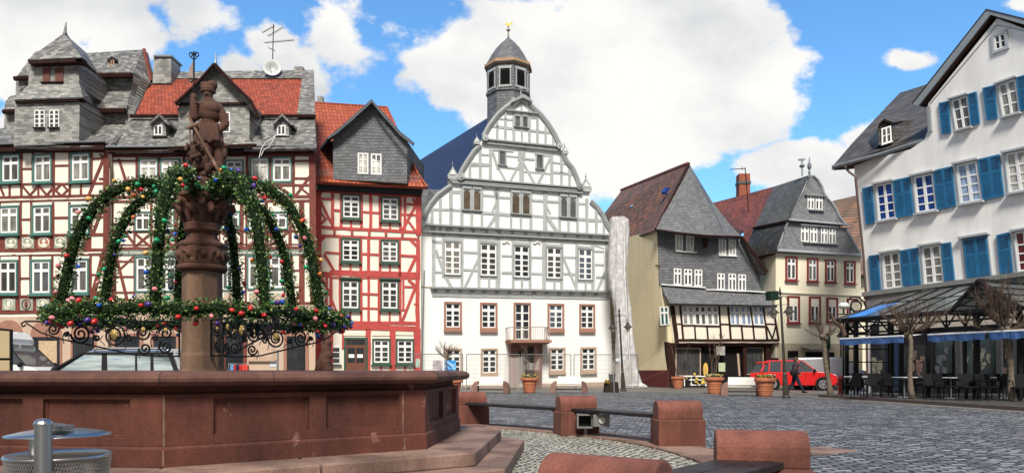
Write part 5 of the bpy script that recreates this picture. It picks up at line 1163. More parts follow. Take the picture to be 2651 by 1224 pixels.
# balcony
bs2 = MB(); FH.prism(bs2, [Zh3(948, 545), Zh3(1360, 545), Zh3(1350, 568), Zh3(960, 568)], 0, 1.35); FH.prism(bs2, [Zh3(962, 568), Zh3(1345, 568), Zh3(1330, 580), Zh3(975, 580)], 0, 1.15); bs2.build('balcony_slab', stone_frame, hh)
br_ = MB()
def bal(px, py, off): return FH.p(*Zh3(px, py), off)
pathb = [(955, 0), (958, 1.1), (985, 1.3)]+[(x, 1.32) for x in range(1010, 1320, 21)]+[(1325, 1.3), (1342, 1.1), (1345, 0)]
for (x, o1) in pathb: br_.tube([bal(x, 420, o1), bal(x, 545, o1)], .018, 4)
for off in (.3, .55, .85):
    for x in (956, 1344): br_.tube([bal(x, 420, off), bal(x, 545, off)], .018, 4)
for y in (418, 540): br_.tube([bal(x, y, o1) for x, o1 in pathb], .024, 5)
br_.build('balcony_railing', mat('rusty_railing', (.32, .27, .24), .6, .3, 5), hh)
pb_ = MB(); FH.slab(pb_, [Zh3(985, 572), Zh3(1060, 572), Zh3(1060, 1010), Zh3(985, 1010)], 0, .55); FH.slab(pb_, [Zh3(1225, 572), Zh3(1300, 572), Zh3(1290, 1010), Zh3(1215, 1010)], 0, .55); FH.prism(pb_, [Zh3(1060, 572), Zh3(1225, 572), Zh3(1225, 600), Zh3(1160, 606), Zh3(1100, 620), Zh3(1060, 655)], 0, .5); pb_.build('portal', mat('dark_portal_stone', (.19, .10, .075), .85, .3, 3), hh)
c = MB(); FH.slab(c, [Zh3(1058, 600), Zh3(1226, 600), Zh3(1222, 1010), Zh3(1058, 1010)], 0, .05); c.build('portal_door', mat('dark_door', (.06, .04, .035), .6, .3, 3), hh)
b = MB(); FH.bar(b, (1098, 700), (1091, 1005), 2.2, 0, .12); b.build('downpipe', zinc, hh)
b = MB(); FH.bar(b, (1088, 741), (1118, 744), 2, 0, .05); FH.slab(b, [(1088, 998), (1588, 988), (1588, 1012), (1088, 1012)], 0, .08); b.build('base_course', stone_pale, hh)
# turret
TC = at(1316, 300, 47.3); TC.z = 0; tz = lambda y: EYE+(HY-y)/FPX*47.3
pm = 47.3/FPX
tu = MB(); tu.lathe(TC, [(56*pm, tz(330)), (56*pm, tz(255)), (60*pm, tz(252)), (60*pm, tz(249)), (56*pm, tz(246)), (56*pm, tz(184))], 8, R(14)); tu.build('turret_wall', slate_grey, hh)
tu = MB(); tu.lathe(TC, [(57*pm, tz(184)), (63*pm, tz(180)), (63*pm, tz(174)), (58*pm, tz(172))], 8, R(14)); tu.build('turret_cornice', mat('ochre_cornice', (.42, .25, .13), .7, .15), hh)
tu = MB(); tu.lathe(TC, [(64*pm, tz(182)), (56*pm, tz(168)), (45*pm, tz(148)), (33*pm, tz(130)), (20*pm, tz(115)), (9*pm, tz(105)), (3.5*pm, tz(99)), (2*pm, tz(96))], 8, R(14)); tu.build('turret_roof', slate_grey, hh)
lo = MB(); su = MB(); fr_ = MB()
for k in range(8):
    a = R(14+22.5+45*k); nrm = Vector((math.cos(a), math.sin(a), 0)); tn = Vector((-nrm.y, nrm.x, 0)); ap = 56*pm*math.cos(R(22.5)); hw = 12.5*pm
    def P(u_, y, o): return TC+nrm*(ap+o)+tn*(u_*hw)+Vector((0, 0, tz(y)))
    arc = [P(-math.cos(math.pi*j/8), 205-6*math.sin(math.pi*j/8), .02) for j in range(9)]; pts = arc+[P(1, 240, .02), P(-1, 240, .02)]
    lo.extr(pts, -nrm*.05)
    su = MB()
    for j in range(9): su.extr([P(-.95, 205+j*4, .07), P(.95, 205+j*4, .07), P(.95, 206.5+j*4, .02), P(-.95, 206.5+j*4, .02)], nrm*-.02)
    su.build('louvre_slat', mat('louvre_slat', (.05, .05, .055), .6), hh)
    for u0, u1_ in ((-1.2, -1), (1, 1.2)): fr_.extr([P(u0, 198, .06), P(u1_, 198, .06), P(u1_, 242, .06), P(u0, 242, .06)], -nrm*.08)
    fr_.extr([P(-1.35, 192, .06), P(1.35, 192, .06), P(1.35, 198.5, .06), P(-1.35, 198.5, .06)], -nrm*.08); fr_.extr([P(-1.35, 240, .08), P(1.35, 240, .08), P(1.35, 245, .08), P(-1.35, 245, .08)], -nrm*.1)
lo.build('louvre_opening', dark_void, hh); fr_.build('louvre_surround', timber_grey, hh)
tu = MB(); tu.lathe(TC, [(3*pm, tz(98)), (2.2*pm, tz(92)), (1.6*pm, tz(84))], 8); tu.tube([TC+Vector((0, 0, tz(90))), TC+Vector((0, 0, tz(68)))], .045, 6); tu.lathe(TC, [(1.5*pm, tz(81)), (5*pm, tz(80)), (5*pm, tz(77)), (1.5*pm, tz(76))], 12); tu.build('turret_spike', mat('spike_lead', (.30, .26, .2), .5, .2), hh)
ck = MB(); 
cx3 = TC+Vector((0, 0, tz(64)))
def cpt(x, y): return cx3+Vector((x*pm, 0, -y*pm))
ck.extr([cpt(-6, -4), cpt(-8, -2), cpt(-5, 0), cpt(-4, 3), cpt(-1, 5), cpt(3, 4), cpt(6, 0), cpt(9, -3), cpt(10, -1), cpt(11, -6), cpt(8, -8), cpt(5, -5), cpt(1, -2), cpt(-3, -3), cpt(-4, -8), cpt(-6, -8)], (0, .06, 0))
ck.tube([cpt(0, 4), cpt(0, 8)], .03, 5); ck.build('gilded_cockerel', mat('gold_leaf', (.85, .50, .12), .3, .1, 8, 0, metal=.6), hh)
# ---- narrow quoined strip of wall between town hall and neighbour, and the tarp covered pipe
ns = thing('stone_corner', 'strip of rough tan stone quoins between the town hall and white plastic sheeting', 'wall', gp(1592, 47.5))
b = MB()
for k in range(26):
    y = 690+k*12.2; w_ = 4 if k % 2 else 0; b.extr([at(1578, y, 47.3), at(1602-w_, y, 47.3), at(1604-w_, y+11, 47.3), at(1578, y+11, 47.3)], (0, 1, 0))
b.build('quoin', mat('tan_quoin', (.33, .27, .18), .9, .25, 3), ns)
tp = thing('plastic_sheeting', 'tall crumpled translucent white plastic sheeting wrapped round a scaffold beside the town hall', 'plastic sheeting', gp(1625, 45))
tarpm = NT('crumpled_plastic'); tarpm.b.inputs['Roughness'].default_value = .35
tarpm.col(tarpm.ramp(tarpm.noise(2.5, 9, .75, stretch=(1.5, 1.5, .8)), [(.35, (.38, .36, .36)), (.5, (.54, .52, .52)), (.64, (.74, .73, .73))])); tarpm.bump(tarpm.noise(4.5, 6, .6, stretch=(1.2, 1.2, .7)), .55, .12); tarpm = tarpm.m
b = MB(); ctr = [(564, 1598, 18), (570, 1602, 26), (600, 1603, 27), (660, 1600, 27), (700, 1597, 25), (745, 1602, 24), (800, 1612, 23), (860, 1616, 22), (900, 1618, 26), (950, 1622, 28), (995, 1628, 36), (1006, 1632, 46)]
nn = 56; rings = []
for i in range(len(ctr)-1):
    for s_ in range(12):
        t = s_/12; y = ctr[i][0]*(1-t)+ctr[i+1][0]*t; x = ctr[i][1]*(1-t)+ctr[i+1][1]*t; w_ = ctr[i][2]*(1-t)+ctr[i+1][2]*t
        c = at(x, y, 45.0); r_ = w_*45/FPX; ring = []
        for k in range(nn):
            a = 2*math.pi*k/nn; j = 1+.05*noise.noise(Vector((math.cos(a)*1.5, math.sin(a)*1.5, y*.02)))+.05*noise.noise(Vector((math.cos(a)*6, math.sin(a)*6, y*.06)))
            ca, sa = math.cos(a), math.sin(a); ring.append(c+Vector((math.copysign(abs(ca)**.45, ca)*r_*j*.92, math.copysign(abs(sa)**.45, sa)*.5*j, 0)))
        rings.append(ring)
loft(b, rings); b.f.append(tuple(range(nn))); b.build('sheet', tarpm, tp, smooth=True)
b = MB(); b.tube([at(1618, 580, 44.35), at(1616, 700, 44.4), at(1626, 860, 44.4), at(1634, 1000, 44.3)], .03, 5); b.build('tape', white_paint, tp)
b = MB()
b.tube([at(1597, 580, 44.45), at(1594, 760, 44.45), at(1606, 990, 44.45)], .02, 5); b.tube([at(1620, 575, 44.4), at(1624, 760, 44.4), at(1636, 990, 44.4)], .02, 5); b.build('scaffold_bar', mat('sheet_covered_bar', (.45, .44, .44), .5, .1), tp)
b = MB(); b.tube([at(x, y, 44.2) for x, y in ((1610, 1001), (1640, 1000), (1660, 998), (1675, 1001))], [.1, .16, .2, .08], 8); b.build('gathered_hem', tarpm, tp, smooth=True)

# ---- HOUSE W: crooked slate clad house
hw_ = thing('slate_house', 'crooked grey slate clad house with a tall pointed roof over cream timber storey and shop', 'house', gp(1850, 46.5))
FW = Fac(1712, 45.8, 2000, 47.0, k=.0003, yh=890)
Zw = zc(1540, 400, 3.128); Zv = zc(1540, 700, 3.398)
def wz(x, y, d): X, Y = Zw(x, y); return (X, Y, d)
def vz(x, y, d): X, Y = Zv(x, y); return (X, Y, d)
b = MB(); FW.prism(b, [Zw(505, 612), Zw(1185, 668), Zw(1335, 960), Zw(1345, 1112), Zw(525, 1060)], -2, 0); b.build('slate_wall', slate_grey, hw_)
b = MB(); FW.prism(b, [Zv(640, 285), Zv(1590, 300), Zv(1612, 640), Zv(690, 640)], -2, .15); b.build('timber_storey_wall', plaster_cream, hw_)
# cream side wall receding to the left
sw_ = MB(); sw_.extr([at(*wz(500, 605, 45.8)), at(*wz(528, 1050, 45.8)), at(*wz(535, 1100, 45.8)), at(*vz(655, 300, 45.8)), at(*vz(690, 640, 45.8)), at(*vz(640, 640, 45.9)), at(*vz(650, 1040, 45.9)), at(1588, 1012, 51.5), at(1588, 625, 51.5)], (.3, .2, 0)); sw_.build('side_wall', plaster_yellow, hw_)
b = MB(); b.extr([at(*vz(395, 878, 49.0)), at(*vz(640, 875, 45.75)), at(*vz(645, 1040, 45.75)), at(1600, 1012, 50.6), at(1600, 958, 50.6)], (.05, 0, 0)); b.build('plinth_band', mat('maroon_plinth', (.10, .02, .018), .8, .2), hw_)
b = MB(); b.tube([at(*wz(295, 938, 49.6)), at(*wz(522, 893, 45.7))], .05, 5); b.tube([at(*vz(355, 328, 49.5)), at(*vz(652, 298, 45.7))], .06, 5); b.build('side_moulding', mat('brown_moulding', (.25, .17, .09), .8), hw_)
Fs = Fac(1705, 45.75, 1735, 45.25); window(Fs, hw_, [Zv(572, 318), Zv(648, 315), Zv(655, 480), Zv(580, 485)], fw=.13, cols=1, tr=.33, pane=g_teal, proud=.06, sill=timber_dark, mw=.1)
# roofs
poly('tile_roof', tile_brown, hw_, [[wz(762, 73, 48.0), wz(495, 605, 45.4), wz(290, 678, 49.3), wz(60, 740, 54), wz(60, 500, 55.5), wz(215, 292, 58.0)]], .15)
poly('front_hip', slate_grey, hw_, [[wz(762, 73, 48.0), wz(900, 652, 45.2), wz(700, 632, 45.1), wz(495, 605, 45.0)]], .12)
poly('right_hip', slate_grey, hw_, [[wz(762, 73, 48.0), wz(830, 200, 48.3), wz(1010, 480, 48.0), wz(1190, 665, 46.2), wz(1050, 662, 45.7), wz(900, 652, 45.2)]], .12)
poly('side_eave_roof', slate_brown, hw_, [[wz(1188, 660, 46.3), wz(1395, 948, 46.2), wz(1385, 965, 46.2), wz(1330, 960, 46.6), wz(1175, 690, 46.6)], [wz(1188, 660, 46.3), wz(1395, 948, 46.2), wz(1390, 940, 50), wz(1180, 640, 50)]], .1)
b = MB(); b.tube([at(*wz(755, 75, 48)), at(*wz(215, 290, 58))], .13, 6); b.build('ridge_tile', tile_rusty, hw_)
b = MB(); b.tube([at(*wz(x, y, d)) for x, y, d in ((495, 610, 45.0), (700, 638, 45.05), (905, 657, 45.15), (1185, 668, 46.1))], .07, 5); b.tube([at(*wz(762, 73, 47.8)), at(*wz(495, 605, 45.2))], .10, 5); b.tube([at(*wz(1190, 665, 46.1)), at(*wz(1395, 950, 46.1))], .09, 5); b.build('verge_board', timber_dark, hw_)
b = MB(); b.extr([at(*wz(882, 662, 45.4)), at(*wz(920, 664, 45.4)), at(*wz(912, 745, 45.7)), at(*wz(898, 745, 45.7))], (0, .5, 0)); b.build('hoist_beam', timber_dark, hw_)
b = MB(); b.extr([at(*wz(548, 322, 47.6)), at(*wz(575, 325, 47.5)), at(*wz(606, 280, 47.8)), at(*wz(580, 282, 47.9))], (-.12, -.12, .1)); b.build('skylight', g_blue, hw_)
b = MB(); b.extr([at(*wz(292, 440, 52)), at(*wz(320, 432, 51.8)), at(*wz(342, 395, 52.5)), at(*wz(318, 402, 52.7))], (-.12, -.12, .1)); b.build('skylight', g_lite, hw_)
poly('skirt_roof', slate_grey, hw_, [[vz(578, 122, 45.9), vz(1512, 192, 47.1), vz(1588, 305, 46.2), vz(660, 287, 45.0), vz(600, 190, 45.6)]], .12)
b = MB(); FW.bars(b, Zv, [(580, 123, 970, 152, 9), (970, 168, 1510, 190, 9)], .0, .12, 3.398); b.build('flashing', white_paint, hw_)
for i, (x0, x1, y0, y1) in enumerate(((650, 712, 650, 778), (738, 800, 658, 788), (1002, 1062, 686, 812), (1082, 1142, 686, 818))):
    window(FW, hw_, FW.q(*Zw(x0, y0), *Zw(x1, y1)), fw=.13, cols=1, vs=(.33, .66), pane=g_pale, proud=.06, mw=.06)
for i, (x0, x1, y0, y1) in enumerate(((638, 700, 922, 1055), (720, 785, 928, 1058), (805, 868, 932, 1065), (990, 1050, 962, 1095), (1080, 1142, 965, 1100), (1160, 1222, 970, 1105))):
    window(FW, hw_, FW.q(*Zw(x0, y0), *Zw(x1, y1)), fw=.14, cols=1, tr=.30, pane=g_grey, proud=.06, mw=.12)
for row_ in ((655, 783, 822, 795, 8), (1000, 818, 1150, 824, 7)):
    b = MB(); FW.bars(b, Zw, [row_], 0, .1, 3.128); b.build('window_ledge', white_paint, hw_)
tm = MB(); rows = [(690, 300, 1590, 312, 20), (700, 468, 760, 470, 9), (755, 482, 1085, 490, 12), (1090, 470, 1175, 472, 9), (1180, 482, 1500, 492, 12), (1480, 468, 1580, 472, 9), (700, 612, 1605, 612, 20), (660, 640, 1610, 640, 10), (668, 295, 712, 640, 36), (740, 300, 768, 610, 16), (868, 490, 876, 606, 13), (975, 490, 985, 606, 13), (1080, 310, 1100, 608, 15), (1160, 312, 1185, 610, 16), (1278, 495, 1290, 610, 13), (1355, 315, 1392, 606, 13), (1468, 315, 1505, 610, 16), (1568, 400, 1605, 620, 16),
     (1500, 490, 1550, 600, 10), (1580, 480, 1550, 600, 10)]
FW.bars(tm, Zv, rows, .15, .20, 3.398); tm.build('timber_frame', timber_dark, hw_)
for (x0, x1) in ((755, 858), (862, 966), (970, 1075), (1172, 1262), (1268, 1362), (1376, 1474)):
    window(FW, hw_, [Zv(x0, 312), Zv(x1-4, 314), Zv(x1+8, 484), Zv(x0+10, 480)], fw=.11, cols=1, tr=.36, pane=g_curt if x0 < 1100 else g_lite, proud=.06, base=.15, mw=.12)
# shop
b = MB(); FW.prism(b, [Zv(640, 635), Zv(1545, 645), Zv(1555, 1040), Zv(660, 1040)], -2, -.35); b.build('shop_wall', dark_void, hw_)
b = MB(); FW.slab(b, [Zv(640, 638), Zv(1560, 640), Zv(1560, 660), Zv(640, 662)], -.3, .12); FW.slab(b, [Zv(625, 625), Zv(690, 640), Zv(700, 1040), Zv(655, 1040)], -.3, .05); FW.slab(b, [Zv(1505, 650), Zv(1545, 650), Zv(1550, 1040), Zv(1515, 1040)], -.3, .0); FW.slab(b, [Zv(1305, 660), Zv(1332, 660), Zv(1340, 930), Zv(1310, 930)], -.3, 0); b.build('shop_frame', timber_dark, hw_)
for (x0, y0, x1, y1) in ((725, 675, 950, 930), (1330, 672, 1505, 915)):
    window(FW, hw_, [Zv(x0, y0), Zv(x1, y0+2), Zv(x1, y1), Zv(x0, y1)], fw=.045, cols=0, pane=g_dark, frame=stone_pale, proud=.06, base=-.33, name='shop_window')
b = MB(); FW.slab(b, [Zv(1268, 728), Zv(1286, 728), Zv(1300, 925), Zv(1284, 925)], -.34, -.28); b.build('shop_door_frame', stone_pale, hw_)
# merchandise
def simple(name, label, cat, m, f, group=None):
    b = MB(); f(b); o = b.build(name, m); return tag(o, label, cat, group)
simple('sign_board', 'small pale panel with an oval mark hanging in the dark shop doorway', 'sign', mat('pale_green_sign', (.45, .50, .33), .6, .3, 8), lambda b: (FW.slab(b, [Zv(1092, 810), Zv(1150, 810), Zv(1150, 888), Zv(1092, 888)], -.1, -.05)))
simple('surfboard_banner', 'yellow and orange striped oval banner beside the shop window', 'banner', mat('orange_yellow_cloth', (.75, .45, .10), .6, .5, 2.5), lambda b: FW.prism(b, [Zv(955+22*math.cos(a*.5236), 872+62*math.sin(a*.5236)) for a in range(12)], .3, .34))
simple('door_poster', 'white poster hung at the top of the shop doorway', 'poster', mat('grey_poster', (.35, .34, .3), .6, .5, 5), lambda b: FW.slab(b, [Zv(1062, 650), Zv(1140, 655), Zv(1140, 745), Zv(1066, 742)], .05, .08))
tb = thing('display_stand', 'low tiered stand of yellow flowers and white trays in front of the crooked house shop', 'display stand', gp(1800, 44.0))
b = MB()
for (x0, x1, y) in ((780, 1000, 925), (830, 990, 955), (845, 975, 1000)): b.extr([at(*vz(x0, y, 44.3)), at(*vz(x1, y, 44.3)), at(*vz(x1, y+9, 44.3)), at(*vz(x0, y+9, 44.3))], (0, .5, 0))
for x in (785, 845, 975): b.extr([at(*vz(x, 925, 44.4)), at(*vz(x+8, 925, 44.4)), at(*vz(x+8, 1015, 44.4)), at(*vz(x, 1015, 44.4))], (0, .08, 0))
b.build('shelf', white_paint, tb)
b = MB()
for k in range(14): b.ell(at(*vz(800+rnd.random()*180, rnd.choice([915, 950, 978, 990])+rnd.uniform(-6, 4), 44.2)), rnd.uniform(.05, .1), 6, 4)
b.build('flower', mat('yellow_flowers', (.65, .45, .05), .6, .5, 9), tb)

# ---- HOUSE G: cream house with curved slate gable
FG = Fac(2008, 47.0, 2226, 48.6, k=.00016, yh=970)
hg = thing('cream_house', 'cream house with dark red window frames and a scrolled grey slate gable', 'house', gp(2110, 47.8))
Zg = zc(1840, 400, 2.702)
def gz(x, y, d): X, Y = Zg(x, y); return (X, Y, d)
b = MB(); FG.prism(b, [Zg(455, 688), Zg(1048, 712), (2232, 1012), (2008, 1012)], -9, 0); b.build('wall', plaster_cream2, hg)
L1 = [(692, 143), (668, 175), (655, 205), (640, 250), (612, 300), (590, 345), (570, 400), (552, 432), (527, 462)]; L2 = [(532, 478), (515, 505), (500, 545), (488, 590), (470, 635), (445, 668)]
R1 = [(712, 150), (745, 180), (772, 225), (785, 270), (810, 308), (845, 345), (875, 395), (895, 440), (942, 496)]; R2 = [(938, 512), (958, 550), (980, 590), (1008, 640), (1045, 700)]
b = MB(); FG.prism(b, [Zg(*p) for p in L1+[(942, 496)]+R1[::-1][1:]], -.8, .05); FG.prism(b, [Zg(*p) for p in L2+[(455, 690), (1048, 714)]+R2[::-1]], -.8, .052); b.build('gable_cladding', slate_diag, hg)
b = MB()
for s_ in (L1, L2, R1, R2): b.tube([FG.p(*Zg(*p), .08) for p in s_], .09, 5)
FG.bar(b, Zg(525, 460), Zg(945, 496), 4, .05, .35); FG.bar(b, Zg(442, 672), Zg(1050, 708), 6, 0, .38); b.build('gable_moulding', mat('pale_grey_moulding', (.36, .38, .40), .7, .15), hg)
# roof on the left flank: front part grey slate, rear part red tiles, kinked
poly('roof_slate', slate_g2, hg, [[gz(686, 145, 47.3), gz(655, 205, 47.0), gz(612, 300, 46.9), gz(570, 400, 46.8), gz(525, 468, 46.6), gz(305, 512, 50.5), gz(440, 225, 53.0)]], .15)
poly('roof_tiles', tile_rusty, hg, [[gz(440, 225, 53.0), gz(305, 512, 50.5), gz(235, 530, 52), gz(100, 600, 56), gz(15, 480, 60), gz(15, 338, 62)], [gz(305, 512, 50.6), gz(235, 530, 51.8), gz(225, 600, 51.5), gz(262, 625, 50.5)]], .15)
poly('lower_slope', slate_moss, hg, [[gz(300, 515, 50.4), gz(527, 470, 46.7), gz(505, 530, 46.4), gz(480, 610, 46.3), gz(448, 672, 46.2), gz(440, 692, 46.2), gz(318, 718, 48.6), gz(258, 622, 50.6)]], .12)
b = MB(); b.tube([at(*gz(300, 514, 50.2)), at(*gz(530, 468, 46.5))], .10, 5); b.tube([at(*gz(318, 720, 48.5)), at(*gz(450, 690, 46.1))], .07, 5); b.build('gutter', timber_dark, hg)
b = MB(); b.extr([at(*gz(315, 712, 49.5)), at(*gz(460, 690, 47.0)), at(*gz(475, 1200, 47.0)), at(2011, 1012, 47.0), at(1955, 1012, 49.6), at(1955, 800, 49.6)], (.2, .3, 0)); b.build('side_wall', plaster_yellow, hg)
b = MB(); b.tube([at(*gz(388, 790, 48.2)), at(*gz(392, 960, 48.2))], .05, 6); b.build('waste_pipe', white_paint, hg)
ch = MB(); ch.box(at(*gz(226, 240, 58)), (.85, .85, 2.2)); o = ch.build('chimney', mat('brick_chimney', (.30, .09, .05), .9, .3, 5), hg); c = MB(); p0 = at(*gz(226, 205, 58)); c.box(p0, (.95, .95, .25)); c.build('chimney_cap', slate_brown, o)
for (x0, y0, x1, y1) in ((672, 288, 718, 384), (728, 292, 776, 388), (626, 502, 680, 610), (690, 508, 740, 614), (766, 516, 812, 620), (822, 520, 868, 626)):
    window(FG, hg, FG.q(*Zg(x0, y0), *Zg(x1, y1)), fw=.13, cols=1, tr=.32, pane=g_grey, proud=.07, base=.05, mw=.14)
b = MB()
for (x0, y0, x1, y1) in ((650, 280, 790, 290), (618, 490, 876, 508), (680, 386, 786, 392), (640, 612, 880, 626)): FG.slab(b, [Zg(x0, y0), Zg(x1, y1), Zg(x1, y1+7), Zg(x0, y0+7)], .05, .22)
b.build('window_hood', timber_greyd, hg)
for (x0, y0, x1, y1) in ((520, 714, 603, 882), (671, 725, 748, 890), (798, 735, 872, 896), (933, 745, 1008, 905)):
    window(FG, hg, FG.q(*Zg(x0, y0), *Zg(x1, y1)), red_paint, .14, fw=.10, cols=1, tr=.27, pane=g_grey, proud=.09, mw=.10, sill=red_paint)
for (x0, y0, x1, y1) in ((533, 988, 620, 1180), (685, 993, 766, 1180), (808, 1000, 886, 1172), (950, 1005, 1022, 1170)):
    q = FG.q(*Zg(x0, y0), *Zg(x1, y1)); o = window(FG, hg, q, red_paint, .14, fw=.10, cols=1, pane=g_dark, proud=.09, mw=.10, sill=red_paint)
    c = MB(); FG.slab(c, sub(q, .15, .07, .85, .38), .0, .05); c.build('roller_blind', plaster_cream, o)
b = MB(); FG.bar(b, Zg(460, 962), Zg(1065, 988), 3, 0, .10); b.build('string_course', plaster_cream, hg)
b = MB(); FG.slab(b, [(2010, 888), (2232, 890), (2232, 1012), (2010, 1012)], 0, .03); b.build('ground_floor_wall', mat('beige_render', (.48, .40, .28), .9, .08), hg)
Z2 = zc(1920, 720, 3.497)
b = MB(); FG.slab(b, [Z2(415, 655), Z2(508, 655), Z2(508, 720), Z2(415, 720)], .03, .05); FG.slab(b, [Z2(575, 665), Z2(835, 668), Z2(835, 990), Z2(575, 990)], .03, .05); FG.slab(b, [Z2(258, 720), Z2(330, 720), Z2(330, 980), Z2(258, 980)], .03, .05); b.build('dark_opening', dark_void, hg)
b = MB()
for k in range(22):
    x0, x1 = 520+k*10.2, 520+(k+1)*10.2; dy = 6*abs(math.sin(k*.9)); b.extr([FG.p(*Z2(x0+8, 612), .1), FG.p(*Z2(x1+8, 612), .1), FG.p(*Z2(x1, 640), 1.0), FG.p(*Z2(x0, 640), 1.0)], (0, 0, -.03)); b.extr([FG.p(*Z2(x0, 640), 1.0), FG.p(*Z2(x1, 640), 1.0), FG.p(*Z2(x1, 648+dy), 1.0), FG.p(*Z2(x0, 648+dy), 1.0)], (0, -.02, 0))
b.build('scalloped_awning', mat('striped_canvas', (.38, .33, .27), .8, .4, 6), hg)
for nm, lb, x, kind in (('weathervane', 'thin weathervane with a flag plate on the ridge of the scrolled slate gable', 640, 0), ('roof_finial', 'dark onion shaped finial at the tip of the scrolled slate gable', 690, 1)):
    b = MB(); d = 47.2+(.8 if kind == 0 else 0); b.tube([at(*gz(x, 150, d)), at(*gz(x-2, 30 if kind == 0 else 70, d))], .045, 6)
    if kind == 0: b.extr([at(*gz(610, 32, d)), at(*gz(665, 28, d)), at(*gz(650, 46, d)), at(*gz(612, 42, d))], (0, .04, 0)); b.ell(at(*gz(639, 80, d)), (.18, .18, .12))
    else: b.lathe(at(*gz(690, 150, d)), [(.03, 0), (.08, .25), (.03, .35), (.13, .55), (.13, .75), (.05, .9), (.02, 1.2)], 10)
    o = b.build(nm, zinc); tag(o, lb, 'weathervane' if kind == 0 else 'finial')
ta = thing('tv_antenna', 'thin antenna mast with one long arm on the roof by the brick chimney', 'antenna', at(*gz(262, 400, 54)))
b = MB(); b.tube([at(*gz(268, 430, 54)), at(*gz(240, 92, 54))], .035, 5); b.build('mast', black_metal, ta); b = MB(); b.tube([at(*gz(135, 105, 54)), at(*gz(245, 98, 54))], .03, 5); b.tube([at(*gz(220, 85, 54)), at(*gz(222, 110, 54))], .02, 4); b.build('antenna_arm', black_metal, ta)
# distant red roof
hd = thing('distant_house', 'plain brown red tiled roof seen between the cream house and the blue shuttered building', 'house', gp(2200, 56))
poly('roof', tile_brown, hd, [[(2148, 522, 60), (2216, 506, 60), (2300, 500, 60), (2300, 700, 56), (2226, 712, 56), (2190, 620, 58)]], .3)
b = MB(); b.extr([at(2200, 700, 57), at(2300, 700, 57), at(2300, 1010, 57), at(2200, 1010, 57)], (0, 3, 0)); b.build('wall', plaster_cream2, hd)

# ---- HOUSE R: white building with blue shutters
FR = Fac(2241, 37.0, 2651, 30.4, lean=.09)
hr = thing('white_building', 'large white rendered building with bright blue shutters and a steep slate roof at right', 'house', gp(2400, 33))
Z7, Z8 = zc(2140, 0, 2.585), zc(2140, 400, 2.973)
wp = [(2247, 1020), (2243, 765), (2240, 740), Z8(295, 1060), Z8(215, 150), Z7(185, 1095), Z7(560, 1000), Z7(655, 935), Z7(675, 880), Z7(680, 695), (2581, 48), (2660, 78), (2800, 150), (2800, 1100)]
b = MB(); FR.prism(b, wp, -8, 0); b.build('wall', plaster_grey, hr)
rz = lambda x, y, d: (*Z7(x, y), d)
DR = FR.D
poly('slate_roof', slate_brown, hr, [[rz(40, 1112, 37.9), rz(170, 960, 39.5), rz(320, 800, 41.5), rz(490, 622, 44.5), rz(700, 555, 42.5), rz(690, 730, 38), rz(715, 885, 34.9), rz(655, 925, 34.8), rz(350, 1010, 36.2), rz(60, 1108, 37.6)]], .14)
b = MB(); b.tube([at(*rz(x, y, d)) for x, y, d in ((38, 1118, 37.4), (350, 1035, 35.9), (650, 940, 34.5))], .10, 7); b.build('gutter', zinc, hr)
b = MB(); b.extr([at(*rz(60, 1120, 37.6)), at(*rz(350, 1042, 36.1)), at(*rz(655, 950, 34.8)), at(*rz(690, 975, 35.2)), at(*rz(200, 1110, 37.6))], (.1, .6, 0)); b.build('eaves_soffit', timber_dark, hr)
b = MB(); b.tube([at(*rz(120, 1112, 37.3)), at(*rz(150, 1150, 37.0)), at(*rz(200, 1185, 36.8)), at(*Z8(222, 180), 36.7), at(2225, 560, 36.7), at(2235, 660, 36.7), at(2242, 760, 36.7), at(2246, 1015, 36.7)], .06, 8); b.build('downpipe', brown_pipe, hr)
# gable rake boards
rk = MB()
def rake(pts, w0, w1, o0, o1):
    for i in range(len(pts)-1):
        a, c = pts[i], pts[i+1]; FR.prism(rk, [Z7(*a), Z7(*c), Z7(c[0]+w0[0], c[1]+w0[1]), Z7(a[0]+w0[0], a[1]+w0[1])], o0, o1)
rake([(592, 700), (1090, 76)], (24, 36), 0, .75, .9) if False else None
FR.prism(rk, [Z7(592, 702), Z7(1092, 74), Z7(1118, 108), Z7(635, 715)], .10, .25)
FR.prism(rk, [Z7(1092, 74), Z7(1400, 150), Z7(1400, 190), Z7(1118, 108)], .102, .252)
rk.build('rake_board', mat('blue_grey_fascia', (.25, .28, .30), .6, .12), hr)
rk = MB(); FR.prism(rk, [Z7(635, 715), Z7(1118, 108), Z7(1125, 118), Z7(660, 700)], 0, .16); FR.prism(rk, [Z7(1118, 108), Z7(1400, 188), Z7(1400, 200), Z7(1125, 118)], 0, .162); FR.prism(rk, [Z7(592, 700), Z7(1092, 70), Z7(1094, 76), Z7(596, 704)], -4, .27); FR.prism(rk, [Z7(1092, 70), Z7(1400, 146), Z7(1400, 152), Z7(1094, 76)], -4, .272); rk.build('rake_soffit', timber_dark, hr)
b = MB(); FR.bar(b, Z7(690, 700), Z7(1140, 170), 1.4, 0, .03); FR.bar(b, Z7(1140, 170), Z7(1400, 225), 1.4, 0, .03); FR.bar(b, Z7(690, 715), Z7(700, 880), 8, 0, .12); b.build('gable_line', timber_greyd, hr)
grm = mat('grey_window_moulding', (.42, .44, .46), .7, .1); shm = NT('blue_shutter_paint'); shm.b.inputs['Roughness'].default_value = .45
_c = shm.ramp(shm.noise(2, 6, .6), [(.3, (.012, .11, .24)), (.7, (.02, .17, .35))]); _c = shm.mix(shm.ramp(shm.noise(2.6, 8, .75, stretch=(1, 1, 6)), [(.72, (0, 0, 0)), (.76, (1, 1, 1))]), _c, (.45, .5, .52)); shm.col(_c); shm = shm.m
shd = mat('dark_blue_louvre', (.008, .07, .16), .5, .2, 4)
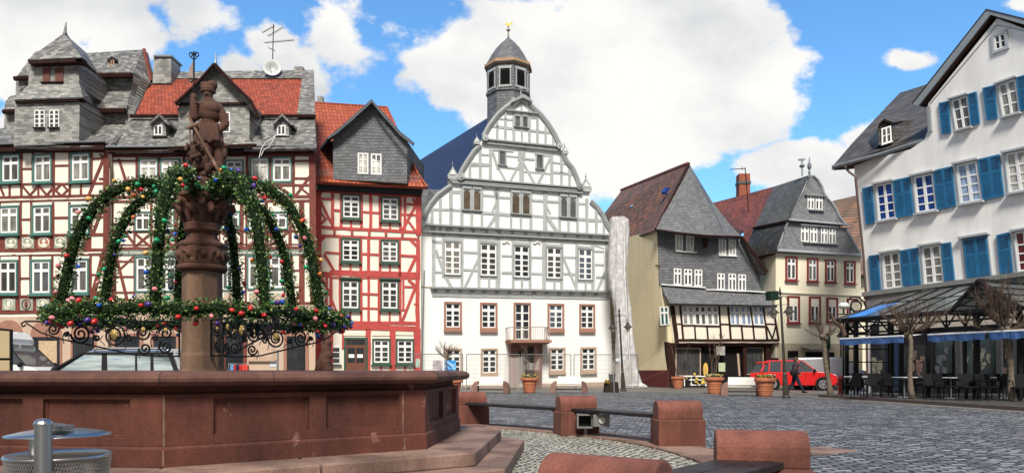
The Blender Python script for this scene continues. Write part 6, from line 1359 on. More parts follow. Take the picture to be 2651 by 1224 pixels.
def shutter(q, double=False):
    b = MB(); qs = [q] if not double else [sub(q, 0, 0, .495, 1), sub(q, .505, 0, 1, 1)]; lv = MB(); dk = MB()
    for s_ in qs:
        FR.slab(b, s_, .02, .07)
        for k in range(2): FR.slab(b, sub(s_, 0 if k == 0 else .86, 0, .14 if k == 0 else 1, 1), .07, .095)
        for v0, v1 in ((0, .05), (.36, .42), (.95, 1)): FR.slab(b, sub(s_, .14, v0, .86, v1), .07, .095)
        FR.slab(dk, sub(s_, .14, .05, .86, .36), .07, .078)
        for k in range(9): v = .43+k*.057; FR.slab(lv, sub(s_, .14, v, .86, v+.03), .07, .085)
    o = b.build('shutter', shm, hr); dk.build('shutter_louvre', shd, o); lv.build('shutter_slat', shm, o)
def rwin(pts, pane, sh_=False, Z_=Z8, vs=(.33, .55, .77), big=True):
    q = [Z_(*p) for p in pts]; mo_ = MB()
    FR.slab(mo_, sub(q, -.12, -.06, 1.12, -.01), 0, .22); FR.slab(mo_, sub(q, -.08, 1.0, 1.1, 1.05), 0, .25); FR.slab(mo_, sub(q, -.06, -.01, 0, 1), 0, .06); FR.slab(mo_, sub(q, 1, -.01, 1.06, 1), 0, .06)
    o = mo_.build('window_surround', grm, hr)
    if not sh_: window(FR, o, q, None, fw=.10, cols=1, vs=vs, pane=pane, proud=.06, mw=.08, name='window_frame')
# (sub-part depth: surround > window_frame; panes are parented to the frame's parent level)
rwin([(380, 236), (512, 210), (540, 490), (405, 515)], g_blue)
rwin([(672, 172), (822, 140), (855, 430), (700, 455)], g_blue)
rwin([(1000, 82), (1160, 48), (1205, 355), (1035, 385)], g_lite)
rwin([(1378, -5), (1540, -40), (1585, 270), (1410, 300)], g_pale)
for q in ([(282, 262), (355, 242), (380, 525), (310, 545)],): shutter([Z8(*p) for p in q])
for q in ([(515, 200), (645, 172), (678, 465), (545, 490)], [(825, 125), (970, 92), (1003, 398), (860, 428)], [(1172, 38), (1335, 0), (1372, 318), (1210, 355)]): shutter([Z8(*p) for p in q], True)
rwin([(432, 765), (565, 745), (590, 1020), (450, 1040)], g_curt); rwin([(735, 712), (880, 690), (910, 985), (760, 1003)], g_curt); rwin([(1052, 652), (1238, 622), (1272, 955), (1088, 980)], g_dark, True); rwin([(1445, 598), (1600, 572), (1640, 885), (1480, 905)], g_red)
for q in ([(330, 780), (402, 768), (425, 1050), (352, 1062)], [(888, 685), (962, 675), (995, 990), (915, 998)], [(1315, 620), (1410, 598), (1443, 925), (1345, 945)]): shutter([Z8(*p) for p in q])
for q in ([(570, 740), (705, 715), (732, 1015), (598, 1035)], [(1058, 655), (1235, 625), (1270, 950), (1090, 975)]): shutter([Z8(*p) for p in q], True)
rwin([(838, 672), (945, 640), (975, 850), (872, 878)], g_curt, Z_=Z7, vs=(.33, .66)); rwin([(1150, 570), (1268, 528), (1300, 755), (1185, 788)], g_curt, Z_=Z7, vs=(.33, .66))
for q in ([(757, 692), (820, 678), (838, 892), (778, 900)], [(950, 632), (1008, 615), (1030, 828), (972, 840)], [(1050, 592), (1128, 572), (1150, 795), (1078, 808)], [(1275, 520), (1350, 500), (1375, 730), (1300, 745)]): shutter([Z7(*p) for p in q])
window(FR, hr, [Z7(*p) for p in ((1105, 232), (1210, 198), (1226, 325), (1115, 366))], grm, .16, fw=.12, cols=1, vs=(.5,), pane=g_dark, proud=.08, mw=.09)
# dormer on the slate roof
b = MB(); b.extr([at(*rz(350, 970, 36.3)), at(*rz(345, 870, 36.3)), at(*rz(385, 800, 36.3)), at(*rz(430, 820, 36.3)), at(*rz(440, 955, 36.1))], (.6, 2.5, 0)); b.build('dormer', slate_brown, hr)
poly('dormer_roof', slate_brown, hr, [[rz(340, 880, 36.0), rz(350, 830, 36.0), rz(385, 793, 36.0), rz(445, 818, 36.0), rz(600, 800, 38.5), rz(450, 780, 39.5), rz(400, 770, 39)], [rz(430, 820, 36.2), rz(600, 800, 38.3), rz(545, 895, 36.5), rz(445, 945, 36.1)]], .08)
Fq = Fac(2280, 36.25, 2310, 36.1); window(Fq, hr, [Z7(*p) for p in ((366, 862), (430, 842), (437, 950), (368, 972))], fw=.14, cols=1, vs=(.5,), pane=g_curt, proud=.06, mw=.08, sill=white_paint)
b = MB(); FR.prism(b, [Z8(305, 1062), Z8(1900, 858), Z8(1900, 895), Z8(305, 1095)], 0, .35); FR.prism(b, [Z8(305, 1095), Z8(1900, 895), Z8(1900, 925), Z8(305, 1118)], 0, .2); b.build('cornice', mat('stone_cornice', (.22, .22, .21), .8, .2), hr)
# ================================================================ CAFE PERGOLA
FP = Fac(2180, 30.5, 2651, 23.8)
def fz(px, z, off=0):
    d = FP.D(px); return Vector(((px-CX)/FPX*d, d, z))+FP.n3*off
pg = thing('pergola', 'black steel terrace pergola with pitched green glass roof before the blue shuttered building', 'pergola', gp(2400, 27))
# shop front behind it on the building, interior darkness painted into its colour
b = MB(); FR.prism(b, [(2256, 838), (2800, 782), (2800, 1100), (2256, 1020)], .0, .05); b.build('shop_front', mat('painted_shade_shopfront', (.018, .018, .022), .5, .3, 2), hr)
b = MB(); FR.prism(b, [(2280, 820), (2800, 768), (2800, 822), (2280, 864)], .052, .10); b.build('ground_floor_band', mat('cream_band', (.50, .46, .38), .8, .12), hr)
disp = [mat('display_a', (.20, .19, .15), .7, .8, 9), mat('display_b', (.16, .10, .08), .7, .8, 9), mat('display_c', (.08, .085, .10), .6, .8, 9)]
for i, (x0, x1, y0, y1) in enumerate(((2222, 2296, 896, 985), (2340, 2402, 895, 980), (2424, 2468, 885, 985), (2500, 2580, 880, 985), (2596, 2660, 880, 985))):
    b = MB(); FR.prism(b, [(max(x0, 2258), y0), (x1, y0-4), (x1, y1), (max(x0, 2258), y1)], .05, .08); o = b.build('shop_window', g_dark, hr)
    b = MB()
    for k in range(7):
        x = max(x0, 2258)+rnd.random()*(x1-max(x0, 2258)-14); y = y0+8+rnd.random()*(y1-y0-36); FR.prism(b, [(x, y), (x+rnd.uniform(6, 13), y), (x+rnd.uniform(6, 13), y+rnd.uniform(10, 26)), (x, y+rnd.uniform(10, 26))], .08, .09+k*.004)
    b.build('display_item', disp[i % 3], o)
b = MB(); FR.slab(b, [(2299, 880), (2334, 878), (2336, 1010), (2300, 1012)], .08, .12); b.build('blue_door', mat('navy_door', (.008, .02, .06), .5, .2), hr)
for x0, x1 in ((2480, 2494), (2586, 2600), (2630, 2650)):
    b = MB(); FR.slab(b, [(x0, 876), (x1, 874), (x1+3, 1000), (x0+3, 1004)], .1, .25); b.build('grey_curtain', mat('grey_cloth', (.045, .045, .05), .9, .3, 4), hr)
po = MB()
for px, w_ in ((2183, .05), (2192, .13), (2216, .15), (2300, .06), (2402, .10), (2500, .06), (2530, .12), (2640, .12), (2700, .12)):
    a = fz(px, .12); po.box(a+Vector((0, 0, 1.5)), (w_, w_, 3.0))
    if w_ > .09: a = fz(px, .12, -2.6); po.box(a+Vector((0, 0, 1.5)), (w_, w_, 3.0))
po.build('post', black_metal, pg)
tr = MB()
for z, o in ((3.16, .0), (3.10, .3), (2.62, 0), (2.86, 0)): tr.tube([fz(2174, z, o), fz(2760, z, o)], .055 if z > 3 else .04, 5)
xs = [2192, 2245, 2300, 2352, 2402, 2450, 2500, 2530, 2590, 2640, 2700]
for i in range(len(xs)-1):
    tr.tube([fz(xs[i], 2.62), fz((xs[i]+xs[i+1])/2, 3.12)], .032, 4); tr.tube([fz((xs[i]+xs[i+1])/2, 3.12), fz(xs[i+1], 2.62)], .032, 4); tr.tube([fz(xs[i], 2.6), fz(xs[i], 3.14)], .035, 4)
tr.tube([fz(2180, 2.62), fz(2180, 2.62, -3)], .05, 4); tr.tube([fz(2180, 3.16), fz(2180, 3.16, -3)], .05, 4); tr.tube([fz(2216, 2.5), fz(2188, 3.1)], .06, 5)
for z in (2.0, 1.45, .95): tr.tube([fz(2182, z), fz(2182, z, -2.8)], .03, 4); tr.tube([fz(2182, z), fz(2216, z)], .03, 4)
tr.build('truss', black_metal, pg)
groof = NT('green_roof_glass'); groof.b.inputs['Base Color'].default_value = (.10, .16, .15, 1); groof.b.inputs['Roughness'].default_value = .12; groof.b.inputs['Alpha'].default_value = .72
groof.col(groof.ramp(groof.noise(.7, 4, .6), [(.35, (.015, .022, .022)), (.52, (.05, .07, .068)), (.68, (.34, .38, .36))])); groof = groof.m
rf = MB(); ra = MB()
def slope_pt(px, t): return fz(px, 3.18+1.25*t, .35-3.3*t)
xs2 = [2172, 2200, 2240, 2285, 2330, 2375, 2420, 2470]
for i in range(len(xs2)-1):
    x0, x1 = xs2[i], xs2[i+1]; t0 = 1 if i > 1 else (.35+.3*i); t1 = 1 if i > 0 else .62
    if i == 0: t0 = .05
    rf.extr([slope_pt(x0, 0), slope_pt(x1, 0), slope_pt(x1+18*t1, t1), slope_pt(x0+18*t0, t0)], (0, 0, -.02))
    ra.tube([slope_pt(x1, 0), slope_pt(x1+18*t1, t1)], .04, 4)
rf.build('glass_roof', groof, pg)
b = MB(); b.extr([slope_pt(2200, .05)+Vector((0, 0, .03)), slope_pt(2245, .05)+Vector((0, 0, .03)), slope_pt(2262, .5)+Vector((0, 0, .03)), slope_pt(2225, .45)+Vector((0, 0, .03))], (0, 0, -.02)); b.build('blue_roof_pane', mat('blue_roof_pane', (.05, .22, .62), .25, .2), pg)
ra.tube([slope_pt(2172, 0), slope_pt(2480, 0)], .06, 5); ra.tube([slope_pt(2172, 0), slope_pt(2232, .62), slope_pt(2285, 1), slope_pt(2480, 1)], .055, 5); ra.tube([slope_pt(2230, .55), slope_pt(2480, .55)], .03, 4)
ga, gl_, gr_ = fz(2548, 4.15, .3), fz(2472, 3.12, .3), fz(2660, 3.12, .3)
bk = FP.n3*-3.2
for p, q in ((ga, gl_), (ga, gr_), (ga, ga+bk), (gl_, gl_+bk), (gr_, gr_+bk), (ga+bk*.5, gl_+bk*.5)): ra.tube([p, q], .075, 5)
for t in (.25, .5, .75): ra.tube([ga.lerp(gl_, t), ga.lerp(gl_, t)+bk], .035, 4); ra.tube([ga.lerp(gr_, t), ga.lerp(gr_, t)+bk], .035, 4)
ra.tube([gl_.lerp(gr_, .4), ga], .04, 4); ra.tube([gr_, fz(2800, 3.12, .3)], .06, 4)
ra.build('rafter', black_metal, pg)
b = MB(); b.extr([ga, gl_, gl_+bk, ga+bk], (0, 0, -.02)); b.extr([ga, gr_, gr_+bk, ga+bk], (0, 0, -.02)); b.build('gable_glass', groof, pg)
blue_cl = mat('blue_awning_cloth', (.06, .14, .36), .7, .15, 1.5, .1)
for i, (x0, x1) in enumerate(((2221, 2388), (2452, 2600), (2612, 2720))):
    lab = ['blue awning with a white edge at the left end of the terrace', 'blue awning in the middle of the terrace between the two bare trees', 'blue awning cut by the right edge of the picture'][i]
    t = thing('awning', lab, 'awning', fz(x0, 2.3), group='blue awnings of the cafe terrace')
    b = MB(); b.extr([fz(x0, 2.45, 0), fz(x1, 2.45, 0), fz(x1, 2.34, 1.0), fz(x0, 2.34, 1.0)], (0, 0, -.02)); b.build('canvas', white_paint, t)
    b = MB(); n = 14
    for k in range(n):
        xa, xb = x0+(x1-x0)*k/n, x0+(x1-x0)*(k+1)/n; o = 1.02+.03*math.sin(k*1.7); b.extr([fz(xa, 2.335, o), fz(xb, 2.335, 1.02+.03*math.sin((k+1)*1.7)), fz(xb, 2.11-.02*math.sin(k), 1.0), fz(xa, 2.11-.02*math.sin(k-1), 1.0)], -FP.n3*.02)
    b.build('valance', blue_cl, t)
    b = MB(); b.tube([fz(x0, 2.36, 1.0), fz(x1, 2.36, 1.0)], .03, 5); b.build('front_bar', white_paint, t)
# cafe tables and chairs
wick = mat('black_wicker', (.008, .008, .009), .6, .4, 30, .6, 60)
tz_ = .12
def chair():
    t = thing('cafe_chair', 'x', 'chair', (0, 0, 0), group='black wicker chairs on the cafe terrace')
    b = MB(); b.box((0, 0, .44), (.46, .46, .05)); b.build('seat', wick, t, bevel=.015)
    b = MB(); b.extr([(-.23, -.20, .46), (.23, -.20, .46), (.22, -.30, .88), (-.22, -.30, .88)], (0, -.03, 0)); b.build('backrest', wick, t)
    for sx in (-1, 1):
        b = MB(); b.tube([(sx*.25, -.22, .66), (sx*.27, .0, .67), (sx*.25, .22, .64), (sx*.22, .22, .44)], .02, 5); b.build('armrest', wick, t)
        for sy in (-1, 1): b = MB(); b.tube([(sx*.20, sy*.20, .43), (sx*.23, sy*.23, 0)], .018, 5); b.build('leg', black_metal, t)
    return t
cp = chair(); used = False
chl = [(2203, 27.2, 20), (2236, 28.4, 200), (2262, 26.6, 150), (2288, 28.3, 30), (2312, 26.2, 200), (2333, 27.6, 100), (2386, 27.6, 250), (2412, 25.4, 160), (2432, 27.4, 20), (2446, 24.6, 200), (2482, 25.8, 250), (2508, 24.2, 170), (2530, 26.0, 30), (2556, 23.9, 200), (2578, 25.5, 80), (2612, 24.6, 250), (2640, 23.4, 160)]
ct = ['leftmost of all the chairs beside the pergola corner post', 'second from the left', 'facing the street near the left table', 'behind the left table', 'just left of the first terrace tree', 'tucked behind the first terrace tree', 'just right of the first terrace tree', 'front row left of the middle table', 'back row by the middle table', 'front row before the middle table',
      'right of the middle table', 'front row halfway between the two trees', 'back row halfway between the two trees', 'front row left of the second tree', 'back row left of the second tree', 'behind the second tree', 'rightmost chair at the picture edge']
for (px, D, a), l in zip(chl, ct):
    place(cp, used, gp(px, D)+Vector((0, 0, tz_)), R(a), 'black wicker chair, '+l); used = True
def table():
    t = thing('cafe_table', 'x', 'table', (0, 0, 0), group='small pale topped tables on the cafe terrace')
    b = MB(); b.box((0, 0, .735), (.62, .62, .03)); b.build('tabletop', mat('pale_tabletop', (.75, .76, .78), .35, .05), t, bevel=.008)
    b = MB(); b.tube([(0, 0, .72), (0, 0, .03)], .025, 8); b.build('column', zinc, t); b = MB(); b.box((0, 0, .02), (.44, .06, .03), .78); b.box((0, 0, .022), (.44, .06, .03), -.78); b.build('foot', zinc, t)
    return t
tp_ = table(); used = False
for px, D, l in ((2216, 28.6, 'leftmost one by the pergola corner'), (2256, 28.8, 'second from the left'), (2341, 26.6, 'just left of the first tree'), (2411, 27.8, 'in the back row right of the first tree'), (2462, 25.6, 'in the middle between the trees'), (2602, 25.9, 'beside the second tree')):
    place(tp_, used, gp(px, D)+Vector((0, 0, tz_)), R(20), 'small square pale topped cafe table, '+l); used = True

# ================================================================ TREES
bark = mat('pale_bark', (.15, .12, .085), .9, .6, 9, .9, 35); twig = mat('dark_twigs_bare', (.10, .062, .045), .9, .3, 6, .2)
def pollard(px, D, base_z, top, r0, spread, n, seed, label, height=None, nt=5, trunk_m=None):
    """top: (px, py) of the knob"""
    rg = random.Random(seed); B0 = gp(px, D)+Vector((0, 0, base_z)); T_ = at(top[0], top[1], D); t = thing('bare_tree', label, 'tree', B0, group='pollarded bare trees')
    b = MB(); pts = []; rs = []
    for k in range(9):
        f = k/8; pts.append(B0.lerp(T_, f)+Vector((math.sin(f*5+seed)*.04, math.cos(f*4)*.04, 0))*(1 if 0 < k < 8 else 0)); rs.append(r0*(1.25-.35*min(1, f*3)-.15*f))
    b.tube(pts, rs, 9)
    for k in range(7): a = k*.9; b.ell(T_+Vector((math.cos(a)*r0*.8, math.sin(a)*r0*.8, r0*rg.uniform(-.6, .9))), r0*rg.uniform(.7, 1.1), 7, 5)
    b.build('trunk', trunk_m or bark, t, smooth=True)
    b = MB()
    for i in range(n):
        a = 2*math.pi*i/n+rg.uniform(-.3, .3); el = rg.uniform(-.05, 1.15); L_ = spread*rg.uniform(.7, 1.1); d = Vector((math.cos(a)*math.cos(el), math.sin(a)*math.cos(el), math.sin(el))); p = T_+d*r0*.5; pts = [p.copy()]; rs = [.020*spread]
        for k in range(6):
            d = (d+Vector((rg.uniform(-.18, .18), rg.uniform(-.18, .18), .06+rg.uniform(-.05, .12)))).normalized(); p = p+d*L_/6; pts.append(p.copy()); rs.append(.020*spread*(1-k/6.5)+.003)
            for q in range(nt if k > 0 else 1):
                dd = (d+Vector((rg.uniform(-.9, .9), rg.uniform(-.9, .9), rg.uniform(-.2, .9)))).normalized(); l = L_*rg.uniform(.2, .62); p2 = p+dd*l*.5+Vector((0, 0, .04)); p3 = p2+(dd+Vector((rg.uniform(-.3, .3), rg.uniform(-.3, .3), .5))).normalized()*l*.6
                b.tube([p, p2, p3], [.007, .005, .003], 3, False)
        b.tube(pts, rs, 5)
    b.build('crown', twig, t); return t
pollard(2362, 25.5, .12, (2353, 862), .092, 1.15, 17, 3, 'bare pollarded tree with pale trunk in front of the first blue awning', nt=4)
pollard(2624, 23.6, .12, (2601, 856), .108, 1.35, 20, 5, 'bare pollarded tree at the right edge with a wide tangle of brown twigs', nt=5)
tt = pollard(2150, 30.2, 0, (2131, 872), .11, .85, 12, 8, 'small bare pollarded tree with whitish trunk base by the pergola corner', nt=3)
b = MB(); b.tube([at(2187, 868, 30), at(2180, 848, 30), at(2160, 832, 30), at(2152, 812, 30), at(2140, 808, 30)], [.10, .085, .07, .05, .02], 7); b.build('pruned_branch', twig, tt)
pollard(1156, 38.5, 0, (1157, 925), .05, .75, 12, 12, 'small bare ornamental tree before the blue poster on the fence', nt=3)

# ================================================================ LAMPS
lamp_m = mat('bronze_green_lamp', (.055, .05, .04), .45, .3, 5, .1, 30, metal=.3)
glow = glassy('lamp_glass', (.45, .42, .33), .2)
def lamp(loc, rz, label, lean, s_=1.0, box=False):
    t = thing('street_lamp', label, 'street lamp', loc, rz, group='two armed street lamps')
    def T(x, y, z): return loc+Vector((x, y, z))*s_
    b = MB(); b.lathe(loc, [(.17*s_, 0), (.17*s_, .06), (.12*s_, .12), (.11*s_, .5), (.085*s_, .9), (.09*s_, .95), (.06*s_, 1.0), (.05*s_, 2.4), (.045*s_, 3.95), (.07*s_, 4.0), (.03*s_, 4.1), (.06*s_, 4.2), (.005, 4.33*s_)], 12); b.build('pole', lamp_m, t, smooth=False)
    for sg in (-1, 1):
        b = MB(); b.tube([T(0, 0, 3.85), T(sg*.12, 0, 3.95), T(sg*.28, 0, 3.93), T(sg*.38, 0, 3.78), T(sg*.40, 0, 3.55)], .018*s_, 6); b.tube([T(0, 0, 3.62), T(sg*.38, 0, 3.62)], .012, 5); b.build('arm', lamp_m, t)
        b = MB(); c = T(sg*.40, 0, 3.3); b.lathe(c, [(.03, .26), (.08, .24), (.09, .16), (.13, .12), (.235, .0), (.22, -.01), (.1, .08)], 16); o = b.build('lamp_shade', lamp_m, t, smooth=False)
        b = MB(); b.lathe(c, [(.12, .0), (.13, -.05), (.10, -.15), (.04, -.21)], 10); b.build('lamp_glass', glow, o, smooth=True)
    if box:
        b = MB(); b.box(T(-.42, 0, 3.98), (.44, .28, .36)); b.build('speaker_box', mat('dark_green_box', (.012, .03, .02), .5, .2), t, bevel=.02)
    t.rotation_euler = (0, lean, rz); return t
lamp(gp(1614, 38.2), 0, 'two armed street lamp in front of the white plastic sheeting', R(-3.0))
lamp(gp(2035, 29.4), R(25), 'tall two armed street lamp with a dark green box near the red car', R(-4.3), 1.03, True)
lamp(gp(2178, 44.0), R(60), 'distant two armed street lamp behind the pergola corner', R(-4), .95)
sp = thing('signal_box_pole', 'dark green upright box on a thin pole beside the small tree', 'signal box', gp(2148, 31.5))
b = MB(); b.extr([at(2136, 864, 31.4), at(2150, 863, 31.4), at(2151, 902, 31.4), at(2137, 903, 31.4)], (0, .25, 0)); b.build('box', mat('dark_green_box', (.012, .03, .02)), sp, bevel=.02); b = MB(); b.tube([at(2144, 900, 31.5), gp(2148, 31.5)], .05, 8); b.build('pole', lamp_m, sp)
hy = thing('hydrant', 'red standing fire hydrant at the corner of the pergola', 'hydrant', gp(2176, 32.8))
b = MB(); b.lathe(gp(2176, 32.8), [(.14, 0), (.14, .06), (.10, .10), (.10, .62), (.13, .66), (.13, .74), (.08, .80), (.05, .88), (.01, .90)], 12); b.tube([gp(2176, 32.8)+Vector((-.19, 0, .5)), gp(2176, 32.8)+Vector((.19, 0, .5))], .05, 8); b.build('hydrant_body', mat('hydrant_red', (.40, .02, .02), .4, .15), hy)
# wall bracket sign and globe lamp on the right building
ws = thing('hanging_sign', 'wrought iron bracket with a round openwork sign at the corner of the right building', 'sign', at(2240, 800, 36))
b = MB(); dS = 35.2; b.tube([at(x, y, dS) for x, y in ((2248, 830), (2243, 800), (2236, 780), (2220, 768), (2205, 768), (2195, 776))], .04, 5); b.tube([at(2170, 813, dS), at(2245, 812, dS)], .03, 5)
for k in range(4): spiral(b, at(2208+k*9, 783-3*math.sin(k), dS), Vector((1, 0, 0)), Vector((0, 0, 1)), .13, .03, k, 1.4, .015)
b.build('bracket', black_metal, ws)
b = MB(); c = at(2216, 792, dS-.05); b.tube([c+Vector((math.cos(a*.3927)*.26, 0, math.sin(a*.3927)*.26)) for a in range(17)], .04, 6); o = b.build('sign_ring', black_metal, ws)
b = MB(); b.tube([c+Vector((0, .01, 0)), c+Vector((0, .04, 0))], .2, 18); b.build('sign_face', mat('pale_sign_face', (.32, .30, .22), .5, .5, 12), ws)
gl2 = thing('oval_lamp', 'oval white globe lamp beside the round hanging sign', 'lamp', at(2184, 813, dS))
b = MB(); b.ell(at(2184, 791, dS), (.25, .25, .17), 18, 12); b.build('globe', mat('opal_glass', (.72, .74, .72), .2, .05), gl2, smooth=True); b = MB(); b.tube([at(2184, 813, dS), at(2184, 800, dS)], .04, 6); b.lathe(at(2184, 783, dS), [(.10, -.02), (.03, .04), (.01, .10)], 10); b.build('lamp_cap', black_metal, gl2)

# ================================================================ STONE BENCHES AND POTS
bw = mat('white_bench_board', (.66, .63, .56), .5, .06, 3)
bst = sandstone('bench_end_stone', (.27, .155, .125), .25)
def sbench():
    t = thing('stone_bench', 'x', 'bench', (0, 0, 0), group='white boarded benches with sandstone ends')
    for sx in (-1, 1):
        b = MB(); pr = [(sx*.62, -.32, 0), (sx*.93, -.32, 0)]+[(sx*(.62+.31*math.cos(a*math.pi/16)), -.32, .14+.46*math.sin(a*math.pi/16)) for a in range(9)]
        b.extr(pr, (0, .62, 0)); b.build('bench_end', bst, t, bevel=.02)
    b = MB(); b.box((0, -.05, .40), (1.26, .50, .045)); b.build('seat', bw, t, bevel=.008)
    b = MB(); b.extr([(-.60, .20, .46), (.60, .20, .46), (.56, .36, .80), (-.56, .36, .80)], (0, .04, .02)); b.build('backrest', bw, t, bevel=.008)
    b = MB(); b.tube([(-.7, 0, .18), (.7, 0, .18)], .03, 6); b.build('tie_bar', zinc, t); return t
sb = sbench(); used = False
for px, D, a, l in ((1271, 35.0, -6, 'left one before the fence and town hall'), (1473, 35.4, -6, 'middle one right of the terracotta pot'), (1921, 31.9, -12, 'between the two big flower pots at the crooked house')):
    place(sb, used, gp(px, D), R(a), 'white boarded bench with sandstone ends, '+l, .98); used = True
terra = mat('terracotta', (.46, .155, .075), .8, .18, 4, .25, 30, streak=.2)
def pot(p, s_, label, fl, seed, twigs=0, th=1.2):
    rg = random.Random(seed); t = thing('flower_pot', label, 'flower pot', p, group='terracotta pots in the square')
    b = MB(); b.lathe(p, [(r_*s_, z*s_) for r_, z in ((.24, 0), (.265, .05), (.295, .23), (.31, .235), (.30, .26), (.335, .44), (.35, .445), (.34, .47), (.365, .60), (.425, .61), (.435, .64), (.43, .72), (.41, .74), (.38, .73), (.37, .66))], 28); b.build('pot', terra, t, smooth=False)
    b = MB(); b.lathe(p, [(.02, .70*s_), (.37*s_, .68*s_)], 16); b.build('soil', mat('dark_soil', (.04, .03, .02)), t)
    if fl:
        for nm, m_, n in (('foliage', leafm, 130), ('blossom', mat('yellow_flowers', (.65, .45, .05)), 34), ('white_blossom', mat('cream_blossom', (.65, .55, .45), .6), 16)):
            b = MB()
            for _ in range(n):
                a = rg.random()*6.28; r_ = math.sqrt(rg.random())*.38*s_; q = p+Vector((math.cos(a)*r_, math.sin(a)*r_, (.73+rg.random()*.10)*s_))
                if nm == 'foliage': d = Vector((rg.uniform(-1, 1), rg.uniform(-1, 1), 1)).normalized()*.09*s_; sd = d.cross(Vector((rg.uniform(-1, 1), rg.uniform(-1, 1), 0))).normalized()*.025*s_; b.add([q, q+d*.5+sd, q+d, q+d*.5-sd], [(0, 1, 2), (0, 2, 3)])
                else: b.ell(q+Vector((0, 0, .05)), .03*s_, 6, 4)
            b.build(nm, m_, t)
    if twigs:
        b = MB()
        for _ in range(twigs):
            a = rg.random()*6.28; q = p+Vector((math.cos(a)*.08, math.sin(a)*.08, .7*s_)); d = Vector((math.cos(a)*.22, math.sin(a)*.22, 1)).normalized(); pts = [q.copy()]
            for k in range(6):
                d = (d+Vector((rg.uniform(-.2, .2), rg.uniform(-.2, .2), .1))).normalized(); q = q+d*th/6; pts.append(q.copy())
                if k > 1:
                    for _j in range(3): dd = (d+Vector((rg.uniform(-1, 1), rg.uniform(-1, 1), rg.uniform(-.2, .6)))).normalized(); b.tube([q, q+dd*.22], [.008, .004], 3, False)
            b.tube(pts, [.02-.0025*k for k in range(7)], 4)
        b.build('bare_stems', twig, t)
pot(gp(1371, 35.6), 1.0, 'terracotta pot with a bare bush standing before the town hall portal', 1, 1, 9, 1.5)
pot(gp(1849, 34.2), 1.05, 'large terracotta pot with yellow flowers and tall bare stems before the shop door', 1, 2, 7, 1.9)
pot(gp(1981, 31.0), 1.05, 'large terracotta pot with yellow flowers beside the tall street lamp', 1, 3)
pot(gp(1755, 43.6), .95, 'terracotta pot with thin canes at the left corner of the shop', 0, 4, 5, 2.2)
pot(gp(1176, 33.5), .9, 'terracotta pot mostly hidden behind the right end of the fountain', 0, 5)
# wooden trough with a bucket
wt = thing('stump_planter', 'dark hollow tree stump planter with a grey bucket and moss beside the street lamp', 'planter', gp(1583, 36.5))
stm = mat('dark_wet_wood', (.035, .028, .02), .9, .5, 5, .8, 20)
b = MB(); p = gp(1583, 36.5)
rings = []
for i, (r_, z) in enumerate(((.38, 0), (.36, .15), (.35, .35), (.34, .50), (.26, .52))):
    rings.append([p+Vector((math.cos(k*.3142)*r_*(1+.12*math.sin(k*2.3)), math.sin(k*.3142)*r_*.8*(1+.12*math.sin(k*2.3)), z)) for k in range(20)])
loft(b, rings); b.f.append(tuple(80+k for k in range(20))); b.build('stump', stm, wt)
b = MB(); b.lathe(p+Vector((.02, -.05, .5)), [(.13, 0), (.17, .38), (.19, .40), (.17, .39)], 14); b.tube([p+Vector((.02+math.cos(a)*.17, -.05, .9+math.sin(a)*.12)) for a in (0, .6, 1.2, 1.9, 2.5, 3.14)], .012, 4); b.build('bucket', mat('grey_bucket', (.10, .10, .09), .6, .3), wt)
b = MB()
for k in range(40): b.ell(p+Vector((-.22+rnd.uniform(-.12, .1), -.18+rnd.uniform(-.1, .1), .45+rnd.uniform(0, .16))), .035, 5, 4)
b.build('moss', mat('ochre_moss', (.25, .16, .02), .9, .4, 9), wt)
b = MB(); b.tube([p+Vector((.1, -.3, .0)), p+Vector((.08, -.25, .55)), p+Vector((.06, -.2, .95))], .03, 6); b.build('pump_spout', zinc, wt)

# ================================================================ FENCE
FF = Fac(1040, 41.2, 1650, 43.2)
def ff(px, z, off=0): d = FF.D(px); return Vector(((px-CX)/FPX*d, d, z))+FF.n3*off
wire = mat('galvanised_wire', (.33, .34, .34), .5, .1, 3, 0, metal=.5)
pan = [(1062, 1198, 'left end beside the red house'), (1208, 1344, 'left of the town hall portal'), (1350, 1478, 'before the town hall portal'), (1486, 1652, 'right end before the plastic sheeting')]
for x0, x1, l in pan:
    t = thing('fence_panel', 'wire mesh site fence panel, '+l, 'fence', ff(x0, 0), group='mobile site fence panels')
    b = MB(); 
    for px in (x0, x1): b.tube([ff(px, .05), ff(px, 2.0)], .024, 6)
    b.tube([ff(x0, 2.0), ff(x1, 2.0)], .024, 6); b.tube([ff(x0, .15), ff(x1, .15)], .02, 6); b.build('tube_frame', zinc, t)
    b = MB(); n = int((x1-x0)/4)
    for k in range(1, n): b.tube([ff(x0+(x1-x0)*k/n, .15), ff(x0+(x1-x0)*k/n, 2.0)], .0045, 3, False)
    for z in (.4, .65, .9, 1.15, 1.4, 1.65, 1.85): b.tube([ff(x0, z), ff(x1, z)], .0045, 3, False)
    b.build('wire_mesh', wire, t)
    b = MB(); 
    for px in (x0, x1): b.box(ff(px, .07), (.65, .22, .14), R(80))
    b.build('concrete_foot', mat('concrete', (.22, .20, .18), .9, .2, 4), t, bevel=.02)
net = NT('pale_netting'); net.b.inputs['Base Color'].default_value = (.52, .48, .44, 1); net.b.inputs['Alpha'].default_value = .42; net.b.inputs['Roughness'].default_value = .9; net = net.m
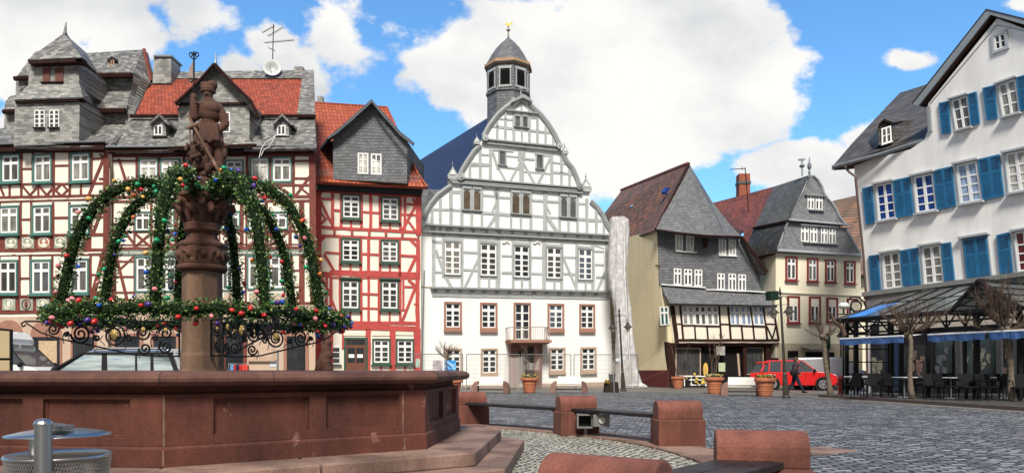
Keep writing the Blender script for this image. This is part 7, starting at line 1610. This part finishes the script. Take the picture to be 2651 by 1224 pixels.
def sheetf(name, label, cat, m, x0, x1, zt_, zb_, off, sag=0, n=14):
    b = MB(); bs = len(b.v)
    for k in range(n+1):
        f = k/n; px = x0+(x1-x0)*f; o = off+.05*math.sin(f*17)+.03*math.sin(f*31); s_ = sag*math.sin(f*math.pi)
        b.v += [ff(px, zt_-s_, o), ff(px, (zt_+zb_)/2-s_*.5, o+.03*math.sin(f*23)), ff(px, zb_, o*1.0)]
    for k in range(n):
        for j in range(2): a = bs+k*3+j; b.f.append((a, a+3, a+4, a+1))
    tag(b.build(name, m, smooth=True), label, cat)
sheetf('debris_net', 'pale translucent debris net hanging on the fence left of the portal pot', 'net', net, 1305, 1358, 1.92, .1, .12, .12)
sheetf('debris_net', 'pale sagging net draped on the fence right of the portal pot', 'net', net, 1358, 1398, 1.85, 1.1, .12, .35)
sheetf('debris_net', 'grey mesh sheet on the fence below the plastic sheeting', 'net', net, 1588, 1640, 1.6, .05, -.1, .05)
def panelf(name, label, cat, m, x0, x1, y0, y1, extra=None):
    b = MB(); b.extr([FF.p(x0, y0, .06), FF.p(x1, y0, .06), FF.p(x1, y1, .06), FF.p(x0, y1, .06)], -FF.n3*.01); o = b.build(name, m)
    return tag(o, label, cat)
pst = NT('blue_wave_print'); pst.col(pst.ramp(pst.noise(1.8, 5, .6, stretch=(1, 1, 2)), [(.38, (.01, .10, .45)), (.5, (.05, .40, .80)), (.56, (.6, .75, .85)), (.62, (.01, .16, .5))])); pst = pst.m
pst2 = NT('grey_pink_print'); pst2.col(pst2.ramp(pst2.noise(1.6, 5, .6), [(.4, (.20, .21, .27)), (.52, (.45, .38, .38)), (.6, (.55, .55, .6))])); pst2 = pst2.m
panelf('banner', 'blue wave patterned banner on the fence behind the small tree', 'banner', pst, 1151, 1180, 932, 958)
panelf('banner', 'grey and pink printed banner on the fence left of the blue one', 'banner', pst2, 1120, 1146, 932, 958)
panelf('notice', 'small pale green notice at the left end of the fence', 'notice', mat('pale_green_notice', (.35, .50, .42), .5, .4, 8), 1076, 1087, 928, 950)
panelf('notice', 'small white notice with a blue stripe on the fence near the plastic sheeting', 'notice', mat('blue_white_notice', (.60, .70, .78), .5, .3, 12), 1593, 1602, 927, 934)

# ================================================================ VEHICLES
tyre = mat('tyre_rubber', (.012, .012, .012), .8, .2, 6); rim_m = mat('alloy_rim', (.50, .51, .52), .3, .1, 5, 0, metal=.8); plast = mat('black_plastic', (.02, .02, .021), .6, .2, 6)
def paint(name, c, metal=0): 
    t = NT(name); t.b.inputs['Base Color'].default_value = (*c, 1); t.b.inputs['Roughness'].default_value = .28; t.b.inputs['Metallic'].default_value = metal; t.b.inputs['Coat Weight'].default_value = .6; t.b.inputs['Coat Roughness'].default_value = .05; return t.m
carglass = mat('car_glass', (.055, .062, .07), .04, .2, .7, 0)
def car(name, label, cat, loc, rz, L, W, low, cab, zb, paintm, wheels, wr, pillars, roofm=None, win=carglass, extra=None, rails=False, wk=.80):
    """local x runs to the front. low: side profile (x, z); cab: (rear base, rear top, front top, front base, z top)"""
    t = thing(name, label, cat, loc, rz); t['org'] = (0, 0, 0); hw = W/2
    b = MB(); secs = []
    for y, ins in ((-hw, .05), (-hw*.97, .0), (hw*.97, .0), (hw, .05)):
        cz0 = sum(p[1] for p in low)/len(low); secs.append([Vector((x*(1-ins*.25), y, cz0+(z-cz0)*(1-ins*2.2))) for x, z in low])
    n = len(low)
    for s_ in secs: b.v += s_
    for i in range(3):
        for k in range(n): k2 = (k+1) % n; b.f.append((i*n+k, i*n+k2, (i+1)*n+k2, (i+1)*n+k))
    b.f.append(tuple(range(n))[::-1]); b.f.append(tuple(3*n+k for k in range(n))); b.build('body', paintm, t, bevel=.07)
    rb, rt, ftp, fb, zt_ = cab; wi = hw*wk; wb = hw*.96
    xb = [rb, fb]; g = MB()
    V = [(rb, -wb, zb), (fb, -wb, zb), (ftp, -wi, zt_-.06), (rt, -wi, zt_-.06), (rb, wb, zb), (fb, wb, zb), (ftp, wi, zt_-.06), (rt, wi, zt_-.06)]
    g.add(V, [(0, 1, 2, 3), (5, 4, 7, 6), (1, 5, 6, 2), (4, 0, 3, 7), (3, 2, 6, 7), (0, 4, 5, 1)]); g.build('window_glass', win, t)
    r_ = MB(); V = [Vector(v) for v in V]; up = Vector((0, 0, .07))
    r_.add([V[3]+Vector((-.03, -.02, -.02)), V[2]+Vector((.03, -.02, -.02)), V[6]+Vector((.03, .02, -.02)), V[7]+Vector((-.03, .02, -.02)), V[3]+Vector((.10, .10, .05)), V[2]+Vector((-.15, .10, .05)), V[6]+Vector((-.15, -.10, .05)), V[7]+Vector((.10, -.10, .05))], [(0, 3, 2, 1), (4, 5, 6, 7), (0, 1, 5, 4), (1, 2, 6, 5), (2, 3, 7, 6), (3, 0, 4, 7)]); r_.build('roof', roofm or paintm, t, bevel=.02)
    for s_ in (0, 4):
        sg = -1 if s_ == 0 else 1
        for (fr_, w_, mm) in pillars:
            lo_ = V[s_+0].lerp(V[s_+1], fr_); hi = V[s_+3].lerp(V[s_+2], fr_ if not .1 < fr_ < .9 else min(1, max(0, (lo_.x+.04-V[s_+3].x)/(V[s_+2].x-V[s_+3].x)))); b = MB(); o = Vector((0, sg*.012, 0)); b.extr([lo_+o+Vector((-w_/2, 0, 0)), lo_+o+Vector((w_/2, 0, 0)), hi+o+Vector((w_/2*.8, 0, 0)), hi+o+Vector((-w_/2*.8, 0, 0))], (0, -sg*.03, 0)); b.build('pillar', mm, t)
        b = MB(); b.tube([V[s_]+Vector((0, sg*.015, .01)), V[s_+1]+Vector((0, sg*.015, .01))], .018, 4); b.build('belt_trim', plast if not rails else rim_m, t)
        if rails: b = MB(); b.tube([V[s_+3]+Vector((.15, sg*.0, .05)), V[s_+3]+Vector((.25, 0, .10)), V[s_+2]+Vector((-.35, 0, .10)), V[s_+2]+Vector((-.22, 0, .05))], .035, 6); k_ = MB(); k_.tube([V[s_+3]+Vector((0, sg*.02, -.02)), V[s_+2]+Vector((0, sg*.02, -.02))], .035, 4); k_.tube([V[s_+1]+Vector((0, sg*.02, .05)), V[s_+2]+Vector((0, sg*.02, 0))], .035, 4); k_.build('window_frame', plast, t); b.build('roof_rail', rim_m, t)
        b = MB(); m_ = V[s_+1]+Vector((-.15, sg*.12, .08)); b.ell(m_, (.07, .12, .09), 10, 7); b.build('mirror', plast, t, smooth=True)
    for wx in wheels:
        for sg in (-1, 1):
            b = MB(); b.tube([(wx, sg*(hw-.20), wr), (wx, sg*(hw+.005), wr)], wr+.07, 20); b.build('wheel_arch', plast, t)
            b = MB(); c = (wx, sg*(hw+.02), wr); b.tube([(wx, sg*(hw-.18), wr), (wx, sg*(hw+.015), wr)], wr, 22); o = b.build('wheel', tyre, t)
            b = MB(); b.tube([(wx, sg*(hw), wr), (wx, sg*(hw+.025), wr)], wr*.70, 18); b2 = b.build('rim', rim_m, o)
            b = MB()
            for k in range(5): a = k*1.2566+.3; b.box((wx+math.cos(a)*wr*.38, sg*(hw+.022), wr+math.sin(a)*wr*.38), (wr*.20, .012, wr*.24), 0, -a)
            b.build('rim_gap', tyre, o)
    if extra: extra(t, hw)
    return t
# red car, facing right, tailgate open
def red_extra(t, hw):
    for sg in (-1, 1):
        b = MB(); b.ell((1.78, sg*(hw-.22), .78), (.20, .16, .11), 14, 9); b.build('headlight', mat('headlight_glass', (.65, .66, .66), .15, .2, 9), t, smooth=True)
    b = MB(); b.box((1.99, 0, .70), (.03, .62, .14)); b.build('grille', plast, t); b = MB(); b.box((1.99, 0, .40), (.06, 1.2, .14)); b.build('bumper_intake', plast, t); b = MB(); b.box((2.025, 0, .52), (.01, .5, .11)); b.build('number_plate', white_paint, t)
    b = MB(); b.extr([(-1.72, -hw*.78, 1.50), (-2.45, -hw*.74, 1.50), (-2.52, -hw*.74, 1.30), (-1.75, -hw*.78, 1.38)], (0, W_*.76, 0)) if False else None
    b = MB(); b.extr([(-1.80, -hw*.9, .40), (-2.45, -hw*.9, .42), (-2.42, -hw*.9, .95), (-1.82, -hw*.9, 1.0)], (0, .08, 0)); o = b.build('tailgate', redp, t, bevel=.02)
    b = MB(); b.extr([(-1.86, -hw*.9, 1.0), (-2.40, -hw*.9, .95), (-2.05, -hw*.86, 1.50), (-1.80, -hw*.86, 1.50)], (0, .05, 0)); b.build('tailgate_glass', carglass, o); b = MB(); b.extr([(-2.10, -hw*.92, 1.48), (-1.50, -hw*.92, 1.48), (-1.5, -hw*.92, 1.56), (-2.14, -hw*.92, 1.54)], (0, .2, 0)); b.build('spoiler', redp, o)
    b = MB(); b.box((.35, -hw-.004, .86), (.16, .015, .03)); b.build('door_handle', redp, t)
    for x in (-.62, .42, 1.12): b = MB(); b.box((x, -hw-.002, .70), (.012, .01, .55)); b.build('door_seam', plast, t)
redp = paint('red_car_paint', (.62, .012, .012))
car('parked_car', 'bright red compact off road car with open tailgate parked before the cream house', 'car', gp(2062, 40.6), R(-18), 3.9, 1.66,
    [(-1.95, .32), (-1.98, .6), (-1.93, .95), (-1.6, 1.02), (1.0, 1.03), (1.65, .95), (1.95, .80), (2.02, .6), (1.98, .30), (1.5, .26), (-1.5, .26)], (-1.86, -1.62, .28, 1.02, 1.66), 1.0, redp, (-1.28, 1.30), .34, ((.0, .10, redp), (.14, .07, redp), (.36, .06, redp), (.66, .05, redp), (1.0, .08, redp)), extra=red_extra)
silv = paint('silver_paint', (.50, .52, .54), .5); whp = paint('white_van_paint', (.78, .78, .78))
# silver estate behind the basin, facing left
streakglass = NT('painted_reflection_car_glass'); streakglass.b.inputs['Roughness'].default_value = .03; streakglass.col(streakglass.ramp(streakglass.noise(1.2, 5, .6, stretch=(.4, .4, 5)), [(.35, (.08, .10, .10)), (.48, (.30, .36, .37)), (.58, (.44, .50, .49)), (.7, (.12, .26, .42))])); streakglass = streakglass.m
car('parked_car', 'silver estate car with roof rails parked behind the left part of the fountain basin', 'car', gp(330, 20.3), R(181), 4.6, 1.82,
    [(-2.1, .32), (-2.15, .7), (-2.08, 1.03), (1.3, 1.06), (2.0, .98), (2.35, .75), (2.38, .4), (2.2, .3)], (-1.92, -1.62, .72, 1.55, 1.66), 1.05, silv, (-1.4, 1.45), .34, ((.0, .10, silv), (.05, .14, plast), (.24, .09, plast), (.36, .06, plast), (.60, .16, plast), (.99, .12, plast)), win=streakglass, rails=True, wk=.88)
car('parked_van', 'white delivery van with high roof at the far left facing right', 'van', gp(62, 25.6), R(4), 5.2, 1.95,
    [(-4.2, .35), (-4.2, 2.45), (-.55, 2.47), (-.35, 2.40), (-.2, 2.2), (-.2, 1.35), (.75, 1.22), (1.15, 1.0), (1.25, .6), (1.2, .35)], (-.9, -.9, -.12, .62, 2.08), 1.22, whp, (-3.3, .45), .34, ((.35, .14, whp), (1.0, .05, plast)), roofm=whp)
car('parked_van', 'pale silver van standing behind the red car in front of the cream house', 'van', gp(2140, 42.2), R(-7), 4.4, 1.8,
    [(-2.0, .35), (-2.05, 1.0), (-1.95, 1.80), (.6, 1.82), (.8, 1.75), (1.5, 1.15), (2.1, 1.0), (2.2, .5), (2.1, .32)], (.1, .2, .78, 1.42, 1.80), 1.12, silv, (-1.3, 1.35), .32, ((.3, .1, silv), (1.0, .06, plast)))

# ================================================================ PERSON
def person(loc, rz, label):
    t = MB()
    def ch(b, pts):
        for i in range(len(pts)-1):
            (a, r0), (c, r1) = pts[i], pts[i+1]; a, c = Vector(a), Vector(c); n = max(2, int((c-a).length/.025))
            for k in range(n+1): f = k/n; b.ell(a.lerp(c, f), r0+(r1-r0)*f, 10, 7)
    b = MB()
    legs = [[((0, -.09, .90), .095), ((.17, -.09, .50), .062), ((.36, -.09, .12), .042)], [((0, .09, .90), .095), ((-.06, .09, .48), .062), ((-.34, .09, .16), .042)]]
    for l in legs: ch(b, l)
    ch(b, [((.36, -.09, .07), .045), ((.50, -.09, .05), .032)]); ch(b, [((-.36, .09, .12), .045), ((-.26, .09, .03), .032)])
    b.ell((0, 0, .96), (.13, .17, .13), 14, 10); b.ell((.02, 0, 1.15), (.12, .16, .18), 14, 10); b.ell((.04, 0, 1.33), (.13, .20, .14), 14, 10)
    ch(b, [((.04, 0, 1.44), .055), ((.06, 0, 1.52), .05)])
    arm1 = [((.04, -.20, 1.38), .052), ((-.06, -.24, 1.12), .042), ((.08, -.22, .90), .034)]; arm2 = [((.04, .20, 1.38), .052), ((.10, .24, 1.12), .042), ((.26, .20, .94), .034)]
    ch(b, arm1); ch(b, arm2)
    b.ell((.08, 0, 1.615), (.095, .075, .115), 16, 12); b.ell((.175, 0, 1.60), (.02, .014, .02)); b.ell((.14, 0, 1.535), (.035, .035, .025)); b.ell((.07, -.078, 1.61), (.018, .01, .028)); b.ell((.07, .078, 1.61), (.018, .01, .028))
    for hx, hy_, hz_ in ((.10, -.22, .86), (.30, .20, .90)):
        b.ell((hx, hy_, hz_), (.03, .018, .042)); 
        for k in range(4): ch(b, [((hx-.02+k*.014, hy_, hz_-.03), .009), ((hx-.018+k*.014, hy_, hz_-.085+.006*abs(k-1.5)), .007)])
        ch(b, [((hx+.025, hy_, hz_), .010), ((hx+.045, hy_, hz_-.04), .008)])
    rt = thing('person', label, 'person', loc, rz); rt['org'] = (0, 0, 0)
    remeshed(b, .012, 1).build('body', mat('skin', (.45, .25, .17), .6, .05), rt, smooth=True)
    b = MB(); 
    for l in legs: ch(b, [(p, r_+.022) for p, r_ in l])
    b.ell((0, 0, .93), (.155, .19, .13), 14, 10); remeshed(b, .016, 2).build('trousers', mat('dark_jeans', (.022, .028, .045), .9, .3, 8), rt, smooth=True)
    b = MB(); b.ell((0, 0, .98), (.165, .20, .14), 14, 10); b.ell((.02, 0, 1.17), (.155, .19, .2), 14, 10); b.ell((.04, 0, 1.34), (.16, .225, .14), 14, 10); ch(b, [(p, r_+.025) for p, r_ in arm1]); ch(b, [(p, r_+.025) for p, r_ in arm2]); ch(b, [((.04, 0, 1.42), .08), ((.05, 0, 1.48), .07)])
    remeshed(b, .016, 2).build('jacket', mat('dark_patterned_jacket', (.05, .03, .035), .9, .7, 14), rt, smooth=True)
    b = MB(); b.ell((.06, 0, 1.65), (.112, .095, .105), 14, 10); b.ell((.0, 0, 1.60), (.07, .088, .11), 14, 10); remeshed(b, .012, 1).build('hair', mat('brown_hair', (.06, .035, .022), .8, .3, 20), rt, smooth=True)
    b = MB(); ch(b, [((.45, -.09, .045), .052), ((.52, -.09, .045), .04)]); ch(b, [((.34, -.09, .07), .06), ((.46, -.09, .045), .05)]); ch(b, [((-.38, .09, .13), .058), ((-.26, .09, .045), .045)]); remeshed(b, .014, 1).build('shoe', mat('dark_shoe', (.03, .02, .018), .6), rt, smooth=True)
    bg = thing('shoulder_bag', 'dark bag hanging at the hip of the walking person', 'bag', loc, rz); bg['org'] = (0, 0, 0)
    b = MB(); b.ell((-.10, -.30, .98), (.19, .07, .17), 14, 10); b.build('pouch', mat('black_bag', (.015, .013, .014), .6), bg, smooth=True); b = MB(); b.tube([(-.2, -.28, 1.08), (-.05, -.25, 1.3), (.03, -.12, 1.46), (.06, -.22, 1.3), (.0, -.3, 1.06)], .014, 5); b.build('strap', plast, bg)
person(gp(2058, 35.6), R(-12), 'person in dark jacket and jeans walking to the right past the red car')

# ================================================================ SMALL THINGS BEHIND THE BASIN
db = thing('display_board', 'tan panel board with a black frame cut by the left edge of the picture', 'board', gp(5, 13.5))
b = MB(); b.extr([at(-60, 842, 13.5), at(28, 852, 13.5), at(28, 975, 13.5), at(-60, 975, 13.5)], (0, .06, 0)); b.build('board_frame', black_metal, db)
b = MB(); b.extr([at(-60, 850, 13.47), at(24, 857, 13.47), at(24, 926, 13.47), at(-60, 926, 13.47)], (0, .02, 0)); b.extr([at(-60, 932, 13.47), at(24, 932, 13.47), at(24, 970, 13.47), at(-60, 970, 13.47)], (0, .02, 0)); b.build('board_panel', mat('tan_panel', (.42, .33, .19), .7, .1), db)
b = MB(); b.tube([gp(24, 13.55), at(24, 970, 13.55)], .03, 6); b.build('board_leg', black_metal, db)
cr = thing('clothes_rack', 'rack of red and blue garments outside the shop behind the fountain column', 'clothes rack', gp(615, 34))
b = MB(); b.tube([gp(592, 34), at(592, 941, 34), at(640, 941, 34), gp(640, 34)], .02, 6); b.build('rail', rim_m, cr)
for i, (px, m_) in enumerate(((596, mat('sky_blue_cloth', (.15, .38, .65), .8, .2)), (602, mat('red_cloth', (.65, .04, .05), .8, .2)), (609, mat('navy_cloth', (.02, .02, .08), .8, .2)), (617, mat('red_cloth', (.65, .04, .05))), (625, mat('coral_cloth', (.75, .10, .08), .8, .3)), (633, mat('coral_cloth', (.7, .1, .08))))):
    b = MB(); b.extr([at(px, 944, 34), at(px+7, 944, 33.8), at(px+8, 975, 33.8), at(px-1, 975, 34)], (0, .25, 0)); b.build('garment', m_, cr, bevel=.03)
us = thing('spout_figure', 'weathered stone spout figure on the far rim behind the iron scrollwork', 'statue', gp(838, 11.9))
b = MB(); us_ = lambda x, y, r_: [b.ell(at(x+rnd.uniform(-2, 2), y+k*3, 11.9), r_*rnd.uniform(.8, 1.05), 10, 7) for k in range(-2, 3)]
for x, y, r_ in ((846, 958, .10), (846, 940, .10), (846, 922, .09), (846, 905, .08), (845, 890, .08), (843, 876, .07), (838, 866, .05), (838, 930, .08), (830, 942, .07), (826, 952, .08)): us_(x, y, r_)
remeshed(b, .015, 2).build('figure_body', sand_dark, us, smooth=True)
